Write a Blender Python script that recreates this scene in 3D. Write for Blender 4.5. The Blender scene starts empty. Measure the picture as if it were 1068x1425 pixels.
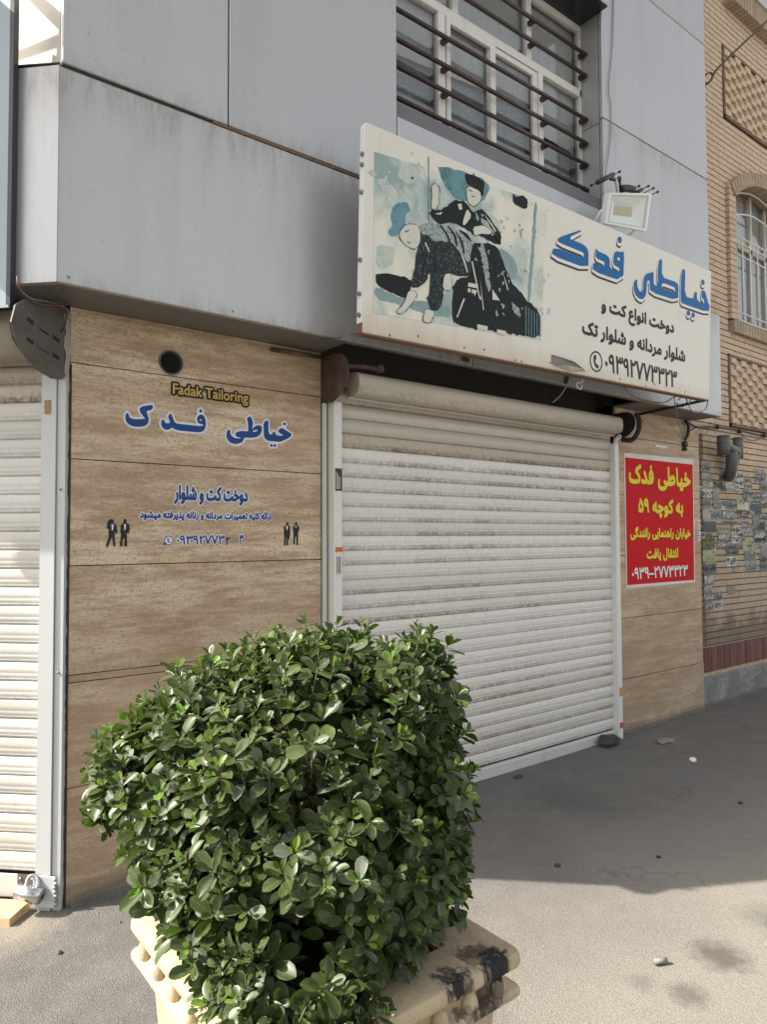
import bpy, bmesh, math, random, re
from mathutils import Vector, Matrix, noise as mnoise
R = math.radians
random.seed(7)
scene = bpy.context.scene
col = scene.collection

# ------------------------------------------------------------------ camera, sky, sun, exposure
cam_d = bpy.data.cameras.new('camera')
cam = bpy.data.objects.new('camera', cam_d); col.objects.link(cam)
rt = Vector((0.790999, -0.611802, -0.004337)); up = Vector((-0.018653, -0.031201, 0.999339)); fw = Vector((0.611532, 0.790396, 0.036092))
m = Matrix.Identity(4)
for i in range(3):
    m[i][0] = rt[i]; m[i][1] = up[i]; m[i][2] = -fw[i]
m[0][3], m[1][3], m[2][3] = 0, 0, 1.55
cam.matrix_world = m
cam_d.sensor_width = 36; cam_d.lens = 24.859; cam_d.clip_start = 0.05; cam_d.clip_end = 500
scene.camera = cam

SUN = Vector((-2.357, 1.285, 2.443)).normalized()
world = bpy.data.worlds.new('World'); scene.world = world; world.use_nodes = True
wn = world.node_tree; bg = wn.nodes['Background']
sky = wn.nodes.new('ShaderNodeTexSky'); sky.sky_type = 'NISHITA'; sky.sun_disc = False
sky.sun_elevation = math.asin(SUN.z); sky.sun_rotation = math.atan2(SUN.x, SUN.y)
sky.dust_density = 3.0; sky.air_density = 1.0; sky.ozone_density = 0.6
hs = wn.nodes.new('ShaderNodeHueSaturation'); hs.inputs['Saturation'].default_value = .30   # pale, dusty city sky
tn = wn.nodes.new('ShaderNodeMix'); tn.data_type = 'RGBA'; tn.blend_type = 'MULTIPLY'; tn.inputs[0].default_value = 1; tn.inputs[7].default_value = (1.0, .972, .935, 1)
wn.links.new(sky.outputs[0], hs.inputs['Color']); wn.links.new(hs.outputs[0], tn.inputs[6]); wn.links.new(tn.outputs[2], bg.inputs[0]); bg.inputs[1].default_value = 0.14
sun_d = bpy.data.lights.new('sun', 'SUN'); sun = bpy.data.objects.new('sun', sun_d); col.objects.link(sun)
sun_d.energy = 4.4; sun_d.angle = R(0.53); sun_d.color = (1.0, 0.93, 0.82)
sun.rotation_euler = SUN.to_track_quat('Z', 'Y').to_euler(); sun.location = (-4, 3, 8)
scene.view_settings.view_transform = 'Standard'; scene.view_settings.look = 'None'
scene.view_settings.exposure = 1.25; scene.view_settings.gamma = 1.0; scene.view_settings.use_curve_mapping = False

# ------------------------------------------------------------------ material helpers
class NT:
    def __init__(s, name, rough=.6, metal=0., spec=.5):
        s.m = bpy.data.materials.new(name); s.m.use_nodes = True; s.t = s.m.node_tree
        s.b = s.t.nodes['Principled BSDF']; s.b.inputs['Roughness'].default_value = rough
        s.b.inputs['Metallic'].default_value = metal; s.b.inputs['Specular IOR Level'].default_value = spec
        s.tc = s.t.nodes.new('ShaderNodeTexCoord'); s.geo = s.t.nodes.new('ShaderNodeNewGeometry'); s.oi = s.t.nodes.new('ShaderNodeObjectInfo')
    def n(s, typ, **k):
        x = s.t.nodes.new(typ)
        for a, v in k.items(): setattr(x, a, v)
        return x
    def l(s, a, b): s.t.links.new(a, b)
    def setin(s, sock, v):
        if isinstance(v, (int, float)): sock.default_value = v
        elif isinstance(v, (tuple, list)): sock.default_value = tuple(v) + ((1,) if len(v) == 3 and len(sock.default_value) == 4 else ())
        else: s.l(v, sock)
    def pos(s): return s.geo.outputs['Position']
    def obj(s): return s.tc.outputs['Object']
    def mapv(s, vec, scale=(1, 1, 1), loc=(0, 0, 0)):
        x = s.n('ShaderNodeMapping'); s.l(vec, x.inputs[0]); x.inputs['Scale'].default_value = scale; s.setin(x.inputs['Location'], loc); return x.outputs[0]
    def noise(s, scale, detail=4, vec=None, stretch=(1, 1, 1), rough=.55, dist=0., loc=(0, 0, 0)):
        x = s.n('ShaderNodeTexNoise'); x.inputs['Scale'].default_value = scale; x.inputs['Detail'].default_value = detail
        x.inputs['Roughness'].default_value = rough; x.inputs['Distortion'].default_value = dist
        s.l(s.mapv(vec or s.pos(), stretch, loc), x.inputs['Vector']); return x.outputs['Fac']
    def ramp(s, f, *st, interp='LINEAR'):
        x = s.n('ShaderNodeValToRGB'); x.color_ramp.interpolation = interp; e = x.color_ramp.elements
        while len(e) < len(st): e.new(.5)
        for k, (p, c) in enumerate(st):
            e[k].position = p; e[k].color = (c, c, c, 1) if isinstance(c, (int, float)) else tuple(c) + (1,)
        s.l(f, x.inputs[0]); return x.outputs[0]
    def mix(s, f, a, b, mode='MIX'):
        x = s.n('ShaderNodeMix', data_type='RGBA', blend_type=mode); s.setin(x.inputs[0], f); s.setin(x.inputs[6], a); s.setin(x.inputs[7], b); return x.outputs[2]
    def math(s, op, a, b=0., c=0.):
        x = s.n('ShaderNodeMath', operation=op); s.setin(x.inputs[0], a); s.setin(x.inputs[1], b)
        if op in ('MULTIPLY_ADD',): s.setin(x.inputs[2], c)
        return x.outputs[0]
    def xyz(s, v):
        x = s.n('ShaderNodeSeparateXYZ'); s.l(v, x.inputs[0]); return x.outputs
    def bump(s, h, strength=.3, dist=.002):
        x = s.n('ShaderNodeBump'); x.inputs['Strength'].default_value = strength; x.inputs['Distance'].default_value = dist
        s.l(h, x.inputs['Height']); s.l(x.outputs[0], s.b.inputs['Normal'])
    def color(s, c): s.setin(s.b.inputs['Base Color'], c)
    def rough(s, c): s.setin(s.b.inputs['Roughness'], c)
    def hsv(s, c, h=.5, sat=1., v=1.):
        x = s.n('ShaderNodeHueSaturation'); s.l(c, x.inputs['Color'])
        for k, q in (('Hue', h), ('Saturation', sat), ('Value', v)): s.setin(x.inputs[k], q)
        return x.outputs[0]
    def rnd(s, lo, hi, k=1.0):
        a = s.math('FRACT', s.math('MULTIPLY', s.oi.outputs['Random'], k)); return s.math('MULTIPLY_ADD', a, hi - lo, lo)

def simple(name, c, rough=.6, metal=0., var=.12, scale=12., bump=0.):
    q = NT(name, rough, metal); f = q.noise(scale, 5)
    q.color(q.mix(f, tuple(v * (1 - var) for v in c), tuple(min(1, v * (1 + var)) for v in c)))
    if bump: q.bump(q.noise(scale * 8, 4), bump, .002)
    return q.m

MT = {}
# pavement: dusty asphalt, exposure falloff painted in as grey left, paler beige right
q = NT('dusty_asphalt', .9, 0, .25)
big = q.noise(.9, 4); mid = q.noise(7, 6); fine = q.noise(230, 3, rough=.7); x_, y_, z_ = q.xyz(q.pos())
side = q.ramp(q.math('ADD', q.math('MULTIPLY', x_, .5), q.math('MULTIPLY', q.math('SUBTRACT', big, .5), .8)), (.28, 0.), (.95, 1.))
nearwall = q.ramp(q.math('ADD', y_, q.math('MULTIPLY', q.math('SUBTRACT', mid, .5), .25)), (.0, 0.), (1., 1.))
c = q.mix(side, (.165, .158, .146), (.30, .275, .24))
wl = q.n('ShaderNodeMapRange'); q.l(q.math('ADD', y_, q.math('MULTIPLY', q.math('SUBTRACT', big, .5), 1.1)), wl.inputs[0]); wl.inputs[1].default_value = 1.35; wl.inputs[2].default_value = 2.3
c = q.mix(q.math('MULTIPLY', wl.outputs[0], .72), c, (.122, .121, .119))  # building's shade deepened in the ground colour on the wall side
c = q.mix(q.ramp(mid, (.42, 0.), (.7, .3)), c, (.28, .26, .225))
vor = q.n('ShaderNodeTexVoronoi'); vor.inputs['Scale'].default_value = 230; q.l(q.pos(), vor.inputs['Vector'])
grain = q.ramp(vor.outputs['Distance'], (.08, 1.45), (.5, .42))
sp = q.mix(1., c, grain, 'MULTIPLY'); c = q.mix(.5, c, sp)
c = q.mix(q.ramp(fine, (.58, 0.), (.67, .5)), c, (.44, .41, .365))
c = q.mix(q.ramp(fine, (.34, .7), (.42, 0.)), c, (.06, .055, .05))
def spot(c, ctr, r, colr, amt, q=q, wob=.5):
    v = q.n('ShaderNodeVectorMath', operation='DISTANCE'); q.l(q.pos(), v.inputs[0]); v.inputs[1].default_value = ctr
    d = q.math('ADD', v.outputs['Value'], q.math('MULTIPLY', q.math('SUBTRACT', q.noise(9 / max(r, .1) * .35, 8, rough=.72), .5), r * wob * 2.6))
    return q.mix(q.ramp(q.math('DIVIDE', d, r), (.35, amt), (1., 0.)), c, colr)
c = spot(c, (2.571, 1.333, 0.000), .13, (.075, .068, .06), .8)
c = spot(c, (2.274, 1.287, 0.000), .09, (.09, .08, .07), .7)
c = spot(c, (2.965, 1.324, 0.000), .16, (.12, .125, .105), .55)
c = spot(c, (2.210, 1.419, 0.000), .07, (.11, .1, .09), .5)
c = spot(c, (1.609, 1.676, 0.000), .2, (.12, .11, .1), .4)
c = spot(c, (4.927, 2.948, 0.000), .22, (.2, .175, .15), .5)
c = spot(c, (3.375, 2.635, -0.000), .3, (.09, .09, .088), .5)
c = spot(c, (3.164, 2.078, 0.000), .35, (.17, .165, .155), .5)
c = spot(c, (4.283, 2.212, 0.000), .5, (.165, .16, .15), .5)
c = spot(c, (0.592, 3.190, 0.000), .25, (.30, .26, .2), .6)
# fine cracks
cr = q.n('ShaderNodeTexVoronoi', feature='DISTANCE_TO_EDGE'); cr.inputs['Scale'].default_value = .8
wv = q.n('ShaderNodeVectorMath', operation='ADD'); q.l(q.pos(), wv.inputs[0]); nz = q.n('ShaderNodeTexNoise'); nz.inputs['Scale'].default_value = 4; q.l(q.pos(), nz.inputs['Vector'])
ns = q.n('ShaderNodeVectorMath', operation='SCALE'); q.l(nz.outputs['Color'], ns.inputs[0]); ns.inputs['Scale'].default_value = .35; q.l(ns.outputs[0], wv.inputs[1]); q.l(wv.outputs[0], cr.inputs['Vector'])
ck = q.math('MULTIPLY', q.ramp(cr.outputs['Distance'], (.0, 1.), (.006, 0.)), q.ramp(q.noise(1.3, 3, loc=(5, 3, 0)), (.54, 0.), (.6, .35)))
c = q.mix(ck, c, (.04, .037, .034))
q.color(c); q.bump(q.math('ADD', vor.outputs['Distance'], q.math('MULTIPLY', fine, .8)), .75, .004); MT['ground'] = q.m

# travertine
q = NT('travertine', .62, 0, .35)
b1 = q.noise(1.7, 12, stretch=(1, 1, 6), dist=.25, rough=.68); b2 = q.noise(7, 12, stretch=(1, 1, 6.5), rough=.78); b3 = q.noise(1.2, 4); b4 = q.noise(55, 8, stretch=(1, 1, 1.6), rough=.8); b5 = q.noise(190, 3, rough=.7)
c = q.ramp(b1, (.40, (.33, .248, .165)), (.47, (.395, .308, .218)), (.53, (.465, .375, .275)), (.60, (.55, .46, .35)))
c = q.mix(q.ramp(b2, (.41, .5), (.49, 0.)), c, (.23, .165, .105))
c = q.mix(q.ramp(b2, (.53, 0.), (.60, .5)), c, (.58, .49, .375))
c = q.mix(q.ramp(b4, (.41, .75), (.47, 0.)), c, (.19, .135, .085))
c = q.mix(q.ramp(b4, (.56, 0.), (.64, .4)), c, (.58, .50, .39))
c = q.mix(q.ramp(b5, (.38, .45), (.46, 0.)), c, (.16, .12, .085))
c = q.mix(q.ramp(b3, (.45, 0.), (.6, .35)), c, (.29, .22, .155))
zz = q.xyz(q.pos())[2]
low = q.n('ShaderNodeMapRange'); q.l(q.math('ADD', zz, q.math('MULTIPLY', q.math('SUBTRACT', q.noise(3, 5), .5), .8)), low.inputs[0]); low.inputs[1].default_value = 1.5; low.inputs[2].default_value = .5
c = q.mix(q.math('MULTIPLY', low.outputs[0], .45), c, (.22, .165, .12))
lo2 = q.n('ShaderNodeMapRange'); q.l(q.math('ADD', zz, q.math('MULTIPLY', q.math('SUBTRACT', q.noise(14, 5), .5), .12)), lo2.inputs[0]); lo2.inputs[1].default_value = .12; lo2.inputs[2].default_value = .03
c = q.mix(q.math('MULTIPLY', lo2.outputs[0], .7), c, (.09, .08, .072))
c = q.hsv(c, sat=1.12, v=q.rnd(1.08, 1.25)); q.color(c)
q.bump(q.math('ADD', q.math('MULTIPLY', b2, .6), b4), .35, .003); MT['stone'] = q.m

def metalpaint(name, c, rough, metal, dirt=(.25, .2, .15), damt=.25):
    q = NT(name, rough, metal); f = q.noise(1.1, 4); st = q.noise(9, 6, stretch=(1, 1, .12), rough=.7); sm = q.noise(60, 3)
    k = q.mix(f, tuple(v * .93 for v in c), tuple(v * 1.05 for v in c))
    k = q.mix(q.ramp(st, (.55, 0.), (.8, damt)), k, dirt); k = q.mix(q.ramp(sm, (.66, 0.), (.74, damt)), k, dirt)
    q.color(q.hsv(k, v=q.rnd(.96, 1.04))); q.rough(q.math('MULTIPLY_ADD', st, .18, rough - .06)); q.bump(q.noise(1.4, 2), .08, .02); return q
q = NT('grey_aluminium_cladding', .38, .45); X, Y, Z = q.xyz(q.pos()); st = q.noise(7, 8, stretch=(1, 1, .06), rough=.7); fn = q.noise(26, 6, stretch=(1, 1, .2), rough=.7); sm = q.noise(70, 3); bg_ = q.noise(.8, 3)
k = q.mix(bg_, (.40, .405, .41), (.455, .46, .465)); k = q.mix(q.ramp(st, (.5, 0.), (.62, .16)), k, (.30, .285, .26))
for (z0, z1, am) in ((3.40, 3.12, .55), (2.55, 2.66, .5), (3.43, 3.55, .4), (4.51, 4.2, .3)):
    v = q.n('ShaderNodeMapRange'); q.l(q.math('ADD', Z, q.math('MULTIPLY', q.math('SUBTRACT', st, .5), abs(z1 - z0) * 2.5)), v.inputs[0]); v.inputs[1].default_value = z1; v.inputs[2].default_value = z0
    lim = q.math('LESS_THAN', Z, z0 + .012) if z1 < z0 else q.math('GREATER_THAN', Z, z0 - .012)
    k = q.mix(q.math('MULTIPLY', q.math('MULTIPLY', q.math('POWER', v.outputs[0], 2.2), lim), q.math('MULTIPLY', q.ramp(fn, (.42, .3), (.58, 1.)), am)), k, (.24, .215, .18))
k = q.mix(q.ramp(sm, (.66, 0.), (.70, .35)), k, (.2, .18, .15))
q.color(q.hsv(k, v=q.rnd(.96, 1.04))); q.rough(q.math('MULTIPLY_ADD', fn, .25, .27)); q.bump(q.math('ADD', q.noise(1.5, 2), q.math('MULTIPLY', q.noise(5, 2), .15)), .22, .03); MT['clad'] = q.m
q = metalpaint('soffit_sheet', (.17, .165, .158), .5, .2, (.14, .11, .08), .5); MT['soffit'] = q.m
MT['dark'] = simple('dark_void', (.02, .018, .016), .9)
MT['void'] = simple('unlit_bore', (.004, .004, .004), 1.)
MT['black'] = simple('black_glossy_sheet', (.018, .019, .024), .22)
MT['joint'] = simple('joint_sealant', (.06, .05, .042), .8)
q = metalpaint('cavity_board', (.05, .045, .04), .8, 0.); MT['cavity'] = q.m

# white shutter paint with grime banked along the lower half of each slat
def slatmat(name, c, gr, amt):
    q = NT(name, .5, .0, .45); o = q.obj(); X, Y, Z = q.xyz(o); P = q.pos()
    line = q.n('ShaderNodeMapRange')
    n1 = q.noise(38, 8, stretch=(1, 1, .5), rough=.8); n2 = q.noise(2.6, 5, stretch=(1, 1, .5)); n3 = q.noise(70, 4, stretch=(1, 1, .22), rough=.7); n4 = q.noise(150, 3)
    q.l(q.math('ADD', Z, q.math('MULTIPLY', q.math('SUBTRACT', n1, .5), .12)), line.inputs[0]); line.inputs[1].default_value = -.004; line.inputs[2].default_value = -.018
    topd = q.n('ShaderNodeMapRange'); q.l(q.math('ADD', Z, q.math('MULTIPLY', q.math('SUBTRACT', n1, .5), .03)), topd.inputs[0]); topd.inputs[1].default_value = .026; topd.inputs[2].default_value = .040
    band = q.math('ADD', q.math('MULTIPLY', line.outputs[0], q.ramp(n1, (.44, .25), (.54, 1.))), q.math('MULTIPLY', topd.outputs[0], .35))
    g = q.math('MULTIPLY', band, q.rnd(.35, 1.1, 7.)); g = q.math('MULTIPLY', g, q.math('MULTIPLY_ADD', q.ramp(n2, (.43, 0.), (.55, 1.)), .45, .6))
    g = q.math('ADD', q.math('MULTIPLY', g, amt), q.math('MULTIPLY', q.ramp(n3, (.52, 0.), (.62, 1.)), .22 * amt))
    k = q.mix(q.rnd(0, 1, 11.), tuple(v * f_ for v, f_ in zip(c, (.84, .82, .77))), c)
    k = q.mix(q.math('MINIMUM', g, 1.), k, gr)
    k = q.mix(q.ramp(n4, (.64, 0.), (.72, .35 * amt)), k, (.2, .17, .14))
    q.color(q.hsv(k, v=q.rnd(.93, 1.03, 3.))); q.bump(n4, .08, .001); q.rough(.45); return q.m
MT['slat'] = slatmat('white_slat_paint', (.71, .70, .67), (.31, .265, .215), 1.0)
MT['slat_top'] = slatmat('top_slat_paint', (.60, .58, .53), (.33, .28, .225), .5)
MT['slat_l'] = slatmat('cream_slat_paint', (.60, .595, .565), (.36, .33, .29), .6)
MT['slat_dirty'] = slatmat('very_dirty_slat_paint', (.52, .47, .40), (.17, .13, .095), 1.3)
MT['hood'] = slatmat('hood_paint', (.57, .53, .46), (.33, .27, .2), .7)
q = metalpaint('rail_paint', (.66, .665, .65), .42, .0, (.3, .27, .23), .3); MT['rail'] = q.m
q = metalpaint('rail_paint_dull', (.52, .52, .50), .5, .0, (.25, .2, .16), .45); MT['rail2'] = q.m
q = metalpaint('left_rail_paint', (.46, .475, .48), .5, .0, (.28, .27, .25), .35); MT['rail_l'] = q.m
q = NT('weathered_plate', .6, .1); f = q.noise(6, 7, rough=.7)
q.color(q.mix(q.ramp(f, (.4, 0.), (.65, .7)), (.125, .118, .108), (.075, .058, .047))); q.bump(f, .2, .003); MT['plate'] = q.m
q = NT('rusty_plate', .75, .0); f = q.noise(9, 7, rough=.7)
q.color(q.ramp(f, (.35, (.045, .028, .022)), (.6, (.095, .055, .042)), (.75, (.16, .15, .14)))); q.bump(f, .3, .003); MT['rust'] = q.m
MT['rust_shaded'] = simple('shaded_rust', (.022, .015, .013), .8, 0, .5, 20)  # rust with the shadow it sits in darkened into the colour
MT['barpaint'] = simple('maroon_bar_paint', (.045, .024, .023), .38, .1, .4, 30)
q = metalpaint('window_frame_paint', (.62, .61, .58), .45, .0, (.28, .25, .21), .5); MT['frame'] = q.m
q = metalpaint('cream_frame', (.52, .49, .42), .5, .0, (.25, .2, .14), .6); MT['frame2'] = q.m
MT['sill'] = simple('dark_grey_sill', (.13, .135, .14), .5, .1)
# glass
q = NT('window_glass', .05); q.color((.9, .95, .95)); q.b.inputs['Transmission Weight'].default_value = 1.; q.b.inputs['IOR'].default_value = 1.45
tr = q.n('ShaderNodeBsdfTransparent'); gl = q.n('ShaderNodeBsdfGlossy'); gl.inputs['Roughness'].default_value = .04; tr.inputs[0].default_value = (.93, .95, .95, 1)
fr = q.n('ShaderNodeLayerWeight'); fr.inputs['Blend'].default_value = .35; mx = q.n('ShaderNodeMixShader')
q.l(q.math('MULTIPLY_ADD', fr.outputs['Fresnel'], .75, .10), mx.inputs[0]); q.l(tr.outputs[0], mx.inputs[1]); q.l(gl.outputs[0], mx.inputs[2]); q.l(mx.outputs[0], q.t.nodes['Material Output'].inputs[0]); MT['glass'] = q.m
q = NT('lace_curtain', .9); f = q.noise(3, 3, stretch=(8, 1, 1)); g = q.noise(22, 6, dist=1.5)
q.color(q.mix(q.ramp(g, (.55, 0.), (.62, .2)), q.mix(f, (.42, .43, .42), (.56, .56, .54)), (.8, .8, .78))); MT['curtain'] = q.m
q = NT('reflection_dark_lace', .9); g = q.noise(16, 7, dist=2.5); q.color(q.mix(q.ramp(g, (.54, 0.), (.60, .3)), (.24, .26, .27), (.5, .52, .52))); MT['lace'] = q.m

# brick
q = NT('buff_brick', .85, 0, .25); f = q.noise(30, 5, rough=.7); g = q.noise(4, 4)
k = q.mix(q.rnd(0, 1, 5.), (.52, .41, .29), (.64, .505, .365)); k = q.mix(q.ramp(f, (.35, .45), (.6, 0.)), k, (.24, .17, .11))
X, Y, Z = q.xyz(q.pos())
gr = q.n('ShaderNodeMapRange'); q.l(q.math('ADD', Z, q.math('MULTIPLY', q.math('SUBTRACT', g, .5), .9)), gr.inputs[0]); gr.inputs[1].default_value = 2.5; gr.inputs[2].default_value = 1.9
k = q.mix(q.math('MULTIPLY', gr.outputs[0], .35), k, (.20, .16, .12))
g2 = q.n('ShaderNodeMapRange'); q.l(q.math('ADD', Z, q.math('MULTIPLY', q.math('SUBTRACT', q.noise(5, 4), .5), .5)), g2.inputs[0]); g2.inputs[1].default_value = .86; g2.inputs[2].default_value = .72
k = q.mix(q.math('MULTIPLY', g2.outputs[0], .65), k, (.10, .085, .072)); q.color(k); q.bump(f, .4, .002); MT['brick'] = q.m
def brickm(n, a, b, dk):
    q = NT(n, .85, 0, .25); f = q.noise(30, 5, rough=.7); k = q.mix(q.rnd(0, 1, 5.), a, b); q.color(q.mix(q.ramp(f, (.35, .5), (.6, 0.)), k, dk)); q.bump(f, .4, .002); return q.m
MT['brick_brown'] = brickm('brown_brick', (.17, .11, .085), (.22, .15, .115), (.09, .06, .05))
MT['brick_red'] = brickm('red_brick', (.16, .06, .05), (.215, .12, .10), (.07, .045, .04))
MT['brick_stuff'] = brickm('buff_brick_far', (.38, .275, .18), (.46, .33, .22), (.25, .18, .12))
MT['brick_edge'] = brickm('soldier_brick_buff', (.38, .30, .215), (.46, .365, .265), (.18, .13, .09))
MT['mortar'] = simple('dark_mortar', (.19, .125, .085), .95, 0, .3, 20)
MT['mortar_pale'] = simple('pale_mortar', (.33, .29, .26), .95, 0, .2, 20)
q = NT('veined_marble', .45, 0, .4); f = q.noise(2.2, 6, dist=2.2); g = q.noise(5, 7, dist=1.2)
k = q.ramp(f, (.38, (.17, .17, .17)), (.47, (.20, .21, .215)), (.5, (.31, .32, .315)), (.54, (.17, .19, .195)), (.7, (.24, .24, .23))); q.color(q.mix(q.ramp(g, (.45, 0.), (.7, .5)), k, (.17, .155, .135))); q.bump(g, .2, .003); MT['marble'] = q.m

# sign board
q = NT('sign_vinyl', .35, 0, .45); f = q.noise(2.0, 5); st = q.noise(14, 5, stretch=(1, 1, .06)); X, Y, Z = q.xyz(q.pos())
k = q.mix(f, (.63, .61, .535), (.70, .685, .615)); k = q.mix(q.ramp(st, (.6, 0.), (.8, .22)), k, (.5, .42, .30))
eb = q.n('ShaderNodeMapRange'); q.l(q.math('ADD', Z, q.math('MULTIPLY', q.math('SUBTRACT', q.noise(9, 5, stretch=(1, 1, .3)), .5), .16)), eb.inputs[0]); eb.inputs[1].default_value = 2.66; eb.inputs[2].default_value = 2.52
k = q.mix(q.math('MULTIPLY', eb.outputs[0], .55), k, (.42, .31, .19)); q.color(k); q.bump(st, .06, .004); MT['vinyl'] = q.m
MT['white'] = simple('white_sheet_metal', (.74, .74, .74), .4, 0, .06)
MT['rustyedge'] = simple('rusty_edge', (.16, .09, .05), .8, 0, .5, 25)
MT['galv'] = simple('bolt_steel', (.25, .24, .22), .45, .7)
MT['steel'] = simple('bright_steel', (.55, .56, .58), .25, .95, .1)
def flat(n, c, rough=.45, sp=0., spc=(.5, .5, .5), sc=120, th=(.5, .6)):
    q = NT(n, rough, 0, .15); f = q.noise(6, 5, stretch=(1, 1, .5)); k = q.mix(f, tuple(v * .85 for v in c), tuple(v * 1.12 for v in c))
    if sp: k = q.mix(q.math('MULTIPLY', q.ramp(q.noise(sc, 5, rough=.8), (th[0], 0.), (th[1], 1.)), sp), k, spc)
    if n.startswith('flyer'): k = q.hsv(k, sat=q.rnd(.4, 1.2, 5.), v=q.rnd(.6, 2.0, 13.))
    q.color(k); return q.m
MT['blue'] = flat('blue_print', (.010, .125, .34)); MT['halo'] = flat('white_print', (.74, .73, .70)); MT['shadowprint'] = flat('dark_shadow_print', (.05, .04, .035))
MT['ink'] = flat('black_print', (.028, .028, .028))
MT['navy'] = flat('navy_vinyl', (.018, .062, .22)); MT['wallhalo'] = flat('white_vinyl', (.66, .65, .68)); MT['gold'] = flat('gold_print', (.52, .34, .09)); MT['blackhalo'] = flat('black_vinyl', (.02, .018, .016))
MT['red'] = flat('red_banner', (.52, .008, .013), .65); MT['yellow'] = flat('yellow_print', (.72, .58, .03)); MT['postwhite'] = flat('white_banner', (.66, .62, .60), .5)
q = NT('faded_print_ground', .4); f = q.noise(2.6, 6, dist=.8); g = q.noise(12, 6, stretch=(1, 1, .25))
k = q.ramp(f, (.40, (.24, .34, .33)), (.46, (.42, .49, .45)), (.53, (.60, .61, .52)), (.60, (.68, .655, .55))); q.color(q.mix(q.ramp(g, (.5, 0.), (.72, .3)), k, (.36, .46, .44))); MT['pic_bg'] = q.m
MT['pic_dark'] = flat('faded_print_black', (.016, .02, .022), .6, .45, (.16, .19, .19), 34, (.60, .72))
MT['pic_mid'] = flat('faded_print_midtone', (.42, .50, .47), .45, .7, (.56, .58, .50), 40, (.46, .56))
MT['pic_back'] = flat('faded_print_tweed_light', (.36, .42, .40), .4, .8, (.05, .07, .08), 60, (.46, .60))
MT['pic_speck'] = flat('faded_print_tweed', (.02, .028, .032), .6, .8, (.34, .40, .38), 90, (.56, .66))
MT['pic_teal'] = flat('faded_print_teal', (.06, .14, .17), .4, .5, (.25, .36, .36), 30, (.45, .7))
MT['pic_fan'] = flat('faded_print_teal_drape', (.13, .27, .31), .4, .8, (.04, .09, .10), 14, (.48, .68))
MT['pic_cream'] = flat('faded_print_cream', (.60, .60, .52), .45, .5, (.36, .42, .38), 22, (.50, .66)); MT['pic_floor'] = flat('faded_print_floor', (.24, .34, .35), .4, .6, (.14, .24, .27), 16, (.45, .7))
# planter
q = NT('cast_plaster', .8, 0, .3); f = q.noise(5, 6); g = q.noise(46, 5, rough=.7); h = q.noise(140, 2)
k = q.mix(f, (.43, .345, .215), (.52, .43, .285)); k = q.mix(q.ramp(q.noise(3, 3), (.48, 0.), (.6, .45)), k, (.46, .31, .22)); k = q.mix(q.ramp(q.noise(16, 8, rough=.75), (.50, 0.), (.62, .5)), k, (.30, .235, .165))
k = q.mix(q.ramp(g, (.62, 0.), (.7, .55)), k, (.26, .19, .12)); k = q.mix(q.ramp(h, (.66, 0.), (.72, .6)), k, (.14, .1, .07))
pn = q.noise(12, 6, rough=.75, stretch=(1, 1, .5)); stk = q.noise(40, 4, stretch=(1, 1, .12), rough=.7)
msk = None
for ctr, r, a in (((1.061, 1.011, 0.690), .06, 1.), ((0.962, 1.011, 0.690), .055, 1.), ((1.044, 1.065, 0.700), .05, .8), ((1.028, 1.023, 0.620), .05, .9), ((1.053, 1.004, 0.640), .045, .7), ((0.974, 1.025, 0.620), .03, .8)):
    v = q.n('ShaderNodeVectorMath', operation='DISTANCE'); q.l(q.pos(), v.inputs[0]); v.inputs[1].default_value = ctr
    d = q.math('ADD', v.outputs['Value'], q.math('MULTIPLY', q.math('SUBTRACT', q.math('ADD', pn, q.math('MULTIPLY', q.math('SUBTRACT', stk, .5), .8)), .5), .11))
    t = q.ramp(q.math('DIVIDE', d, r), (.6, a), (.85, 0.)); msk = t if msk is None else q.math('MAXIMUM', msk, t)
k = q.mix(q.math('MULTIPLY', msk, q.ramp(stk, (.3, .35), (.5, 1.))), k, (.022, .02, .022)); q.color(k); q.bump(q.math('ADD', g, q.math('MULTIPLY', q.noise(14, 6, rough=.7), 1.2)), .6, .006); MT['planter'] = q.m
MT['soil'] = simple('soil', (.05, .035, .025), .95, 0, .5, 40, .6)
def leafmat(n, a, b, trans, rough):
    q = NT(n, rough, 0, .32); uv = q.xyz(q.tc.outputs['UV'])
    at = q.n('ShaderNodeAttribute', attribute_name='tint'); r = q.math('FRACT', q.math('ADD', at.outputs['Fac'], q.math('MULTIPLY', q.oi.outputs['Random'], 1.0)))
    k = q.mix(r, a, b)
    e = q.math('ABSOLUTE', q.math('SUBTRACT', uv[0], .5)); k = q.mix(q.ramp(e, (.0, .55), (.035, 0.)), k, tuple(min(1, v * 1.9 + .03) for v in b))
    k = q.mix(q.ramp(e, (.40, 0.), (.5, .45)), k, tuple(min(1, v * 1.8 + .05) for v in b))
    k = q.mix(q.ramp(q.noise(60, 4), (.48, 0.), (.70, .22)), k, (.20, .21, .15))
    q.color(k); q.b.inputs['Subsurface Weight'].default_value = 0.
    tl = q.n('ShaderNodeBsdfTranslucent'); tl.inputs[0].default_value = tuple(trans) + (1,); mx = q.n('ShaderNodeMixShader'); mx.inputs[0].default_value = .18
    q.l(q.b.outputs[0], mx.inputs[1]); q.l(tl.outputs[0], mx.inputs[2]); q.l(mx.outputs[0], q.t.nodes['Material Output'].inputs[0]); return q.m
MT['leaf'] = leafmat('mature_leaf', (.020, .036, .008), (.060, .088, .020), (.10, .19, .02), .40)
MT['leafy'] = leafmat('young_leaf', (.07, .14, .018), (.14, .24, .035), (.28, .5, .04), .38)
MT['leafdust'] = leafmat('dusty_leaf', (.10, .115, .082), (.16, .175, .13), (.15, .2, .06), .55)
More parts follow.
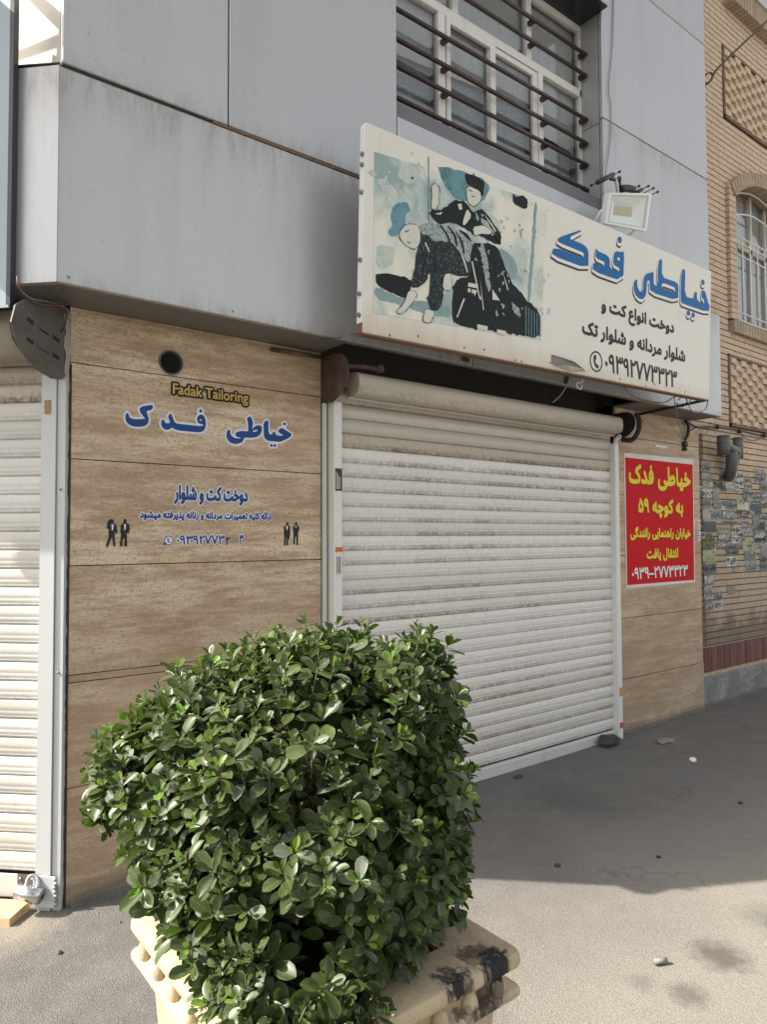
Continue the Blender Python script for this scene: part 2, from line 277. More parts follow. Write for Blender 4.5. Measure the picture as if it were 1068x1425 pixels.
MT['bark'] = simple('twig_bark', (.12, .10, .07), .9, 0, .4, 60)
MT['wood'] = simple('raw_plank', (.52, .36, .20), .7, 0, .2, 18)
MT['pvc'] = simple('grey_pvc', (.10, .105, .105), .5, 0, .15, 14)
MT['rubber'] = simple('black_cable', (.02, .019, .019), .5); MT['wirepink'] = simple('pink_wire', (.16, .07, .065), .5); MT['wirewhite'] = simple('white_wire', (.55, .54, .5), .5); MT['wiregrey'] = simple('grey_wire', (.2, .2, .2), .5); MT['cable_brown'] = simple('brown_cable', (.045, .03, .028), .6)
MT['lampwhite'] = simple('white_lamp_housing', (.72, .75, .74), .35, 0, .05); MT['reflector'] = simple('lamp_reflector', (.66, .72, .69), .3, 0, .05); MT['led'] = simple('led_chip_panel', (.42, .40, .28), .4, 0, .1, 60)
q = metalpaint('neighbour_sign_sheet', (.26, .31, .34), .4, .3, (.4, .38, .33), .5); MT['nsign'] = q.m
MT['nsign_dark'] = simple('neighbour_sign_edge', (.035, .042, .055), .4, .2)
MT['creamwall'] = simple('cream_render', (.44, .405, .34), .8, 0, .05, 3)
MT['paper'] = simple('white_paper', (.75, .75, .75), .7)
MT['stickorange'] = simple('orange_sticker', (.5, .13, .03), .6, 0, .3, 60); MT['stickyellow'] = simple('yellow_sticker', (.42, .27, .04), .6); MT['stickred'] = simple('red_sticker', (.35, .06, .05), .6, 0, .4, 80); MT['stickblack'] = simple('black_sticker', (.03, .03, .028), .6); MT['stickworn'] = simple('worn_brown_sticker', (.30, .19, .10), .8, 0, .6, 90)
MT['litter'] = simple('grey_litter', (.2, .2, .18), .8); MT['lump'] = simple('dark_rag', (.05, .045, .038), .95, 0, .5, 40, .6)

# ------------------------------------------------------------------ geometry helpers
def link(name, me, mat=None, parent=None, stuff=False):
    o = bpy.data.objects.new(name, me); col.objects.link(o)
    if mat is not None and me is not None:
        me.materials.clear()
        for k in (mat if isinstance(mat, (list, tuple)) else [mat]): me.materials.append(MT[k])
    if parent is not None: attach(o, parent)
    if stuff: o['kind'] = 'stuff'
    return o
def attach(o, parent):
    o.parent = parent; mw = Matrix.Translation(parent.location) if parent.parent is None else Matrix.Translation(parent['_w'] if '_w' in parent else parent.location)
    p = parent; w = Matrix.Identity(4); chain = []
    while p is not None: chain.append(p); p = p.parent
    for p in reversed(chain): w = w @ p.matrix_parent_inverse @ Matrix.LocRotScale(p.location, p.rotation_euler, p.scale)
    o.matrix_parent_inverse = w.inverted()
def me_from(vs, fs, name='mesh', smooth=False):
    me = bpy.data.meshes.new(name); me.from_pydata([tuple(v) for v in vs], [], fs); me.update()
    if smooth:
        for p in me.polygons: p.use_smooth = True
    return me
def thing(name, label, cat, loc=(0, 0, 0), group=None):
    o = bpy.data.objects.new(name, None); col.objects.link(o); o.location = loc; o.empty_display_size = .1; tag(o, label, cat, group); return o
def tag(o, label, cat, group=None):
    o['label'] = label; o['category'] = cat
    if group: o['group'] = group
    return o
BOXF = [(0, 1, 3, 2), (4, 6, 7, 5), (0, 4, 5, 1), (2, 3, 7, 6), (0, 2, 6, 4), (1, 5, 7, 3)]
def boxv(x0, x1, y0, y1, z0, z1):
    return [(x, y, z) for x in (x0, x1) for y in (y0, y1) for z in (z0, z1)]
def fixn(me):
    bm = bmesh.new(); bm.from_mesh(me); bmesh.ops.recalc_face_normals(bm, faces=bm.faces); bm.to_mesh(me); bm.free(); return me
def bevelled(me, w, seg=1):
    bm = bmesh.new(); bm.from_mesh(me); bmesh.ops.recalc_face_normals(bm, faces=bm.faces)
    bmesh.ops.bevel(bm, geom=list(bm.edges), offset=w, segments=seg, affect='EDGES', profile=.5); bm.to_mesh(me); bm.free(); return me
def box(name, x0, x1, y0, y1, z0, z1, mat, parent=None, bevel=0, origin=True):
    c = ((x0 + x1) / 2, (y0 + y1) / 2, (z0 + z1) / 2)
    me = me_from(boxv(x0 - c[0], x1 - c[0], y0 - c[1], y1 - c[1], z0 - c[2], z1 - c[2]), BOXF, name); fixn(me)
    if bevel: bevelled(me, bevel)
    o = bpy.data.objects.new(name, me); col.objects.link(o); me.materials.append(MT[mat])
    if parent is not None: attach(o, parent)
    o.location = c; return o
UNIT = {}
def unit(mat, bevel=0.0):
    k = (mat, bevel)
    if k not in UNIT:
        me = me_from(boxv(-.5, .5, -.5, .5, -.5, .5), BOXF, 'unit_' + mat); fixn(me); me.materials.append(MT[mat]); UNIT[k] = me
    return UNIT[k]
def ubox(name, c, s, mat, parent, rot=None):
    o = bpy.data.objects.new(name, unit(mat)); col.objects.link(o); attach(o, parent); o.location = c; o.scale = s
    if rot: o.rotation_euler = rot
    return o
def prism(name, poly, axis, a0, a1, mat, parent=None, bevel=0, smooth=False):
    """poly in the two other axes, extruded along axis"""
    n = len(poly); vs = []
    for a in (a0, a1):
        for (u, v) in poly:
            vs.append({'X': (a, u, v), 'Y': (u, a, v), 'Z': (u, v, a)}[axis])
    fs = [tuple(range(n)), tuple(range(2 * n - 1, n - 1, -1))] + [(i, (i + 1) % n, n + (i + 1) % n, n + i) for i in range(n)]
    me = fixn(me_from(vs, fs, name, False))
    if bevel: bevelled(me, bevel)
    if smooth:
        for p in me.polygons: p.use_smooth = len(p.vertices) == 4
    return link(name, me, mat, parent)
def extrude(name, prof, p0, d, L, out, mat, parent=None, closed=False, org=None, smooth=False, thick=0):
    """prof: (outward, z) points swept from p0 along d"""
    p0 = Vector(p0); d = Vector(d); out = Vector(out); org = Vector(org) if org is not None else p0
    vs = []; n = len(prof)
    for a in (0, L):
        for (o, z) in prof: vs.append(p0 + d * a + out * o + Vector((0, 0, z)) - org)
    k = n if closed else n - 1
    fs = [(i, (i + 1) % n, n + (i + 1) % n, n + i) for i in range(k)]
    if closed: fs += [tuple(range(n)), tuple(range(2 * n - 1, n - 1, -1))]
    me = me_from(vs, fs, name)
    if closed: fixn(me)
    if smooth:
        for p in me.polygons: p.use_smooth = len(p.vertices) == 4
    o = link(name, me, mat, parent); o.location = org; return o
def catmull(pts, n=6):
    P = [Vector(p) for p in pts]
    if len(P) < 3: return P
    P = [2 * P[0] - P[1]] + P + [2 * P[-1] - P[-2]]; out = []
    for i in range(1, len(P) - 2):
        for k in range(n):
            t = k / n; a, b, c, d = P[i - 1], P[i], P[i + 1], P[i + 2]
            out.append(.5 * ((2 * b) + (c - a) * t + (2 * a - 5 * b + 4 * c - d) * t * t + (3 * b - a - 3 * c + d) * t ** 3))
    out.append(P[-2]); return out
def tubemesh(pts, r, seg=6, cap=True, radii=None):
    vs, fs = [], []; prev = None
    for i, p in enumerate(pts):
        t = (pts[min(i + 1, len(pts) - 1)] - pts[max(i - 1, 0)]); t = t.normalized() if t.length > 1e-9 else Vector((0, 0, 1))
        if prev is None: u = t.orthogonal().normalized()
        else: u = (prev - t * prev.dot(t)); u = u.normalized() if u.length > 1e-6 else t.orthogonal().normalized()
        prev = u; w = t.cross(u); rr = radii[i] if radii else r
        for k in range(seg):
            a = 2 * math.pi * k / seg; vs.append(p + (u * math.cos(a) + w * math.sin(a)) * rr)
    for i in range(len(pts) - 1):
        for k in range(seg): fs.append((i * seg + k, i * seg + (k + 1) % seg, (i + 1) * seg + (k + 1) % seg, (i + 1) * seg + k))
    if cap: fs += [tuple(range(seg - 1, -1, -1)), tuple(range((len(pts) - 1) * seg, len(pts) * seg))]
    return vs, fs
def tube(name, pts, r, mat, parent=None, seg=6, smooth=True, n=6, radii=None):
    P = catmull(pts, n) if smooth else [Vector(p) for p in pts]
    o0 = P[0].copy(); vs, fs = tubemesh([p - o0 for p in P], r, seg, True, radii)
    me = me_from(vs, fs, name, True); o = link(name, me, mat, parent); o.location = o0; return o
def cyl(name, c, axis, r, h, mat, parent=None, seg=20, r2=None):
    c = Vector(c); a = Vector(axis).normalized(); return tube(name, [c - a * h / 2, c + a * h / 2], r, mat, parent, seg, False, radii=[r, r if r2 is None else r2])

ART = {
'logo':'9752 6263 -14 6 -10 12 -3 14 4 16 25 25 35 5 15 -6 9 -10 4 -12 -4 -20 -11 -15 -18 -12|8390 6265 -28 6 -40 18 -19 16 -28 40 -10 34 -2 48 12 30 17 19 32 27 14 -3 5 -7 5 -64 11 -30 41 -35 22 -4 24 4 29 27 8 30 2 76 7 38 22 50 20 22 48 33 102 36 22 18 10 -7 11 -24 5 -118 22 -27 52 3 6 6 19 66 4 186 21 98 52 36 6 -2 17 -40 -2 -98 1 -56 60 -49 272 10 54 -7 20 -9 20 -29 5 -40 -2 -106 -5 -21 -148 -44 -426 -12 -134 23 -10 104 -14 19 -14 1 -21 -14 -19 -36 -7 -114 -7 -36 -20 -38 -22 -24 -40 -24 -26 -7|9622 6269 -15 10 -7 12 3 26 10 14 17 11 30 3 21 -16 4 -20 -5 -14 -24 -23|7500 6401 -119 20 -4 6 1 62 48 25 132 -1 44 5 12 17 0 16 -12 15 -20 4 -116 2 -32 23 -5 8 0 72 9 19 26 -19 38 -7 136 -2 58 -14 19 -15 13 -26 2 -26 -4 -48 38 -20 130 -3 36 8 6 5 2 12 2 16 -14 11 -96 9 -20 16 -8 18 1 58 14 48 15 23 18 16 24 11 82 9 30 8 32 17 6 -4 10 -70 -5 -224 -7 -16 -136 -79|6708 6403 -118 20 -3 6 29 61 112 22 410 -2 26 4 24 19 5 22 -3 12 -8 7 -28 8 -330 2 -58 2 -76 10 -1 19 7 13 72 44 172 84 168 78 20 -1 1 -4 -37 -26 -158 -90 -5 -6 -2 -22 5 -5 218 0 56 -9 26 -9 30 -19 16 -20 7 -34 1 -146 -150 -39|9478 6415 -26 2 -19 20 -6 72 0 268 21 98 60 41 6 -3 19 -64 -2 -236 47 -80 30 -3 110 4 52 17 6 6 6 48 13 22 49 33 16 -17 6 -80 42 -28 40 -3 94 -6 36 11 -5 28 -6 12 -17 12 -36 8 -19 24 -7 46 4 22 32 27 22 3 36 -6 22 -14 72 -120 20 -23 27 -17 6 -26 -15 -60 -6 -6 -160 -25 -360 -8|8991 6519 193 3 82 12 5 5 6 24 -5 16 -18 17 -38 2 -218 -2 -58 -15 -7 -14 0 -34|7895 6659 35 -1 12 5 2 20 -15 14 -23 5 -15 -15 -8 -18|10010 6789 -16 6 -11 10 -3 30 12 21 12 9 16 8 22 1 18 -7 9 -10 4 -14 -3 -16 -22 -28 -16 -8|7912 6883 -12 5 -12 13 -3 14 4 18 10 16 15 13 16 7 22 1 12 -5 11 -12 4 -22 -5 -14 -24 -27 -22 -8',
'logo_halo':'9752 6247 -34 22 -6 40 29 37 49 11 38 -27 0 -40 -28 -33|8384 6250 -67 24 -55 64 -16 88 28 55 46 37 26 -6 10 -14 16 -91 33 -28 35 0 23 26 14 136 33 64 60 46 104 37 32 22 19 -8 15 -28 10 -128 12 -12 32 3 20 54 6 203 23 91 58 41 21 -1 23 -51 0 -77 1 -72 51 -41 267 10 82 -20 24 -35 7 -45 -3 -120 -8 -19 -161 -49 -435 -11 -134 26 -8 18 -7 91 -13 9 -24 -33 -10 -128 -28 -69 -72 -53 -26 -8|9624 6252 -34 25 -4 40 35 38 40 5 36 -27 1 -35 -26 -35|7493 6386 -123 24 -9 19 4 69 59 31 136 0 40 14 -27 12 -115 5 -40 29 -4 88 20 33 72 -27 118 0 80 -18 24 -18 15 -34 0 -67 25 -14 120 -3 34 12 -4 10 -14 2 -80 8 -28 22 -10 24 -1 48 15 56 12 27 36 34 125 22 45 20 16 -7 15 -69 -3 -197 -9 -63 -152 -88|6698 6388 -125 27 12 51 25 40 107 20 432 0 23 15 4 16 -19 9 -381 3 -100 17 -3 29 12 25 260 135 161 75 35 -5 7 -16 -10 -13 -188 -118 196 -1 59 -10 59 -27 28 -31 10 -48 -6 -150 -187 -44|9458 6399 -32 19 -9 19 -5 344 24 104 70 47 20 -10 20 -61 2 -243 38 -68 134 0 34 12 15 53 17 25 62 36 26 -29 8 -76 30 -20 53 -4 77 -5 18 9 -10 20 -40 11 -25 25 -13 59 11 37 54 31 59 -10 26 -23 70 -118 47 -42 5 -32 -13 -54 -21 -23 -162 -26|8990 6535 260 12 10 12 -6 16 -38 7 -230 -5 -29 -8 -9 -18|7910 6677 12 -1 -2 8|10002 6775 -34 24 -3 40 32 40 49 11 35 -24 3 -45 -34 -39|7917 6866 -38 21 -7 43 34 45 43 12 37 -22 7 -40 -31 -45',
's1':'8244 5874 -27 4 -26 12 -10 10 -7 9 -6 21 0 16 4 18 9 15 9 11 -12 16 -4 16 2 17 3 9 12 13 8 5 13 5 8 2 22 0 15 -4 4 -4 1 -7 -6 -21 -7 -4 -25 2 -9 -3 -6 -5 6 -7 11 -5 5 0 38 10 5 -2 4 -4 5 -19 -1 -6 -5 -6 -35 -8 -26 -15 -5 -5 -7 -13 -1 -9 4 -10 5 -6 10 -5 19 -5 32 0 32 6 7 -5 6 -13 -1 -11 -5 -5 -31 -9|7586 5906 -7 6 -5 20 1 7 4 4 7 2 26 6 -15 5 -13 12 -4 14 2 20 5 14 13 15 10 7 19 3 18 -5 17 -16 6 -13 4 -16 -2 -29 -4 -11 -7 -12 -21 -18 -28 -11|8365 5906 -7 6 -4 17 0 10 4 4 7 2 29 6 -22 9 -7 8 -5 11 -1 13 2 10 5 14 7 9 9 8 10 5 10 3 15 -1 15 -7 10 -9 7 -14 5 -20 31 0 5 3 1 7 -13 37 3 9 8 4 7 3 -14 5 -5 9 -1 10 3 9 7 7 11 2 9 -4 8 -10 1 -9 -2 -7 -9 -10 9 -9 12 -40 -2 -24 -8 -15 -12 -9 -18 -6 -37 -1 -11 -16 -18 -14 -28 -11|9070 5906 -8 7 -4 18 1 8 5 5 31 7 -16 6 -12 12 -4 15 2 17 6 16 15 16 15 7 12 1 19 -5 16 -17 6 -13 4 -20 -3 -25 -7 -16 -6 -9 -17 -14 -26 -11|7814 5948 -25 4 -17 6 -12 7 -10 12 -3 10 -2 16 7 32 5 5 6 1 20 -6 2 -9 -4 -17 0 -10 9 -7 14 -4 58 -2 44 6 29 10 29 18 21 -9 3 -9 -2 -8 1 -2 14 -3 43 0 15 2 6 4 -16 17 -39 30 -3 9 2 13 3 7 6 6 21 13 60 24 8 -3 9 -17 -2 -12 -60 -27 30 -26 8 -11 6 -13 2 -16 -4 -14 -9 -11 -7 -4 -15 -6 -18 -3 -53 0 -24 6 -16 12 -29 -11 -32 -7 -28 -3|8721 5948 -21 3 -19 6 -13 7 -11 13 -4 13 -1 15 6 26 5 9 7 1 13 -3 8 -5 1 -7 -4 -16 0 -9 3 -6 15 -6 25 -3 51 1 35 6 31 12 23 15 21 -9 3 -9 -3 -8 3 -3 32 -2 28 4 21 6 5 3 -22 4 -22 -2 -7 2 -5 5 -4 19 1 6 4 4 19 5 -8 8 -2 9 1 9 3 6 12 7 12 -2 8 -7 3 -9 -2 -11 -8 -10 27 -7 37 -17 20 -3 4 -5 2 -13 -2 -11 -4 -5 -17 -2 -15 -4 -47 -20 -37 -7 -31 0 -16 3 -14 6 -10 9 -26 -10 -36 -8 -27 -3|9200 5952 -29 8 -6 6 -1 7 2 8 8 11 7 4 26 -7 22 1 9 5 -2 9 -5 9 -22 28 -1 7 3 8 20 11 10 -6 13 -17 14 -24 6 -19 0 -12 -7 -18 -14 -12 -25 -8|8317 5952 -7 6 -2 14 -4 132 1 7 4 4 21 1 7 -5 3 -10 4 -136 -2 -7 -4 -4|8551 5952 -5 4 -3 9 -4 139 1 7 4 4 22 1 5 -3 3 -9 5 -139 -2 -7 -4 -4|7620 5989 18 0 -1 6 -5 6 -7 2 -6 -3 -4 -8|9103 5989 18 0 -1 7 -5 5 -7 2 -7 -4 -3 -7|8406 5990 10 -1 2 2 -5 9 -6 3 -9 -3 -4 -6 1 -2|7843 6032 -7 3 -8 10 -1 10 5 12 6 5 9 2 8 -2 8 -6 7 6 11 2 9 -4 7 -7 2 -11 -4 -12 -13 -8 -11 2 -8 6 -9 -6|8749 6032 -9 5 -5 7 -1 11 4 11 6 6 8 2 10 -2 7 -6 8 6 12 2 8 -4 7 -8 2 -11 -5 -12 -12 -7 -11 2 -8 6 -9 -6',
's2':'8746 5542 -5 3 -7 13 -2 7 0 10 4 4 31 12 15 11 7 8 5 11 0 10 -3 8 -13 25 0 8 3 6 20 9 6 -2 8 -12 17 -38 9 -4 10 0 11 6 20 33 12 13 9 5 14 4 20 -4 10 -6 15 -18 7 -20 0 -14 -6 -18 -9 -10 -11 -7 -15 -3 -24 3 -23 9 -12 -9 -18 -4 -12 0 -17 4 -15 -21 -13 -10 -25 -15|7584 5543 -5 3 -7 15 -2 7 2 7 4 5 31 12 12 9 10 12 3 8 0 11 -16 30 0 10 5 7 16 7 3 1 8 -5 10 -18 6 -16 3 -14 0 -14 -5 -19 -11 -20 -19 -17 -23 -14|7750 5543 -4 2 -4 6 -4 17 3 10 8 5 20 3 14 4 -26 11 -8 8 -4 9 -2 13 5 21 9 16 8 9 10 6 12 4 12 0 12 -4 9 -5 11 -13 7 -15 4 -19 24 0 9 3 -4 122 1 7 4 4 22 2 5 -2 4 -6 4 -111 4 -15 10 -4 15 0 6 2 6 10 8 25 3 4 4 1 19 -5 5 -5 1 -7 -4 -18 0 -6 21 -1 6 2 5 9 6 26 4 5 6 2 17 -4 5 -5 1 -7 -4 -25 1 -2 20 -1 6 1 4 3 0 6 -13 37 0 9 5 7 20 7 4 -2 6 -7 7 -19 6 -27 0 -10 -6 -21 -6 -9 -13 -10 -15 -4 -18 -1 -19 4 -9 5 -7 -5 -12 -3 -22 -1 -18 4 -9 6 -7 -5 -15 -4 -22 -1 -14 3 -12 8 -7 -5 -19 -5 -35 -1 -9 -15 -21 -18 -26 -10|8209 5543 -4 2 -3 5 -4 19 2 9 9 5 15 2 17 5 -22 7 -11 11 -5 18 3 21 6 13 13 17 10 6 16 4 8 0 12 -4 8 -5 11 -13 5 -10 6 -22 0 -21 -3 -14 -12 -23 -17 -15 -26 -11 -21 -5|9047 5543 -6 4 -7 15 0 13 4 5 33 13 12 9 8 10 4 11 0 7 -4 11 -11 20 -2 7 2 6 3 5 15 6 6 2 6 -4 11 -20 5 -13 4 -25 -5 -23 -10 -19 -19 -18 -22 -14|9209 5543 -3 4 -5 18 -1 5 3 8 8 5 16 2 19 5 -19 6 -9 6 -8 8 -4 15 0 10 4 18 8 13 11 12 20 9 13 0 12 -4 11 -8 11 -14 8 -30 24 0 9 3 -4 122 1 7 4 4 22 2 5 -2 4 -6 5 -117 3 -8 11 -5 14 0 8 2 3 6 9 28 4 5 4 1 19 -5 4 -4 2 -9 -5 -20 1 -3 20 -1 6 2 6 11 5 25 8 6 19 -4 5 -5 2 -8 -4 -20 0 -6 21 -1 6 1 3 3 0 9 -13 35 0 8 5 7 20 7 5 -2 6 -8 8 -23 4 -18 0 -17 -5 -17 -4 -7 -10 -9 -8 -5 -12 -3 -19 -1 -19 4 -8 5 -8 -5 -12 -3 -22 -1 -17 4 -9 6 -18 -8 -26 -2 -15 3 -12 7 -9 -5 -17 -4 -35 -2 -11 -17 -22 -17 -30 -10 -16 -3|7269 5588 -23 3 -22 6 -13 8 -11 13 -6 19 0 11 6 27 5 11 8 1 20 -7 2 -9 -4 -17 0 -11 4 -6 8 -5 27 -4 25 -1 58 4 17 6 -15 17 -41 34 -3 16 5 14 6 8 14 9 71 31 8 -4 9 -21 -2 -9 -8 -5 -48 -20 -9 -6 39 -36 20 -27 18 -7 24 0 13 3 0 12 -12 32 0 9 5 7 20 7 5 -2 8 -15 10 -38 0 -10 -4 -16 -5 -10 -8 -7 -7 -5 -18 -5 -31 -2 -26 6 -14 10 -17 -10 -26 -6 -29 -3|8491 5591 -12 2 -15 5 -15 14 -24 -1 -28 7 -8 6 -9 10 -4 17 4 19 10 13 18 14 31 11 1 12 8 6 18 0 8 -6 4 -45 2 -36 3 -5 10 -3 20 0 11 2 3 4 -1 8 -12 32 0 10 5 7 22 7 6 -5 5 -12 9 -33 1 -13 -5 -20 -4 -8 -9 -8 -22 -9|8668 5591 -15 3 -20 7 -5 5 -1 7 3 8 9 14 5 3 26 -7 25 1 6 1 5 4 -6 16 -24 34 -2 7 1 6 3 5 16 9 5 1 5 -3 23 -32 8 -15 6 -18 1 -15 -7 -19 -15 -14 -22 -7|7699 5592 -7 5 -2 13 -4 146 2 7 3 4 22 1 6 -3 3 -9 5 -152 -2 -7 -4 -4|8589 5592 -5 3 -3 9 -5 152 2 7 3 4 23 1 6 -3 3 -9 5 -152 -2 -7 -4 -4|9161 5592 -5 3 -3 9 -5 152 2 7 3 4 22 2 7 -4 3 -9 4 -152 -2 -7 -4 -4|8244 5630 20 0 -1 8 -5 7 -10 2 -5 -3 -4 -11|7790 5631 13 0 2 1 -5 12 -5 3 -9 -1 -6 -7 0 -6|9253 5631 13 0 2 1 -5 11 -6 4 -9 -1 -6 -10 1 -3|8917 5632 11 0 7 3 -5 11 -6 5 -4 1 -10 -3 -8 -12 1 -2|8426 5651 15 0 2 1 -1 15 -10 -1 -9 -3 -9 -7 2 -3|8014 5687 -10 7 -5 14 4 12 13 9 5 16 6 6 11 3 11 -5 5 -7 3 -12 8 -4 8 -11 1 -10 -5 -12 -7 -5 -12 -1 -14 8 -8 -7|9477 5687 -11 8 -3 6 -1 9 5 12 12 8 4 14 7 7 10 3 10 -4 7 -8 3 -12 6 -3 8 -9 3 -11 -4 -12 -6 -5 -7 -3 -13 1 -8 7 -9 -7|7456 5702 -9 4 -7 8 -1 11 4 11 7 7 8 2 11 -3 7 -6 8 7 12 2 8 -3 7 -8 3 -12 -5 -13 -7 -5 -11 -2 -7 2 -9 7 -9 -8|8527 5702 -8 4 -5 5 -4 12 2 10 6 8 14 4 7 -2 8 -7 3 -6 1 -9 -3 -9 -6 -6 -10 -4',
's3':'8436 5192 -4 2 -3 5 -30 109 -37 106 2 8 26 11 8 -6 28 -77 22 -69 41 118 11 27 6 5 28 -13 6 5 24 10 6 -4 28 -76 23 -72 17 49 21 61 15 37 6 3 22 -9 5 -5 1 -5 -44 -117 -27 -95 -7 -4 -20 -4 -4 2 -4 5 -36 128 -19 55 -12 29 -38 -100 -20 -62 -13 -49 -6 -4|7850 5193 -3 5 -6 32 -8 70 -31 -1 -22 6 -18 15 -9 18 -2 9 0 21 5 18 13 23 17 14 14 6 12 1 22 -7 12 -11 5 -8 8 -20 7 -42 9 -103 7 -37 -2 -4 -6 -2|7936 5193 -4 2 -2 4 -2 46 -8 82 -15 91 3 4 18 6 6 2 6 -2 3 -7 10 -41 2 -4 7 -3 6 0 6 7 7 32 3 8 6 1 22 -4 3 -5 -4 -25 1 -10 6 -3 6 0 8 3 2 10 -8 26 1 5 7 6 16 6 4 -1 7 -11 7 -26 0 -21 -4 -12 -10 -13 -20 -10 -20 -1 -20 8 -18 -9 -17 -1 7 -69 3 -62 -3 -4 -8 -3|8172 5193 -4 7 -6 33 -7 67 -31 -1 -20 5 -19 14 -11 22 -2 23 7 27 14 22 14 11 21 7 14 -1 10 -4 14 -10 6 -10 9 -23 6 -35 8 -97 8 -48 -3 -4 -4 -2|8258 5193 -4 2 -2 4 -11 132 -7 48 -8 37 4 6 24 8 4 -2 5 -9 6 -26 11 -4 20 -1 12 2 7 6 3 7 5 20 3 4 6 2 18 -5 5 -6 -4 -28 -9 -19 -16 -15 -20 -7 -32 0 -1 -2 8 -76 3 -69 -2 -4 -8 -3|8750 5193 -5 4 -2 8 -8 107 -8 60 -9 39 1 8 3 3 24 8 4 -2 4 -6 10 -43 10 -6 6 0 5 6 11 41 4 2 22 -5 4 -5 -4 -27 0 -7 3 -3 5 -1 10 1 5 7 -1 11 -7 21 2 6 25 10 5 -4 9 -27 2 -22 -4 -16 -12 -16 -8 -6 -10 -3 -20 -1 -20 8 -10 -6 -10 -3 -16 -1 7 -65 3 -66 -2 -4 -8 -3|8924 5193 -4 2 -2 4 -2 43 -8 83 -7 50 -9 38 1 5 3 4 20 7 4 1 6 -2 5 -15 8 -34 9 -6 6 0 5 5 5 14 3 22 3 6 6 1 20 -4 4 -5 -4 -31 2 -5 12 -2 8 3 2 7 -1 7 -7 21 1 6 3 4 22 8 6 -5 9 -29 1 -24 -3 -10 -5 -10 -10 -9 -12 -6 -24 -2 -20 8 -8 -6 -10 -3 -17 -1 7 -72 3 -59 -3 -4 -4 -2|9100 5193 -6 4 -2 8 -9 116 -7 51 -9 45 3 5 24 8 4 -2 5 -6 7 -30 12 -3 18 -1 12 2 7 5 4 8 7 24 6 2 14 -3 8 -3 2 -5 -3 -24 -11 -24 -16 -15 -26 -7 -24 1 -2 -2 7 -66 4 -79 -3 -4 -8 -3|9244 5193 -4 2 -2 4 -1 33 -7 78 -6 48 -12 56 1 4 3 4 18 6 6 2 6 -2 5 -14 8 -34 2 -4 7 -3 8 1 5 8 6 30 3 8 6 1 22 -4 3 -5 -4 -25 0 -8 1 -3 12 -2 7 2 3 11 -8 26 1 5 7 6 18 6 7 -7 8 -25 1 -27 -4 -12 -10 -13 -20 -10 -20 -1 -12 3 -8 5 -18 -9 -17 -1 7 -68 3 -63 -3 -4 -8 -3|7704 5263 -31 33 4 9 14 16 7 6 4 1 16 -13 16 -21 -2 -7 -17 -19 -5 -5|7809 5338 17 1 4 2 -3 19 -6 20 -5 7 -8 2 -12 -3 -6 -9 -4 -11 0 -10 8 -12|8131 5338 19 1 1 6 -4 21 -6 15 -5 6 -8 2 -12 -5 -5 -8 -4 -17 2 -9 5 -6',
'phone':'7620 5291 -4 33 -14 32 -20 27 -27 21 -32 13 -33 4 -34 -4 -32 -13 -27 -21 -21 -27 -12 -32 -5 -33 5 -34 12 -31 21 -28 27 -20 32 -13 34 -5 33 5 32 13 27 20 20 28 14 31|7602 5291 -4 29 -11 27 -18 23 -23 18 -28 11 -28 4 -30 -4 -26 -11 -24 -18 -18 -23 -11 -27 -4 -29 4 -29 11 -28 18 -23 24 -17 26 -12 30 -4 28 4 28 12 23 17 18 23 11 28|7457 5372 30 -10 3 -39 -20 -17 4 -28 28 -26 20 6 22 -22 -18 -26 -30 0 -39 35 -22 46 0 52',
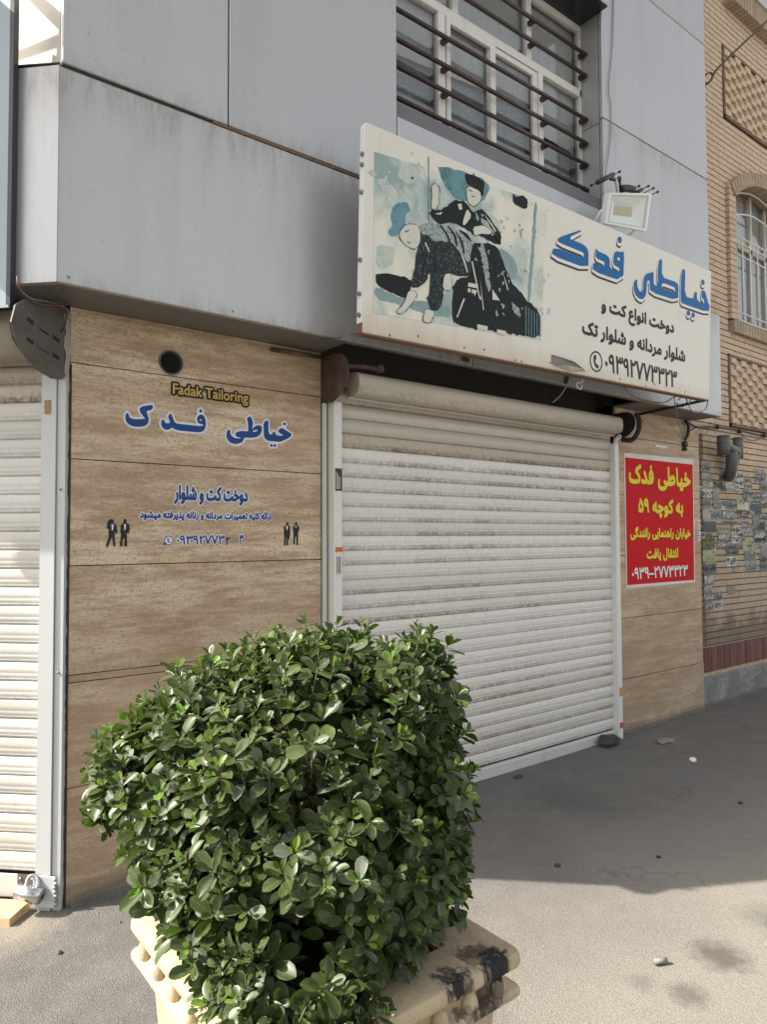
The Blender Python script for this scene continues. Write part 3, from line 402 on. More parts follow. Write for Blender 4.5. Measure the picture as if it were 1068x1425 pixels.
'stonelogo':'3088 4031 -16 1 -19 4 -20 12 -13 13 -12 23 -3 15 1 33 4 15 14 17 6 2 8 -2 5 -8 2 -27 5 -12 20 -19 16 -7 24 -4 26 0 25 4 -1 4 -46 10 -8 5 -7 12 1 8 11 17 14 8 43 10 66 2 3 2 3 15 -2 60 -4 23 -9 19 1 6 5 11 21 16 5 0 13 -6 15 -33 3 -13 1 -21 -6 -41 2 -8 3 1 16 18 12 10 28 12 18 3 19 -7 7 -8 4 -16 0 -18 -8 -24 -12 -18 -18 -18 -19 -12 -36 -10 -41 -5 -44 -1 -17 -5 -5 -5 -3 -12 -7 -13 -10 -14 -12 -8 -36 -13 -20 -4|3497 4031 -11 8 -1 7 10 12 9 2 12 -9 1 -7 -11 -12|3537 4034 -11 8 -2 7 12 12 9 1 11 -7 2 -7 -12 -13|3492 4091 -25 1 -15 3 -18 11 -13 16 -5 23 -3 33 -2 77 11 28 30 17 4 -2 10 -16 0 -89 2 -12 9 -17 9 -5 20 1 7 6 7 20 13 6 8 -6 9 -21 10 -7 21 -4 30 1 25 5 3 3 -4 5 -36 12 -15 12 -2 10 2 10 19 18 21 5 15 -3 84 -39 13 -13 -3 -16 -15 -13 -42 -26 -61 -29 -28 -6|2396 4109 -17 6 -10 7 -12 18 -4 16 2 30 7 10 8 3 11 -6 7 -18 8 -5 25 0 11 4 5 7 -1 5 -17 42 2 14 17 20 7 0 4 -3 29 -69 17 -12 53 -4 176 -1 32 5 6 3 2 3 -6 8 -17 3 -15 1 -12 7 -10 16 -3 13 2 21 5 11 13 13 11 6 19 2 8 -3 9 -7 11 -16 9 -29 2 -18 -1 -23 -5 -24 -10 -25 -16 -15 -23 -10 -24 -4 -186 1 -35 5 -25 14 -12 1 -24 -18 -18 -6|2121 4111 -31 2 -16 5 -11 4 -19 14 -10 14 -7 24 -1 15 4 23 4 11 5 4 5 1 8 -9 10 -25 8 -8 20 -7 26 -1 58 6 25 5 2 4 -5 9 -29 32 -8 14 -4 10 -1 15 2 12 21 15 75 23 22 -4 -3 -27 -12 -14 -35 -12 -10 -11 16 -36 7 -29 -4 -28 -9 -18 -19 -16 -19 -8 -39 -8|3289 4168 20 0 19 5 15 11 1 4 -3 4 -13 2 -13 -4 -25 -14 -3 -5|2731 4223 21 3 -1 5 -9 4 -9 3 -9 -4 0 -6|3650 4267 -12 9 -2 7 12 12 11 2 12 -8 2 -7 -14 -14|2733 4303 -13 10 -1 7 13 14 8 2 13 -11 1 -7 -13 -14',
'stonelogo_halo':'3064 4012 -42 18 -25 28 -13 36 0 34 7 26 25 28 22 4 22 -18 5 -34 11 -12 12 28 26 23 38 10 65 5 1 44 -14 62 10 20 30 23 22 1 18 -12 22 -42 4 -30 6 -6 38 13 34 -5 22 43 38 21 16 -2 20 -26 0 -84 8 -26 30 28 20 0 18 -13 7 27 29 26 28 7 -8 17 1 16 19 21 12 6 22 -2 20 -17 2 -20 -26 -34 82 -45 8 -11 0 -18 -4 -14 -18 -19 -50 -31 -62 -30 -48 -6 4 -30 -24 -25 -32 2 -28 -6 -12 6 -18 21 1 16 9 16 -32 6 -22 15 -17 21 -11 29 -30 -29 -26 -14 -44 -11 -76 -5 -26 -36 -32 -24 -40 -11|2392 4088 -36 19 -17 23 -7 22 2 34 8 18 22 15 26 -7 20 -21 -12 31 3 26 27 32 18 3 16 -9 32 -68 10 -8 184 -5 4 5 -10 20 -2 28 7 22 19 22 -8 26 3 14 25 24 22 0 25 -22 -4 -30 31 -38 8 -32 0 -52 -14 -46 -24 -26 -48 -17 -198 0 -36 6 -28 13 -40 -22|2102 4092 -44 10 -38 32 -14 34 4 48 18 27 16 6 20 -13 14 -28 14 -8 69 4 2 4 -28 42 -1 36 6 12 24 18 76 26 40 -2 14 -14 -2 -38 -18 -25 -32 -17 13 -38 1 -32 -3 -20 -13 -24 -24 -22 -26 -11 -40 -8',
'en':'3200 4422 -13 5 -6 7 -2 8 3 11 8 8 -2 8 5 8 -6 8 -3 5 0 11 3 6 5 7 13 6 29 0 3 -4 0 -9 -7 -3 2 -6 0 -8 -5 -10 -8 -6 -15 -5 2 -2 21 -7 8 -7 2 -7 -1 -11 -4 -5 -7 -6 -9 -3|3203 4436 9 0 8 3 0 6 -8 4 -6 1 -10 -4 0 -6|2526 4452 -5 3 -5 7 -2 4 2 11 6 7 22 12 -2 6 -4 2 -9 -1 -10 -7 -3 1 0 15 10 8 15 1 7 -2 7 -5 5 -11 0 -36 1 -1 4 2 3 -2 -1 -9 -9 -5 -7 0 -6 4 -11 -4|2646 4452 -6 3 -5 7 -2 4 2 11 7 8 19 9 2 4 -4 6 -7 0 -7 -2 -7 -7 -3 1 -1 15 10 8 7 2 9 0 7 -2 7 -5 5 -12 0 -35 1 -1 4 2 3 -2 0 -8 -9 -6 -8 0 -7 4 -9 -4|2873 4452 -6 3 -5 6 -2 5 2 12 10 9 16 7 2 2 -1 6 -4 2 -10 -1 -9 -7 -3 1 0 15 10 8 14 1 7 -2 8 -6 4 -10 0 -36 1 -1 4 2 3 -2 -1 -9 -9 -5 -6 0 -7 4 -10 -4|2999 4452 -10 4 -12 10 -5 12 0 12 4 15 8 9 13 6 12 1 13 -4 10 -10 5 -13 0 -15 -4 -12 -10 -10 -10 -5|2462 4453 -2 2 1 95 2 2 47 0 2 -2 -1 -13 -14 -1 -19 -1 0 -20 1 -1 31 0 2 -3 0 -12 -3 -2 -30 0 -1 -43 -3 -2|2600 4453 -12 3 -10 7 -4 7 -3 11 0 13 5 12 9 10 13 5 12 0 1 17 1 14 12 0 3 -2 0 -95 -3 -3|2694 4453 -2 2 1 96 13 1 2 -2 1 -55 21 24 12 1 4 -1 1 -3 -23 -29 24 -26 4 -5 0 -2 -2 -2 -16 1 -24 27 -2 -2 0 -24 -2 -2|2814 4453 -2 2 0 79 -1 2 -26 0 -2 2 0 12 3 2 42 0 30 0 2 -2 0 -12 -3 -2 -26 0 -1 -2 0 -79 -3 -3|2922 4453 -2 2 0 62 2 3 12 0 2 -3 0 -62 -3 -3|2950 4453 -2 2 0 95 2 2 12 0 2 -2 0 -95 -3 -3|3048 4453 -2 2 0 63 3 2 10 0 3 -2 1 -5 5 5 6 3 5 0 7 -3 6 -7 -6 -11 -3 -1 -7 5 -4 0 -4 -2 -4 -5 -2 -9 0 -34 -3 -2|3098 4453 -2 2 0 62 2 3 12 0 2 -3 0 -62 -2 -3|3126 4453 -2 2 0 62 2 3 11 0 4 -4 7 4 10 1 8 -3 8 -9 2 -7 0 -30 0 -18 -2 -2 -13 2 -1 44 -5 8 -8 0 -7 -8 0 -44 -3 -2|2534 4466 5 0 5 3 0 12 -2 1 -10 -8 -1 -4|2653 4466 6 0 4 3 0 12 -3 1 -10 -8 0 -4|2880 4466 6 0 4 3 0 12 -2 1 -10 -8 -1 -4|2603 4468 8 1 0 33 -5 3 -9 -1 -7 -6 -3 -12 1 -7 4 -8|3000 4468 7 0 7 3 6 9 1 10 -2 6 -4 5 -6 3 -7 1 -8 -4 -6 -11 3 -14 3 -5|3205 4487 8 1 3 6 -1 7 -5 3 -6 0 -4 -6 0 -7|2925 4527 -5 6 0 7 4 6 7 0 5 -5 0 -9 -5 -4|3102 4527 -6 5 -1 6 5 7 6 1 6 -4 1 -8 -6 -7',
'en_halo':'3202 4403 -24 9 -10 9 -7 13 -9 4 -14 -3 -40 0 -10 4 -8 7 -10 -8 -9 -3 -17 1 -12 5 -16 -7 -18 0 -22 7 -14 -6 -47 1 -10 -2 -32 0 -12 4 -12 10 -17 -12 -18 -1 -8 3 -8 6 -4 11 0 60 -3 3 -15 2 -8 7 -4 11 3 21 6 7 11 4 77 0 13 -8 6 -22 18 -3 8 16 9 8 20 3 11 6 16 0 15 -8 4 -11 1 -13 2 -3 14 4 14 0 22 -7 14 6 26 1 12 18 16 7 8 0 12 -7 12 -19 26 1 21 -9 24 8 31 0 9 -2 7 -7 4 -11 0 -14 -12 -32 10 -18 0 -21 -6 -12 -12 -11 -14 -6|2524 4434 -16 8 -8 12 -4 0 -6 -13 -13 -6 -18 1 -14 10 -3 9 0 96 10 15 10 4 52 0 12 -8 6 -22 18 -3 19 -9 24 12 1 14 9 12 11 4 12 0 15 -8 6 -22 17 -1 10 0 1 15 8 12 11 4 12 0 16 -8 6 -24 21 -1 10 -5 6 -10 0 -10 -16 -24 21 -27 0 -10 -9 -12 -11 -4 -16 0 -15 5 -13 -5 -61 -1 -10 3 -41 -2 -18 5 -16 -6',
'l1':'2553 3419 -6 6 -2 20 5 6 15 7 -10 7 -7 14 0 24 8 24 9 9 5 2 7 -4 8 -9 2 -7 3 -25 8 -1 2 3 -2 103 3 4 9 2 4 -2 2 -4 2 -96 3 -9 2 -1 5 1 4 25 6 7 7 -2 5 -5 -2 -25 2 -1 5 1 3 20 4 13 4 1 8 -3 2 -5 -1 -26 6 -1 2 3 -5 43 -5 -2 -7 5 -9 -4 -5 4 -3 7 0 13 7 11 0 9 3 6 8 5 8 -8 0 -12 7 -11 0 -17 8 4 4 -2 6 -28 0 -34 -2 -10 -7 -10 -10 -6 -7 1 -8 5 -11 -6 -6 0 -10 7 -7 -5 -11 -2 -11 7 -7 -5 -14 -2 -8 -20 -7 -8 -7 -6|2735 3419 -4 2 -3 7 -1 17 3 5 12 4 4 4 -11 8 -5 11 0 28 8 22 11 10 11 -3 8 -13 4 -23 0 -27 -4 -22 -9 -15 -12 -11|3150 3419 -6 6 -2 20 3 5 12 4 4 4 -6 4 -8 10 -2 20 -14 -8 -24 -20 -16 -6 -10 0 -8 3 -12 11 -9 -7 -15 -7 -27 -2 -18 5 -11 11 -6 15 0 31 3 15 4 4 9 -3 4 -6 -2 -18 2 -15 4 -4 9 -3 19 0 13 4 12 8 15 18 4 -2 7 -7 2 -17 19 1 15 10 -10 5 -12 -2 -4 4 -2 10 1 13 4 4 8 3 -6 8 -2 13 5 12 6 3 6 -5 3 -6 0 -14 -7 -11 14 -6 16 -15 8 -3 3 -10 9 23 6 5 7 4 8 -4 6 -8 5 -19 2 -19 7 9 10 -5 9 0 3 2 0 6 -12 38 0 10 10 11 3 0 4 -4 8 -24 5 -22 0 -24 -3 -12 -9 -11 -9 -4 -14 2 -13 8 -5 -22 -7 -11 -13 -12|2486 3420 -5 7 -2 17 2 4 14 12 7 15 2 14 -7 36 4 6 7 5 7 -4 5 -22 0 -43 -4 -16 -9 -15 -10 -12 -8 -5|2832 3456 -13 3 -7 5 -10 12 -4 13 0 25 4 20 6 3 10 -7 -2 -27 3 -9 4 -3 9 -3 18 0 16 5 13 11 8 12 4 2 4 -2 7 -8 0 -16 24 0 4 3 -1 8 -22 37 -1 9 2 13 6 11 27 25 7 4 4 -4 3 -13 0 -9 -26 -25 14 -27 5 -20 0 -19 -7 -17 -13 -8 -23 -2 -12 6 -8 8 -13 -9 -15 -5|2533 3460 -6 6 -2 132 5 6 8 0 5 -6 2 -132 -4 -6|2750 3490 4 2 -2 10 -2 0 -2 -4 0 -6|3165 3490 4 2 -2 10 -2 0 -2 -5 0 -5|2567 3492 5 1 -2 9 -1 1 -2 -3|2841 3531 -6 4 -3 6 1 17 8 8 8 -4 7 4 5 -3 4 -8 -1 -18 -8 -7 -7 4|3018 3531 -9 9 -1 13 2 5 7 8 9 -3 7 3 6 -5 3 -7 -1 -16 -3 -4 -6 -4 -6 4',
'l1_halo':'2482 3409 -10 10 -4 24 4 11 19 24 -4 51 10 14 17 8 0 47 8 15 18 2 10 -5 5 -12 1 -48 28 -6 4 4 0 56 10 10 20 0 10 -16 2 -57 7 -3 1 9 0 18 14 31 6 5 13 1 10 -7 13 -32 13 -16 5 -32 -1 -36 -5 -13 -10 -13 -8 -5 -88 0 -20 -30 -23 -10 -11 1 -7 6 -5 30 -4 3 -26 -32 -10 -7|2730 3409 -12 12 -3 18 1 10 7 12 -5 17 0 25 8 27 8 12 9 5 18 0 8 -6 10 -17 5 -26 2 0 4 37 7 10 21 2 5 16 10 12 31 0 8 -7 5 -14 -1 -16 -4 -9 -9 -8 -30 1 -4 -4 -1 -13 4 -4 22 1 14 8 14 18 14 2 2 39 30 34 16 11 10 -2 6 -5 7 -23 -4 -16 -18 -20 14 -38 4 2 7 29 7 6 19 0 4 18 10 11 27 0 8 -4 7 -10 1 -23 -11 -17 -35 -2 -2 -15 3 -5 14 0 18 6 18 20 16 4 6 19 0 14 5 14 11 9 13 0 13 -17 2 -24 12 -13 6 0 15 15 18 0 12 -9 13 -30 2 6 -8 24 3 19 15 13 12 -1 7 -7 10 -26 7 -34 -6 -35 -16 -17 -30 -2 -16 -26 -22 -13 -16 0 -8 10 -3 26 7 16 -4 7 -36 -20 -24 0 -16 6 -27 -8 -30 0 -13 4 -12 8 -7 11 -5 20 -4 0 -7 -25 -11 -10 -12 -6 -32 0 -17 6 -27 -8 -34 0 -20 12 -12 24 -3 0 -5 -31 -10 -23 -18 -16',
'l2':'2566 3259 -4 3 -1 7 -5 6 2 11 -8 4 -8 -4 -10 0 -9 4 -2 4 1 5 4 6 8 -2 6 0 3 2 -8 21 0 7 3 3 -4 2 -3 4 0 7 3 5 6 0 3 -7 0 -5 -3 -4 4 -3 12 -29 2 -3 8 0 2 2 -4 17 2 6 6 4 4 -3 3 -15 0 -14 -3 -6 -5 -6 6 -5 1 -9 -5 -6 -1 -7|2200 3266 -3 6 0 9 11 5 -9 8 0 16 5 12 6 3 4 1 7 -4 3 -4 4 -15 7 1 3 13 4 3 5 -2 2 -3 -1 -11 6 -1 2 5 2 10 3 3 5 -1 2 -2 -1 -14 7 -1 2 3 -1 17 3 4 6 -2 2 -16 4 -6 6 0 3 1 2 11 3 5 6 0 2 -6 -1 -10 10 -1 3 3 8 17 9 5 6 -3 3 -3 5 -12 0 -8 -3 -10 -6 -5 -5 -1 -11 4 -8 -4 -8 0 2 -12 -5 -5 -6 2 -4 -2 -5 2 -2 3 1 12 -8 0 -5 4 -8 -4 -7 0 -5 3 -7 -3 -7 0 -6 3 -8 -3 -8 0 -8 -13 -8 -5|2470 3266 -3 8 0 6 13 9 4 9 0 5 -4 13 1 6 5 4 3 -1 8 -21 9 -1 2 2 0 3 -4 14 1 5 9 5 2 -5 3 -13 0 -14 -3 -8 -10 -6 2 -2 6 3 3 -2 2 -4 0 -6 -2 -4 -4 -3 -5 3 -5 -3 -4 2 -2 4 1 11 -4 2 -12 -15|2696 3266 -2 2 -2 10 2 3 8 5 6 8 1 8 -4 13 0 5 2 3 4 2 4 -2 5 -13 -1 -20 -7 -13 -11 -10|2746 3266 -3 8 0 7 11 5 -6 3 -2 5 -2 4 1 12 6 12 5 3 5 1 7 -4 4 -12 0 -22 -3 -8 -7 -8 -9 -5|2900 3266 -4 9 1 5 14 10 4 11 -5 14 0 7 8 3 8 -19 2 -3 3 0 11 20 5 4 5 1 6 -3 3 -4 4 -10 0 -12 -3 -8 -8 -5 -13 4 -8 -4 -9 1 -6 -9 -7 -7 -9 -5|3076 3266 -2 3 -2 9 2 3 8 5 6 8 2 8 -5 18 6 5 4 -1 6 -19 3 -2 8 1 3 15 3 2 6 -3 1 -14 9 -1 10 20 9 5 4 0 4 -3 9 -19 3 -3 7 1 -5 10 1 9 4 5 8 4 10 0 5 -3 5 -7 0 -6 -3 -13 13 0 2 3 -4 16 1 6 7 3 3 -2 4 -18 0 -9 -3 -8 -2 -4 -5 -3 -15 -1 -14 5 -13 -5 -9 0 -5 2 -10 -4 -12 8 -6 -6 -10 0 1 -12 -2 -4 -3 -2 -5 3 -4 -3 -5 2 -2 5 1 11 -9 1 -9 -14|3458 3266 -3 3 -2 9 2 3 8 5 7 9 2 6 -5 14 0 5 6 5 3 -1 4 -10 2 -9 -1 -13 -6 -14 -7 -7|3295 3268 -5 6 1 12 -11 1 -7 7 -10 1 -7 4 -4 7 0 11 2 5 6 7 10 6 3 6 5 1 3 -4 1 -29 2 -5 10 -1 2 6 2 9 4 3 6 -3 -1 -14 3 -1 9 0 1 2 0 52 3 3 5 0 2 -3 1 -25 0 -16 2 -12 2 -1 17 1 0 2 -3 6 -13 15 0 11 4 5 4 4 19 12 3 -1 3 -8 -1 -5 -18 -13 8 -10 6 -12 -2 -16 -4 -4 -8 -4 -16 0 -7 3 -8 -3 -9 0 2 -12 -2 -3 -4 -3 -5 3|3008 3284 -13 5 -7 9 -1 14 1 10 3 3 7 -2 0 -15 4 -5 9 -2 17 0 14 3 5 4 -3 14 0 4 2 3 4 3 4 -2 3 -12 1 -13 -5 -13 -7 -4 -11 -3|2172 3286 -8 4 -2 7 4 8 8 -2 7 0 3 2 -2 9 -6 13 0 4 2 3 5 3 5 -6 7 -17 1 -13 -5 -11 -5 -3|2407 3286 -7 4 -3 4 -7 0 -6 2 -4 3 -4 7 0 10 2 6 6 7 10 6 3 6 6 0 2 -3 1 -29 2 -5 8 -1 3 2 3 13 3 3 5 -1 2 -2 -1 -14 13 -1 1 1 -1 2 -3 8 0 6 4 13 7 7 -4 7 0 6 4 5 5 0 3 -3 0 -9 -2 -5 6 -3 5 -12 1 -19 -4 -11 -6 -6 -11 -4 -16 0 -8 3 -7 -3|2631 3286 -5 3 -4 5 -10 1 -8 5 -4 8 2 14 6 6 10 7 3 6 6 0 3 -6 2 -30 2 -2 8 0 2 5 -4 12 0 6 5 5 -5 6 0 9 3 3 3 1 5 -5 0 -8 -3 -4 4 -7 2 -11 0 -16 -4 -8 -4 -3 -5 -2|2670 3286 -7 4 -3 11 -2 57 4 2 4 0 3 -3 2 -52 3 -2 8 0 2 1 -4 22 5 5 -5 7 0 6 2 4 3 2 3 -1 4 -5 0 -6 -4 -6 3 -3 2 -7 2 -20 -3 -9 -5 -5 -5 -2|2826 3286 -7 3 -4 5 -7 0 -10 5 -3 7 0 12 3 6 5 6 9 5 2 6 8 0 2 -3 1 -32 3 -3 8 1 1 5 -3 17 4 5 -5 7 1 8 3 3 3 1 3 -2 2 -5 -1 -6 -3 -5 3 -4 3 -8 1 -21 -4 -7 -2 -3 -8 -3|2856 3286 -3 4 -1 67 2 3 6 0 3 -3 1 -67 -2 -4|2876 3286 -9 5 0 7 4 7 14 -2 4 3 -9 20 2 8 6 3 3 -3 9 -22 0 -13 -4 -7 -4 -4 -6 -2|3066 3286 -3 4 -1 67 2 3 6 0 2 -3 2 -67 -2 -4|3417 3286 -7 3 -4 5 -7 0 -7 3 -6 9 0 11 3 7 5 6 9 5 3 6 5 1 3 -2 2 -23 0 -9 1 -4 10 -1 1 7 -3 16 2 3 5 3 4 -4 4 -18 -1 -12 -4 -8 -9 -4|3447 3286 -3 4 0 67 2 3 6 0 2 -3 2 -67 -2 -4|3491 3286 -3 4 -1 67 2 3 5 0 2 -2 2 -4 1 -64 -2 -4|3155 3302 3 0 -3 8 -2 1 -4 -5|2757 3302 5 1 -2 5 -2 1 -2 -3 0 -2|2340 3303 4 3 -4 5 -4 -5|2948 3304 6 0 -1 6 -2 1 -2 -1 -3 -4|2391 3311 5 1 -2 5 -6 -3|2616 3311 4 1 0 5 -2 0 -6 -4|2809 3311 4 1 0 5 -3 0 -4 -3|3267 3311 5 1 -2 5 -6 -3|3400 3311 4 1 0 5 -2 0 -5 -3|2453 3318 5 0 -1 4 -1 2 -2 -2 -2 -2|2419 3321 -4 6 0 6 2 5 4 2 5 -3 6 2 3 -1 2 -6 -2 -9 -5 -2 -4 2|3027 3322 -5 3 -5 -3 -5 4 0 11 6 3 4 -2 6 2 4 -3 0 -11|2256 3325 -4 3 -1 3 0 9 4 4 1 6 2 2 4 2 4 -4 2 -6 4 -6 0 -8 -6 -5 -4 3|2708 3327 -5 4 0 9 2 4 5 1 3 -3 2 -8 -3 -5|3216 3332 -5 6 0 7 1 3 4 2 6 -2 6 2 4 -5 0 -7 -1 -4 -4 -2 -5 2|3423 3333 -3 6 1 17 2 4 5 3 7 -2 1 -2 0 -7 4 -8 -1 -5 -5 -3',
'l2_halo':'2564 3249 -10 7 -10 20 -14 0 -6 -11 -7 -5 -17 0 -10 4 -18 -8 -10 5 -8 16 -50 0 -28 13 -9 12 -13 -22 -11 -4 -15 2 -8 -14 -7 -4 -20 1 -12 17 -41 -1 -7 -2 -7 -8 -14 -9 -14 -2 -7 5 -6 15 -22 3 -11 11 0 10 5 9 11 7 0 21 10 9 4 1 8 -3 9 -12 17 3 17 -8 7 5 1 8 9 17 13 6 9 -5 10 -20 13 -11 13 3 12 -4 11 9 12 3 7 -4 8 -8 6 -11 2 0 8 17 16 17 12 3 11 -5 8 3 15 -2 8 15 10 6 12 -6 5 -19 8 -11 8 3 10 -3 14 8 9 -2 4 18 8 7 7 0 11 -8 6 -21 13 5 8 0 8 -9 3 -14 2 0 9 16 15 16 17 3 28 17 12 -1 8 -8 10 0 11 -7 12 2 7 -4 5 -8 0 -15 5 -18 -2 -26 -6 -12 -9 -9 -12 -7 -6 0 -8 5 -6 15 -13 1 -11 5 -14 -6 -13 1 -29 13 -10 12 -4 -12 1 -19 -6 -12 -9 -9|2744 3256 -7 5 -4 13 3 15 0 25 8 14 10 6 10 0 10 -6 7 -13 3 0 7 16 17 18 16 3 30 18 8 -1 7 -5 5 -22 15 4 7 -4 8 -11 13 4 14 -9 12 10 13 1 13 -10 5 -13 3 0 7 18 17 3 6 11 7 4 16 0 13 -10 6 1 3 3 1 18 11 8 10 -2 6 -6 2 -27 12 -1 12 -9 15 5 12 -5 8 8 10 5 19 -6 17 10 12 1 12 16 18 1 7 -4 5 -7 1 -13 -4 -10 2 -9 2 0 8 16 18 17 10 2 8 -3 4 -7 2 -14 15 2 3 3 0 27 5 7 15 2 13 -11 20 11 9 -5 6 -9 -1 -15 -11 -10 7 -16 2 0 8 18 16 17 10 3 7 14 8 6 27 -2 7 -3 5 -7 1 -24 2 -3 12 4 -1 20 5 10 14 2 10 -9 0 -76 -8 -7 -12 -1 -15 -15 -12 -5 -11 5 -7 17 -27 -1 -29 13 -9 13 -2 0 -4 -15 -7 -6 -13 -6 -26 1 -8 -13 -9 -4 -21 2 -9 16 -25 12 -10 12 -9 -18 -13 -7 -16 -1 -14 3 -9 -3 -28 -1 -11 3 -8 -14 -7 -4 -18 0 -11 7 -20 -11 -11 5 -5 15 -5 4 -23 -5 -34 1 -12 6 -11 16 -7 -13 -8 -6 -32 -3 -16 -15 -13 -5 -9 5 -8 15 -15 2 -12 -2 -10 4 -12 -4 -13 1 -26 12 -11 11 -4 -17 -9 -16 -18 -11',
'l3':'2578 3043 -1 2 -3 12 -3 25 -12 0 -9 2 -8 6 -3 6 -1 11 2 7 5 8 6 5 7 3 7 0 5 -2 5 -4 4 -6 3 -7 4 -43 4 -21 -2 -3|2708 3043 -3 6 -5 33 -12 0 -10 2 -7 6 -3 8 0 11 1 5 4 6 7 7 7 3 12 -2 7 -6 4 -10 9 -65 -3 -3|2812 3043 -2 2 -14 45 -12 34 2 4 8 3 4 -3 19 -52 1 0 19 48 4 6 11 -5 12 6 2 -1 21 -55 7 19 14 34 3 2 8 -3 2 -2 1 -3 -17 -40 -11 -35 -4 -3 -9 0 -17 50 -12 29 -16 -39 -12 -38 -3 -2|2612 3044 -2 2 -2 35 -8 45 9 4 3 -1 6 -17 4 -3 5 3 4 14 9 0 2 -3 -1 -11 3 -2 5 0 2 2 -3 10 1 4 9 4 3 -4 3 -12 -2 -11 -6 -6 -6 -2 -8 0 -8 3 -5 -3 -9 -1 4 -48 -2 -2|2741 3044 -2 5 -4 45 -6 32 2 2 9 1 3 -2 2 -10 5 -2 11 0 3 1 4 4 1 7 2 2 9 -1 2 -2 0 -5 -2 -7 -3 -6 -8 -6 -9 -2 -11 -1 3 -30 1 -23 -3 -2|2938 3044 -2 6 -3 40 -7 36 10 4 2 -1 6 -18 5 -2 3 1 2 2 3 14 10 -1 2 -2 -1 -12 1 -1 5 0 3 2 -3 11 1 3 2 2 7 2 4 -4 2 -9 -1 -13 -4 -5 -9 -4 -8 0 -7 3 -8 -4 -6 0 4 -48 -3 -2|2519 3068 -11 12 0 3 5 6 3 4 3 -1 12 -12 -1 -2 -9 -9|2561 3096 7 1 2 3 -4 12 -6 3 -5 -3 -2 -3 -1 -6 2 -4|2690 3096 8 1 1 1 -4 13 -5 4 -7 -4 -2 -7 2 -5',
'l3_halo':'2576 3034 -8 8 -6 28 -2 3 -18 4 -16 -17 -8 -1 -17 13 -4 8 3 8 12 14 8 1 8 -2 1 11 6 12 10 10 11 5 19 -2 13 -14 7 11 12 5 9 -1 7 -6 6 4 15 -1 10 4 8 -1 9 -6 11 6 15 1 9 -3 12 -13 5 10 10 5 12 0 12 -14 5 9 6 5 29 2 9 -7 12 -25 13 26 8 6 12 -3 10 3 10 -2 5 -6 11 -24 13 25 7 7 16 -4 17 3 10 -6 7 3 13 -1 17 4 9 -8 4 -16 -1 -13 -10 -13 -9 -3 -21 -2 1 -38 -4 -8 -6 -3 -14 -1 -8 8 -7 51 -19 -52 -7 -6 -18 0 -7 7 -10 36 -8 17 -20 -55 -6 -5 -17 -1 -7 7 -16 50 -5 7 -21 -11 3 -41 -2 -6 -6 -5 -17 -1 -9 8 -8 -7 -17 0 -8 9 -6 27 -15 4 -16 12 -26 -2 1 -39 -6 -10 -19 -2 -9 8 -8 -7',
'l4':'3155 3043 -2 2 -3 49 -4 35 5 4 4 1 5 -20 3 -2 2 5 2 13 2 1 6 -1 1 -2 0 -10 0 -5 4 1 0 6 -2 10 5 3 4 1 1 -2 2 -8 0 -16 -2 -6 -5 -4 -8 0 -5 2 -9 -4 3 -50 -2 -2',
'l4_halo':'3152 3034 -7 5 -2 6 -7 86 4 7 8 4 26 -2 10 4 8 -2 6 -9 3 -12 -1 -17 -12 -14 -14 -2 -2 -3 2 -39 -2 -6 -8 -6',
'l6':'3012 3032 -5 53 -5 25 2 3 6 1 6 -13 12 -1 6 4 4 10 7 -2 0 -8 -4 -9 -7 -6 -16 -3 3 -50 -1 -2',
'wa_halo':'2484 3083 -2 16 -8 15 -12 12 -14 7 -16 3 -17 -3 -15 -7 -11 -12 -8 -15 -2 -16 2 -17 8 -14 11 -12 15 -7 17 -3 16 3 14 7 12 12 8 14',
'wa':'2477 3083 -2 14 -7 13 -10 10 -12 6 -14 2 -14 -2 -13 -6 -10 -10 -7 -13 -2 -14 2 -14 7 -13 10 -10 13 -6 14 -3 14 3 12 6 10 10 7 13|2469 3083 -2 11 -5 11 -8 8 -11 5 -11 2 -12 -2 -10 -5 -9 -8 -5 -11 -2 -11 2 -12 5 -10 9 -8 10 -6 12 -1 11 1 11 6 8 8 5 10|2423 3104 8 -3 1 -10 -6 -4 2 -7 7 -7 5 1 6 -5 -5 -7 -8 0 -10 9 -5 12 0 13|2386 3066 19 -18 -24 -13',
'man0':'1913 3274 16 -3 5 -18 -5 -14 26 -14 13 -63 -12 -23 -14 23 0 -35 8 -95 -18 0 -11 86 -13 -27 -20 -62 -21 1 23 79 3 71 -17 18 3 44 13 22',
'shirt0':'1913 3228 21 -3 -6 -45 -11 -9',
'man1':'2025 3276 16 0 5 -18 -3 -18 23 -10 10 -40 -14 -46 -14 10 4 -123 -25 0 3 78 -18 -18 -2 -59 -22 0 10 104 -7 26 6 60 25 18 -4 21',
'shirt1':'2022 3229 18 0 -5 -49 -9 -5',
'man2':'3683 3266 14 0 7 -19 -4 -15 19 -10 5 -78 -12 -62 -15 0 5 -57 -21 -3 0 91 -10 -21 -2 -66 -19 0 4 98 -7 93 31 15 -2 17',
'shirt2':'3673 3224 22 0 -5 -38 -10 -6',
'man3':'3789 3266 15 1 4 -19 -2 -15 22 -11 5 -35 -15 -32 0 -127 -19 -4 -3 99 -14 -21 -3 -69 -19 0 5 122 -10 38 7 31 22 11 -2 17',
'shirt3':'3779 3224 22 0 -7 -16 -8 0',
'poster':'9702 4407 2078 31 -22 -2132 -2054 -9',
'poster_red':'9734 4336 2018 8 -28 -1996 -1990 -3',
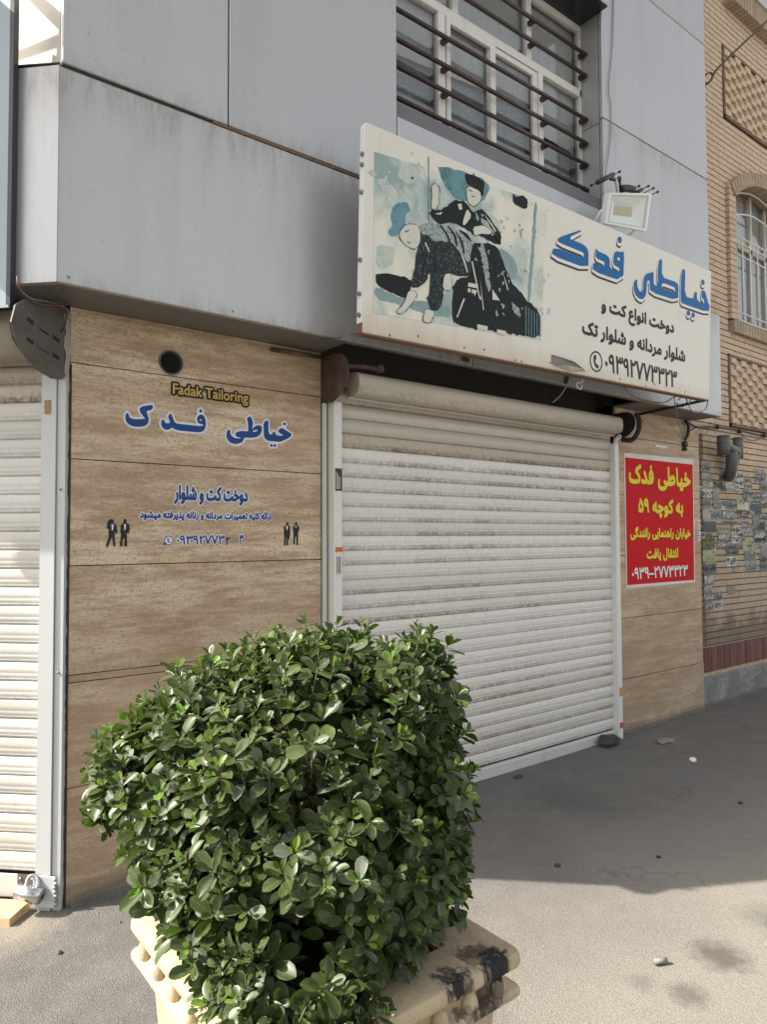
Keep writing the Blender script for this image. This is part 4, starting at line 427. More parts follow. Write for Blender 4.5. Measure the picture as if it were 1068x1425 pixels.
'p1':'10737 3847 -24 5 -28 12 -26 21 -14 21 -9 32 0 42 18 62 4 5 7 1 25 -10 4 -5 4 -25 -10 -31 -1 -20 7 -12 15 -12 31 -10 34 -3 40 6 34 12 10 8 -1 2 -41 14 -6 11 -2 20 7 29 7 14 4 2 52 -19 32 -8 26 -1 8 11 -6 193 0 30 7 15 32 1 7 -6 4 -18 6 -157 42 29 20 10 22 6 36 -1 19 -8 18 -14 12 -20 8 -28 0 -29 -12 -34 -13 -18 -17 -12 -48 -17 -55 -7 -110 -1 -9 -25 -11 -17 -15 -14 -29 -17 -52 -14|11329 3862 -13 8 -9 24 3 26 7 16 -51 0 -24 6 -20 16 -12 28 -6 47 -6 185 0 26 7 15 36 0 7 -15 7 -195 3 -28 3 -5 16 -5 37 0 19 7 9 15 11 52 7 6 29 -5 7 -6 3 -24 -8 -36 3 -4 20 -5 48 0 52 11 30 11 0 3 -30 7 -52 -3 -6 10 -6 32 1 19 6 10 30 7 -10 12 -6 20 0 14 4 14 10 14 11 6 8 0 12 -6 7 -10 5 -16 0 -20 -5 -14 -9 -14 23 -4 24 -10 52 -28 15 -5 17 0 5 -3 5 -14 3 -28 -4 -21 -6 -6 -12 0 -27 -8 -63 -33 -42 -15 -38 -7 -58 0 10 -27 0 -15 -5 -16 -8 -11 -11 -5 -17 2 -15 17 -14 -17|11362 3922 9 14 9 6 -15 13 -19 -13 8 -6|9926 3930 -36 5 -28 9 -20 11 -20 23 -10 32 0 43 10 44 3 9 7 6 32 -8 6 -15 0 -13 -7 -28 0 -14 9 -12 22 -11 46 -7 70 0 31 3 33 7 9 7 -12 19 -33 32 -37 31 -7 9 -3 12 0 24 7 24 11 14 36 24 91 46 8 -2 18 -41 0 -11 -5 -13 -76 -39 -18 -12 36 -36 26 -40 9 -30 0 -32 -4 -16 -4 -10 -12 -15 -24 -14 -18 -6 -67 -9|10217 3935 -37 9 -20 11 -6 11 -2 16 5 15 17 26 4 1 38 -13 32 0 17 5 8 8 -18 38 -28 46 -3 22 7 16 26 17 8 -2 22 -36 22 -41 23 -60 12 -12 16 -2 35 3 -17 23 -6 25 3 37 7 26 8 14 16 22 24 14 -14 16 -5 15 0 20 11 24 8 5 14 2 10 -5 9 -11 5 -16 0 -16 -5 -18 -11 -13 25 -9 14 -12 14 -23 13 -49 -2 -58 -10 -33 -12 -20 -12 -11 -20 -13 -48 -11 -42 -3 -32 1 -20 8 -19 14 -17 -13 -16 -6 -22 -4|11019 4012 35 0 36 7 26 12 4 6 -6 6 -14 7 -24 -2 -24 -10 -22 -15|10439 4073 17 -1 11 4 -4 12 -13 12 -14 -1 -11 -11 -1 -10',
'p2':'10695 3389 -13 14 -3 17 -8 3 -11 16 -2 22 8 18 -28 -4 -35 0 -13 3 -20 9 -15 17 -40 -1 -24 8 -17 13 -9 17 -3 14 2 20 4 16 9 13 29 24 35 13 3 18 6 5 28 1 6 -6 2 -8 7 -108 6 -5 16 -4 33 3 27 5 24 10 -20 5 -40 -3 -5 3 -6 22 -2 18 6 13 12 4 43 1 17 -4 62 -28 24 -4 6 -8 2 -34 -6 -12 -37 -9 -65 -31 14 -12 14 11 16 0 11 -9 5 -14 -2 -25 -9 -11 -10 -6 -1 -12 -4 -8 -11 -10|10819 3409 -7 7 -6 24 2 21 7 7 32 6 5 3 -21 10 -11 12 -7 21 0 23 6 24 7 13 14 17 12 9 15 5 17 0 15 -5 12 -8 16 -23 7 -36 4 -5 57 0 20 3 11 4 -8 12 -16 17 -42 32 -8 13 -2 17 6 23 15 15 15 10 85 41 7 -2 9 -14 6 -17 0 -11 -4 -10 -74 -38 34 -33 18 -29 5 -20 0 -19 -7 -21 -17 -19 -26 -10 -20 -3 -72 0 -16 -24 -15 -16 -15 -9 -34 -13|11348 3421 -10 7 -6 16 0 16 4 15 -26 0 -22 5 -12 7 -14 17 -27 -2 -35 8 -20 15 -8 16 -3 28 11 30 26 25 42 17 3 18 5 5 28 1 5 -4 4 -10 1 -34 4 -69 5 -9 9 -4 34 0 12 6 -2 15 -15 43 1 14 6 9 30 9 7 -11 9 -28 7 -31 -1 -36 -4 -13 -8 -15 -20 -16 12 -16 0 -26 -4 -8 -10 -9|10330 3476 -7 7 -5 18 -11 72 -37 0 -16 5 -21 15 -11 22 -2 30 6 26 11 18 21 18 17 6 23 0 13 -5 20 -20 10 -25 7 -36 5 -66 11 -68 -3 -8 -6 -6|10099 3477 -19 8 -16 22 -4 18 1 48 11 38 12 24 19 28 -3 21 4 11 22 17 6 1 20 -22 25 -35 18 -36 13 -49 0 -44 -7 -20 -8 -14 -17 -13 -10 -3 -16 0 -19 7 -16 -7|10108 3535 4 1 3 13 4 5 12 3 15 -2 3 -4 5 -16 10 3 2 6 -1 13 -12 38 -13 25 -6 4 -16 -25 -16 -38 -1 -21|10878 3535 11 0 -1 6 -6 8 -10 3 -9 -5 -4 -8|10526 3563 18 -1 2 2 -2 16 -8 -1 -23 -11 1 -3|11232 3563 20 0 0 16 -2 2 -7 -2 -23 -11 1 -3|10282 3631 18 1 -6 18 -11 4 -15 -5 -4 -8 6 -7',
'p3':'9882 3039 -21 5 -12 8 -11 11 -6 11 -4 26 9 31 9 7 12 -5 5 -5 3 -8 -6 -17 0 -12 8 -8 28 -6 36 6 6 5 -18 8 -6 11 4 19 7 6 40 -11 43 0 7 3 -17 21 -26 22 -4 11 2 8 -5 4 -8 17 4 11 72 41 9 -4 16 -35 0 -13 -6 -7 -41 -20 16 -16 15 -22 5 -23 -6 -19 -11 -10 -14 -6 -43 -4 -9 -16 -7 -7 -23 -13 -28 -6|10490 3039 -21 5 -12 8 -11 11 -6 11 -4 26 8 28 5 8 5 2 12 -5 5 -5 3 -8 -6 -17 2 -15 13 -8 21 -3 24 3 18 7 -18 9 -5 7 3 21 6 8 41 -11 16 0 9 0 5 3 -11 39 2 8 6 5 13 5 9 -6 12 -45 -7 -28 -11 -12 10 -7 6 -15 -2 -10 -6 -9 -10 -4 -13 7 -12 -7 -9 4 -10 13 -16 -12 -24 -9|11202 3039 -28 7 -11 8 -13 16 -4 17 0 15 10 33 8 3 12 -5 5 -5 1 -8 -4 -17 0 -12 7 -8 15 -5 18 0 16 5 8 7 4 9 0 12 -12 35 4 10 16 9 8 -6 14 -40 2 -17 -3 -14 -9 -21 -14 -15 -23 -11|10316 3040 -8 8 -5 15 1 5 8 9 28 15 7 10 3 20 -12 29 4 10 14 7 5 0 5 -5 12 -28 2 -12 -2 -28 -12 -24 -16 -15 -21 -13|11022 3040 -8 18 0 13 7 6 24 12 12 13 2 20 -12 29 5 10 16 8 7 -6 13 -33 2 -23 -4 -15 -12 -22 -13 -13 -23 -14|11462 3045 -9 5 -5 9 -2 8 3 13 -17 1 -14 3 -14 11 -4 8 -5 27 -3 70 0 27 5 11 5 3 12 -1 5 -2 4 -8 4 -100 3 -8 26 -1 5 2 8 31 5 5 18 -3 5 -5 1 -8 -3 -19 2 -2 33 -1 15 3 16 7 -35 1 -5 6 -3 13 2 15 14 6 -6 19 8 15 10 4 13 -10 4 -12 -6 -16 19 -7 26 -14 20 -5 4 -11 -3 -17 -5 -6 -22 -5 -24 -13 -24 -9 -22 -4 -21 -1 2 -16 -2 -8 -7 -7 -8 -4 -13 7|11352 3047 -7 3 -5 8 -2 12 2 10 -23 2 -9 4 -10 8 -7 14 -3 12 -4 102 2 13 8 6 12 0 8 -6 4 -24 1 -45 1 -42 5 -3 24 0 5 3 -11 39 5 11 20 7 5 -5 5 -13 6 -28 0 -16 -6 -19 -15 -14 7 -8 2 -8 -2 -12 -8 -10|10753 3079 -15 5 -14 11 -12 -9 -14 -5 -22 1 -12 5 -9 8 -5 11 -4 21 -3 100 4 11 6 3 13 -1 8 -12 4 -100 3 -7 20 1 18 32 13 12 17 8 12 -2 13 -9 23 -41 20 0 5 8 5 25 -10 12 -2 9 5 14 10 7 11 -3 6 -7 3 -8 -7 -21 9 -4 3 -8 -3 -22 5 -3 20 0 2 2 -3 23 4 12 9 14 5 16 7 9 7 2 41 -33 22 -26 7 -17 0 -12 -8 -19 -8 -6 -12 -5 -17 0 -23 7 -22 -6 -28 -1 -15 3 -9 7 -10 -7 -13 -3 -15 0 -17 7 -19 -10|10081 3081 -27 11 -4 11 2 8 12 16 17 -6 21 0 7 3 -6 16 -18 32 3 11 16 10 8 -5 11 -17 21 -47 5 -3 15 0 5 3 7 31 -10 12 -2 8 2 9 11 12 12 -1 8 -8 2 -8 -1 -11 -6 -9 11 -8 -1 -19 0 -8 4 -3 27 0 5 3 -11 39 2 8 8 8 -6 4 -6 15 3 12 9 9 8 1 5 -3 7 -7 3 -11 -8 -19 10 -20 6 -36 -5 -20 -9 -12 -9 -6 -17 -5 -27 1 -16 9 -16 -9 -21 -1 -14 5 -8 6 -18 -10|10288 3083 -7 5 -2 8 -4 131 2 8 5 5 16 0 7 -5 2 -8 4 -131 -2 -8 -5 -5|10997 3083 -7 5 -2 8 -4 131 2 8 6 5 16 0 6 -5 2 -8 4 -131 -2 -8 -5 -5|10751 3119 10 1 -7 12 -4 3 -9 -8|10910 3132 3 0 4 4 1 6 -2 3 -10 -3|11208 3157 -12 11 -2 11 8 17 12 3 12 -11 2 -12 -7 -15 -8 -4',
'p4':'10804 2694 -17 5 -18 9 -14 20 -5 17 0 15 9 32 9 7 13 -5 5 -5 2 -8 -6 -31 6 -9 9 -5 15 -2 20 2 13 8 6 16 0 58 -2 63 2 21 8 6 12 0 5 -2 3 -6 3 -14 3 -114 -9 -39 -13 -20 -11 -9 -21 -9|10644 2702 -9 6 -4 8 -1 10 4 12 -19 5 -12 7 -8 12 -4 14 -4 118 4 12 5 2 13 0 6 -3 3 -5 4 -102 3 -17 35 0 2 11 -11 34 5 12 17 7 6 -2 3 -6 9 -32 0 -32 -5 -13 -12 -14 9 -4 7 -10 3 -8 -4 -12 -12 -10 -8 1 -8 6 -9 -6|10335 2737 -35 8 -11 7 -9 12 -6 20 0 13 6 27 7 8 19 -6 4 -10 -4 -18 1 -10 5 -5 12 -4 44 -3 31 4 30 11 28 20 16 -9 4 -20 31 -2 2 2 -7 10 -4 12 0 14 5 18 7 12 18 16 -7 8 -4 12 5 14 8 7 8 1 13 -13 2 -11 -8 -17 14 -7 9 -12 10 -32 0 -20 -6 -22 -6 -10 -15 -13 -29 -9 -36 -1 -23 5 -17 13 -16 -8 -30 -9 -29 -4|10939 2740 -19 4 -7 4 -6 8 -6 17 -6 112 0 9 5 12 5 2 12 0 6 -3 3 -5 3 -12 2 -99 4 -8 22 1 -2 23 4 13 6 11 15 15 -10 8 -5 13 2 12 10 11 9 0 10 -7 8 7 8 0 12 -10 3 -10 -1 -8 -4 -8 -9 -8 13 -11 7 -12 5 -17 -2 -23 23 -1 7 4 8 33 -15 7 -4 6 -2 12 7 16 12 4 12 -7 11 7 8 -1 9 -9 3 -12 -6 -16 -10 -7 3 -9 -3 -24 6 -4 31 1 2 13 -10 34 3 9 9 5 -10 10 -4 14 4 11 7 8 7 2 8 -4 6 -7 3 -8 -3 -15 -5 -8 5 -7 4 -10 8 -36 -6 -31 -9 -11 -10 -6 -21 -5 -24 1 -19 9 -12 -7 -17 -3 -28 1 -25 6 -24 -6|11191 2741 -7 5 -3 22 -3 126 2 8 5 6 16 0 7 -6 2 -8 4 -140 -2 -8 -5 -5|10993 2788 4 0 9 8 -5 11 -8 0 -5 -5 -1 -6|10532 2813 14 0 -2 9 -10 2 -4 -8|10355 2822 -9 7 -4 11 4 17 13 8 13 -7 8 6 9 0 10 -7 4 -9 1 -6 -5 -13 -10 -7 -8 1 -8 5 -12 -6',
'p5':'10303 2422 -3 2 -4 12 -10 71 -26 -2 -21 5 -12 7 -11 15 -4 12 0 18 4 13 9 17 15 13 15 5 20 0 17 -8 14 -18 7 -26 8 -83 8 -44 -6 -6|10671 2422 -3 2 -29 91 -33 81 4 10 20 7 9 -3 44 -116 41 101 6 15 5 3 25 -11 28 12 6 -3 44 -116 16 40 33 76 4 2 23 -9 3 -8 -35 -81 -28 -87 -10 -4 -18 -2 -4 5 -39 119 -17 42 -5 6 -36 -84 -27 -82 -10 -4|10014 2423 -4 3 -2 8 -12 73 -25 -2 -20 5 -17 10 -10 22 0 22 4 12 8 15 18 15 13 4 27 -2 15 -10 12 -26 5 -28 6 -64 9 -49 -3 -5 -7 -2|10090 2423 -6 7 -8 94 -15 72 1 7 14 6 14 2 12 -37 9 -8 5 1 7 7 9 30 23 -2 3 -6 -4 -24 2 -3 14 -1 3 2 3 5 -7 20 1 8 21 9 7 -5 7 -20 1 -23 -2 -8 -10 -14 -18 -8 -22 0 -14 6 -16 -7 -14 -1 7 -101 -7 -7|10512 2423 -3 3 -3 9 -6 81 -10 58 -6 22 1 7 5 3 22 5 11 -29 13 -4 26 3 9 11 7 18 22 -3 4 -5 0 -7 -5 -20 -9 -15 -14 -10 -14 -5 -30 0 -2 -2 8 -72 2 -41 -6 -6|10954 2423 -5 5 -9 99 -8 47 -7 22 1 7 5 3 23 5 4 -5 9 -34 9 -6 8 2 4 6 8 30 23 -2 3 -6 -2 -27 14 -1 6 4 -7 23 1 8 21 9 4 -1 11 -29 0 -19 -3 -11 -7 -8 -20 -10 -21 0 -15 6 -16 -7 -14 -1 7 -102 -6 -6|11110 2423 -5 5 -5 72 -10 64 -8 31 2 8 8 5 19 3 13 -39 8 -6 6 1 6 5 8 31 4 2 20 -3 4 -6 -4 -21 3 -7 12 0 5 3 0 8 -7 17 2 8 21 8 7 -5 7 -23 2 -18 -4 -12 -9 -12 -19 -8 -21 0 -15 6 -14 -7 -15 -1 7 -101 -7 -7|11267 2423 -3 3 -3 10 -7 80 -9 58 -7 22 2 7 4 3 23 5 11 -29 13 -4 25 3 10 11 6 18 23 -3 3 -5 0 -7 -4 -20 -9 -15 -14 -10 -15 -5 -29 0 -2 -2 8 -72 1 -41 -6 -6|11398 2423 -5 5 -8 90 -8 50 -8 30 1 5 5 3 23 5 4 -5 9 -34 9 -6 6 1 5 5 9 32 23 -2 3 -6 -2 -24 2 -4 12 0 6 4 -7 24 1 7 22 9 8 -9 6 -20 -2 -28 -8 -11 -20 -10 -21 0 -15 6 -16 -7 -14 -1 6 -58 1 -44 -6 -6|9882 2478 -26 21 -3 5 3 8 16 17 7 3 11 -7 18 -21 -3 -9 -15 -15|10338 2480 -5 6 0 17 6 6 140 0 5 -6 0 -17 -6 -6|9977 2539 15 1 1 7 -9 25 -13 5 -10 -6 -7 -16 8 -11|10265 2539 15 1 2 3 -7 25 -8 8 -5 1 -7 -2 -7 -7 -4 -8 0 -8 8 -10',
'k1':'39 -8 -21 6 -18 19 -5 40 8 29 16 -8 -2 -36 9 -12 36 -5 39 6 10 10 -7 44 6 10 8 4 6 -2 8 -31 0 -35 -9 -20 -14 -10 -19 -6|278 -5 -25 10 -4 14 9 17 16 -7 17 5 0 16 -16 44 1 7 11 13 8 -5 26 -78 17 0 27 14 1 4 -12 6 -24 1 -3 22 6 8 10 3 15 -2 43 -26 4 -11 -1 -15 -63 -38 -22 -1 -16 9 -9 -7|166 -4 -14 7 -8 16 -4 87 1 57 6 5 13 -5 5 -121 4 -12 11 0 17 44 10 13 10 4 18 -12 10 -26 0 -28 -12 -24 -12 -5 -24 11 -16 -11|215 31 7 0 3 7 -7 17 -5 -2 -5 -16|53 84 -10 13 2 17 9 7 9 -5 12 5 10 -12 -1 -16 -10 -9 -9 5|345 96 -9 9 -1 16 6 10 7 2 8 -7 3 -17 -6 -10',
'k2':'23 -8 -18 11 -9 19 -1 28 7 24 5 1 9 -9 0 -36 6 -6 12 -3 12 4 7 9 -14 15 4 21 30 -10 7 30 6 5 11 -9 0 -24 20 -2 6 2 1 5 -8 18 -16 26 2 18 37 37 9 -11 0 -13 -25 -25 13 -24 7 -22 -2 -20 -10 -15 -12 -5 -22 0 -12 5 -14 -6 -13 -27 -17 -10|143 -6 -5 4 -2 16 21 28 3 20 -7 29 11 12 7 -4 5 -17 1 -40 -12 -31 -11 -12|338 -6 -5 11 1 13 18 12 -11 8 -6 15 -10 -17 -20 -5 -18 15 -17 5 -11 19 6 32 18 18 3 12 8 3 9 -10 1 -60 3 -5 7 1 -1 100 5 6 11 -1 3 -19 2 -79 13 31 12 5 12 -10 6 -32 6 -2 4 3 -2 98 8 7 6 -1 5 -6 1 -104 -3 -14 -8 -9 -17 -4 -18 -29|217 -1 -9 11 4 20 -21 6 -8 21 -1 106 7 5 10 -5 2 -57 0 -39 5 -7 10 3 -5 35 2 11 12 5 7 -16 1 -45 -13 -20 7 -10 1 -13 -5 -9|82 98 -6 7 -1 14 4 8 8 2 7 -8 1 -12 -6 -10|159 108 -7 7 -1 15 4 8 7 2 8 -9 1 -12 -5 -8',
'k3':'170 -8 -15 6 -12 12 -10 20 -1 37 6 26 7 3 11 -9 -3 -38 6 -15 11 -7 17 1 12 11 5 23 -7 41 2 11 12 6 6 -2 7 -32 3 -2 32 47 24 10 18 -10 10 -20 1 -22 -9 -27 -16 -14 -16 -7 -25 -1 -20 7 -11 -32 -13 -15 -20 -8|353 -8 -24 11 -13 19 -4 47 5 22 8 5 11 -9 -3 -40 9 -16 9 -4 18 2 12 18 3 16 -8 54 11 10 8 -4 10 -44 -1 -36 -8 -24 -14 -18 -16 -8|61 -2 -9 9 -1 14 4 9 9 4 10 -9 1 -15 -6 -11|35 39 -26 12 -11 15 -3 39 2 18 6 9 16 -7 -2 -36 8 -12 42 -5 35 7 7 10 -6 45 10 10 5 2 5 -4 8 -33 0 -28 -8 -20 -16 -13 -17 -7|252 75 18 0 13 5 8 14 -4 10 -9 3 -8 -4|355 131 -7 8 -1 18 6 8 8 2 7 -8 3 -14 -6 -12',
'k4':'149 -6 -11 9 -1 11 28 147 13 5 6 -9 21 -129 23 125 3 8 10 5 8 -8 11 -79 13 -50 14 44 -14 32 1 30 8 22 11 9 14 0 9 -9 -2 -22 -5 -4 -12 1 -4 -18 6 -14 11 10 4 -1 7 -23 -20 -40 -15 -50 -5 -2 -10 6 -10 -6 -7 5 -16 81 -16 -83 -7 -4 -10 7 -10 -7 -4 2 -18 85 -16 -79|335 -6 -6 7 -9 148 2 12 12 6 5 -4 2 -10 8 -107 0 -43 -3 -6|11 -5 -7 15 -9 145 14 11 9 -13 11 13 9 1 8 -6 -2 -27 7 -8 1 -17 -11 -13 -20 -7 3 -87 -5 -6|67 -5 -5 4 -2 12 -9 144 14 11 9 -13 11 13 9 1 8 -6 -2 -27 7 -8 1 -19 -11 -11 -20 -7 3 -87 -5 -6|390 -5 -5 7 -4 65 -15 5 -9 7 -8 23 3 37 15 26 8 3 12 -6 10 -31 8 -128 -4 -6|123 44 -15 26 14 25 15 -24 -7 -22|374 103 5 2 -4 26 -6 -8 0 -13',
'k5':'103 -8 -7 7 -9 22 1 12 7 8 -28 -2 -13 6 -5 9 -5 95 0 12 5 6 10 0 5 -6 3 -88 7 -5 11 0 21 10 -28 7 -1 18 12 8 16 -3 34 -21 -1 -20 -42 -25 9 -4 10 2 9 -13 -10 -29|237 8 -10 11 3 19 -13 2 -16 13 -19 4 -13 16 3 26 23 24 4 12 10 2 7 -7 4 -61 14 0 6 26 6 5 12 -7 -1 -24 14 -1 1 93 5 6 10 0 5 -6 4 -91 14 -2 14 5 6 6 -23 2 -6 10 1 12 12 8 -7 10 0 12 4 7 8 2 8 -9 1 -10 -7 -12 42 -22 3 -21 17 2 -6 37 14 11 6 -7 6 -30 -2 -20 -8 -16 -15 -6 -15 0 -13 6 -8 11 -33 -17 -12 0 -12 5 -26 -6 5 -12 -5 -14|18 39 -20 14 -3 26 14 42 6 7 5 -1 19 -28 5 -30 -9 -23|16 69 8 2 -2 15 -4 1|377 120 -9 13 4 13 6 5 8 -4 9 4 10 -12 -2 -13 -8 -6 -8 3',
'k6':'29 -8 -8 13 -26 145 2 9 12 8 7 -6 17 -82 18 79 6 8 12 -6 12 7 6 -5 18 -84 18 80 6 8 13 -9 18 6 9 -36 9 32 13 -3 15 9 8 -12 16 12 5 -4 4 -22 10 -3 5 5 4 21 13 0 5 -7 0 -10 -5 -23 -10 -15 -18 -8 1 -36 3 -61 -12 -9 -9 4 -11 140 0 -22 -7 -14 -14 -9 -12 4 -11 -6 2 -88 -7 -8 -10 0 -14 146 -26 -134 -4 -9 -13 -4 -6 10 -24 130 -25 -128 -4 -8|326 -6 -3 5 -11 155 15 10 6 -7 3 -18 5 -3 8 1 4 11 3 15 13 -1 4 -7 -1 -20 -9 -24 -24 -12 5 -97 -5 -6|291 43 -14 30 10 19 7 1 14 -30 -10 -19|390 43 -15 24 6 19 9 8 15 -25 -7 -20',
'pic_bg':'3970 6757 2526 229 -70 -1607 -2429 -147',
'pic_fan':'4182 6013 -29 23 5 34 17 8 25 38 1 27 -13 13 -8 54 24 83 58 62 80 33 36 2 21 -17 24 -47 -58 -60 -2 -103 -51 -93 -70 -47|5042 6619 -70 27 -24 26 -67 31 -6 24 -53 49 -36 94 139 44 80 -2 97 23 83 3 37 -10 54 22 9 21 20 -21 27 -8 76 11 114 -50 5 -40 -74 -133 -75 -48 -113 -29 -70 -6 -43 -21',
'pic_dark':'5350 5312 -46 12 -20 -8 -147 0 -80 19 -20 -3 -23 64 -6 117 14 147 -16 33 39 43 25 47 20 5 34 28 90 22 44 58 -8 57 6 17 -20 106 8 74 -107 36 -37 37 -27 67 24 25 110 -15 74 -64 -14 -53 43 41 24 10 166 36 17 17 23 -9 90 -1 47 -17 14 -17 28 -30 7 -30 34 -34 35 -69 132 -162 40 -10 83 -46 17 2 103 -87 77 -5 31 -26 69 -26 50 -64 13 -30 4 -76 -11 -37 -1 -70 -97 -53 -168 -8 -23 -9 -57 9 -40 -23 -67 20 -46 -28 -44 14 -30 -12 -160 -14 -66 11 -100 -18 -84 2 -30 -6 -10 -14|4387 5453 -103 3 -57 15 -30 -5 -137 31 -42 33 -5 66 11 11 86 26 50 12 170 6 27 11 43 -8 14 -11 40 -2 7 -28 -20 -63 -5 -64 -29 -28|5100 6062 -10 27 24 5 16 -11|4830 6296 -76 13 -8 14 -19 1 -27 21 -10 21 -23 -7 -10 11 27 5 11 28 29 15 23 -5 40 23 43 6 40 41 44 19 33 42 87 66 60 -1 30 15 26 1 64 -25 50 -42 36 -8 54 39 66 31 107 -50 79 -67 54 -28 52 -49 16 -33 -8 -23 1 -47 -17 -19 -17 5 -60 -11 -77 16 -30 -10 -66 24 -37 -6 -47 11 -86 -23 -30 28 -24 -6 -66 17 -40 -1 -74 14 -106 -15|4434 6638 -9 15 22 15 10 -22|5397 6749 -53 61 -134 10 -27 10 -27 60 0 20 21 19 57 4 73 9 50 -6 13 9 20 -16 27 3 29 -19 5 -13 -6 -54 -10 -13 8 -23 -8 -34|6064 6810 -110 8 -30 7 -21 21 -4 77 21 3 27 -20 44 17 76 35 73 -28 11 -30 -10 -24 4 -36 -38 -24',
'pic_back':'4588 6235 119 38 77 15 109 6 63 5 80 9 66 -14 116 -54 48 -11 24 18 1 -24 -23 -90 -9 -54 -7 -73 -38 -2 -109 70 -53 34 -49 35 -43 9 -79 -9 -47 -12 -61 -27 -41 1 -62 31 -35 6 -45 -12 -20 16 -16 57',
'pic_speck':'4727 5398 -25 27 -49 90 24 14 13 29 12 197 -15 6 -17 -13 -6 -46 -37 -48 -83 -64 -74 -17 -14 12 -2 30 22 110 19 43 9 134 59 170 -9 73 16 16 40 13 17 -7 110 5 27 -13 30 4 13 -9 117 -17 23 12 80 8 40 -19 65 -3 22 -20 63 -17 45 -43 19 -50 6 -63 -13 -41 -70 -53 -137 -25 -93 4 -53 -42 -35 -103 -6 -77 6 -23 -22 -100 -50 -65 -30 -13',
'pic_blotch':'6135 5563 -44 11 23 53 22 11|5266 5583 -11 7 11 30 15 -30|4050 5669 -38 49 13 154 36 29 122 12 38 -1 25 -40 -34 -138 -39 -10 -43 -40|6450 5669 -75 56 -48 1 11 25 43 -9 74 22 -11 -41 28 -37|5335 5686 -53 43 0 21 21 1 54 -34 2 -21|5938 5685 -27 24 -37 -5 -10 14 10 21 43 -4 16 31 26 20 27 1 8 -16 -36 -85|4530 5706 -60 6 12 11 -22 11 -1 26 89 -26|6551 5706 -23 22 34 56 21 -2 -1 -54|5138 5712 0 20 27 -4 5 -10|6221 5738 3 22 34 26 -16 -43|5117 5744 -22 38 10 37 -11 43 28 5 2 -43 35 -13 20 24 -23 37 19 35 1 24 13 0 -6 -27 63 -69 -47 -59 -50 -7|6381 5855 -21 44 -38 34 -18 78 45 160 48 63 26 -2 16 -18 -4 -70 56 -53 -5 -27 -36 -32 -21 -128|4471 5865 -44 29 -28 101 40 63 35 -26 24 -96 43 -16 11 -21 -6 -11 -48 0|5837 5957 -6 43 25 -10 16 -27|4695 5968 -19 27 25 16 -10 27 12 16 19 4 14 -20|5858 6043 -12 21 23 13 13 -18|6077 6106 -80 64 -23 49 54 139 22 19 32 -15 16 -5 37 26 6 -41 31 -32 -6 -64 -41 -93|6541 6138 -15 33 20 12 14 -12|4637 6256 -23 22 39 18 10 4 11 -22|4749 6278 -9 26 30 11 -2 -27|4557 6299 -24 32 56 38 18 -6 -7 -53|4199 6304 -57 6 -2 53 -21 41 -26 16 -35 -4 -3 40 -47 24 21 38 56 16 57 74 4 27 31 0 -40 -37 -11 -64 31 -28 48 -8 41 -28 23 -64 -10 -59|6381 6389 -7 22 23 14 2 -19|6055 6414 39 56 9 -12|4445 6420 -8 28 18 6 11 -11|5490 6419 -8 24 17 5 12 -16|5677 6431 -115 44 -24 42 -66 43 -2 38 36 61 32 -4 37 -50 111 -39 26 -75 -14 -53|4386 6464 -52 48 9 26 38 1 48 -48 -5 -16|4119 6480 14 16 -8 16 -15 -10|3965 6520 -61 19 38 43 49 -13 16 -19|5133 6533 -13 6 5 16 40 31 14 -10 -9 -26|5741 6566 -12 16 14 21 14 -27|4386 6579 -130 29 14 75 105 65 96 32 33 10 5 44 26 6 16 -61 -10 -43 -72 -112|6429 6589 -16 14 16 17 13 -17|5095 6598 -59 10 -6 27 17 10 59 -10 9 -11|5810 6601 -23 34 18 13 36 -8 21 0 1 -16|5437 6773 -21 27 31 13 20 -23 -9 -18|5815 6816 -58 52 -20 12 -12 61|5981 6814 -11 29 37 4 16 -19|6450 6827 -20 16 9 20 27 -36|6167 6863 -19 17 19 6 22 -11|5927 6873 -29 29 19 22 27 -22|6231 6873 -20 23 -3 27 13 5 18 -10|5357 6878 -11 18 9 16 50 11 24 -11 1 -26 -47 6|4423 6884 -10 22 21 -1 16 -15|6487 6900 6 22 16 -2 1 -18',
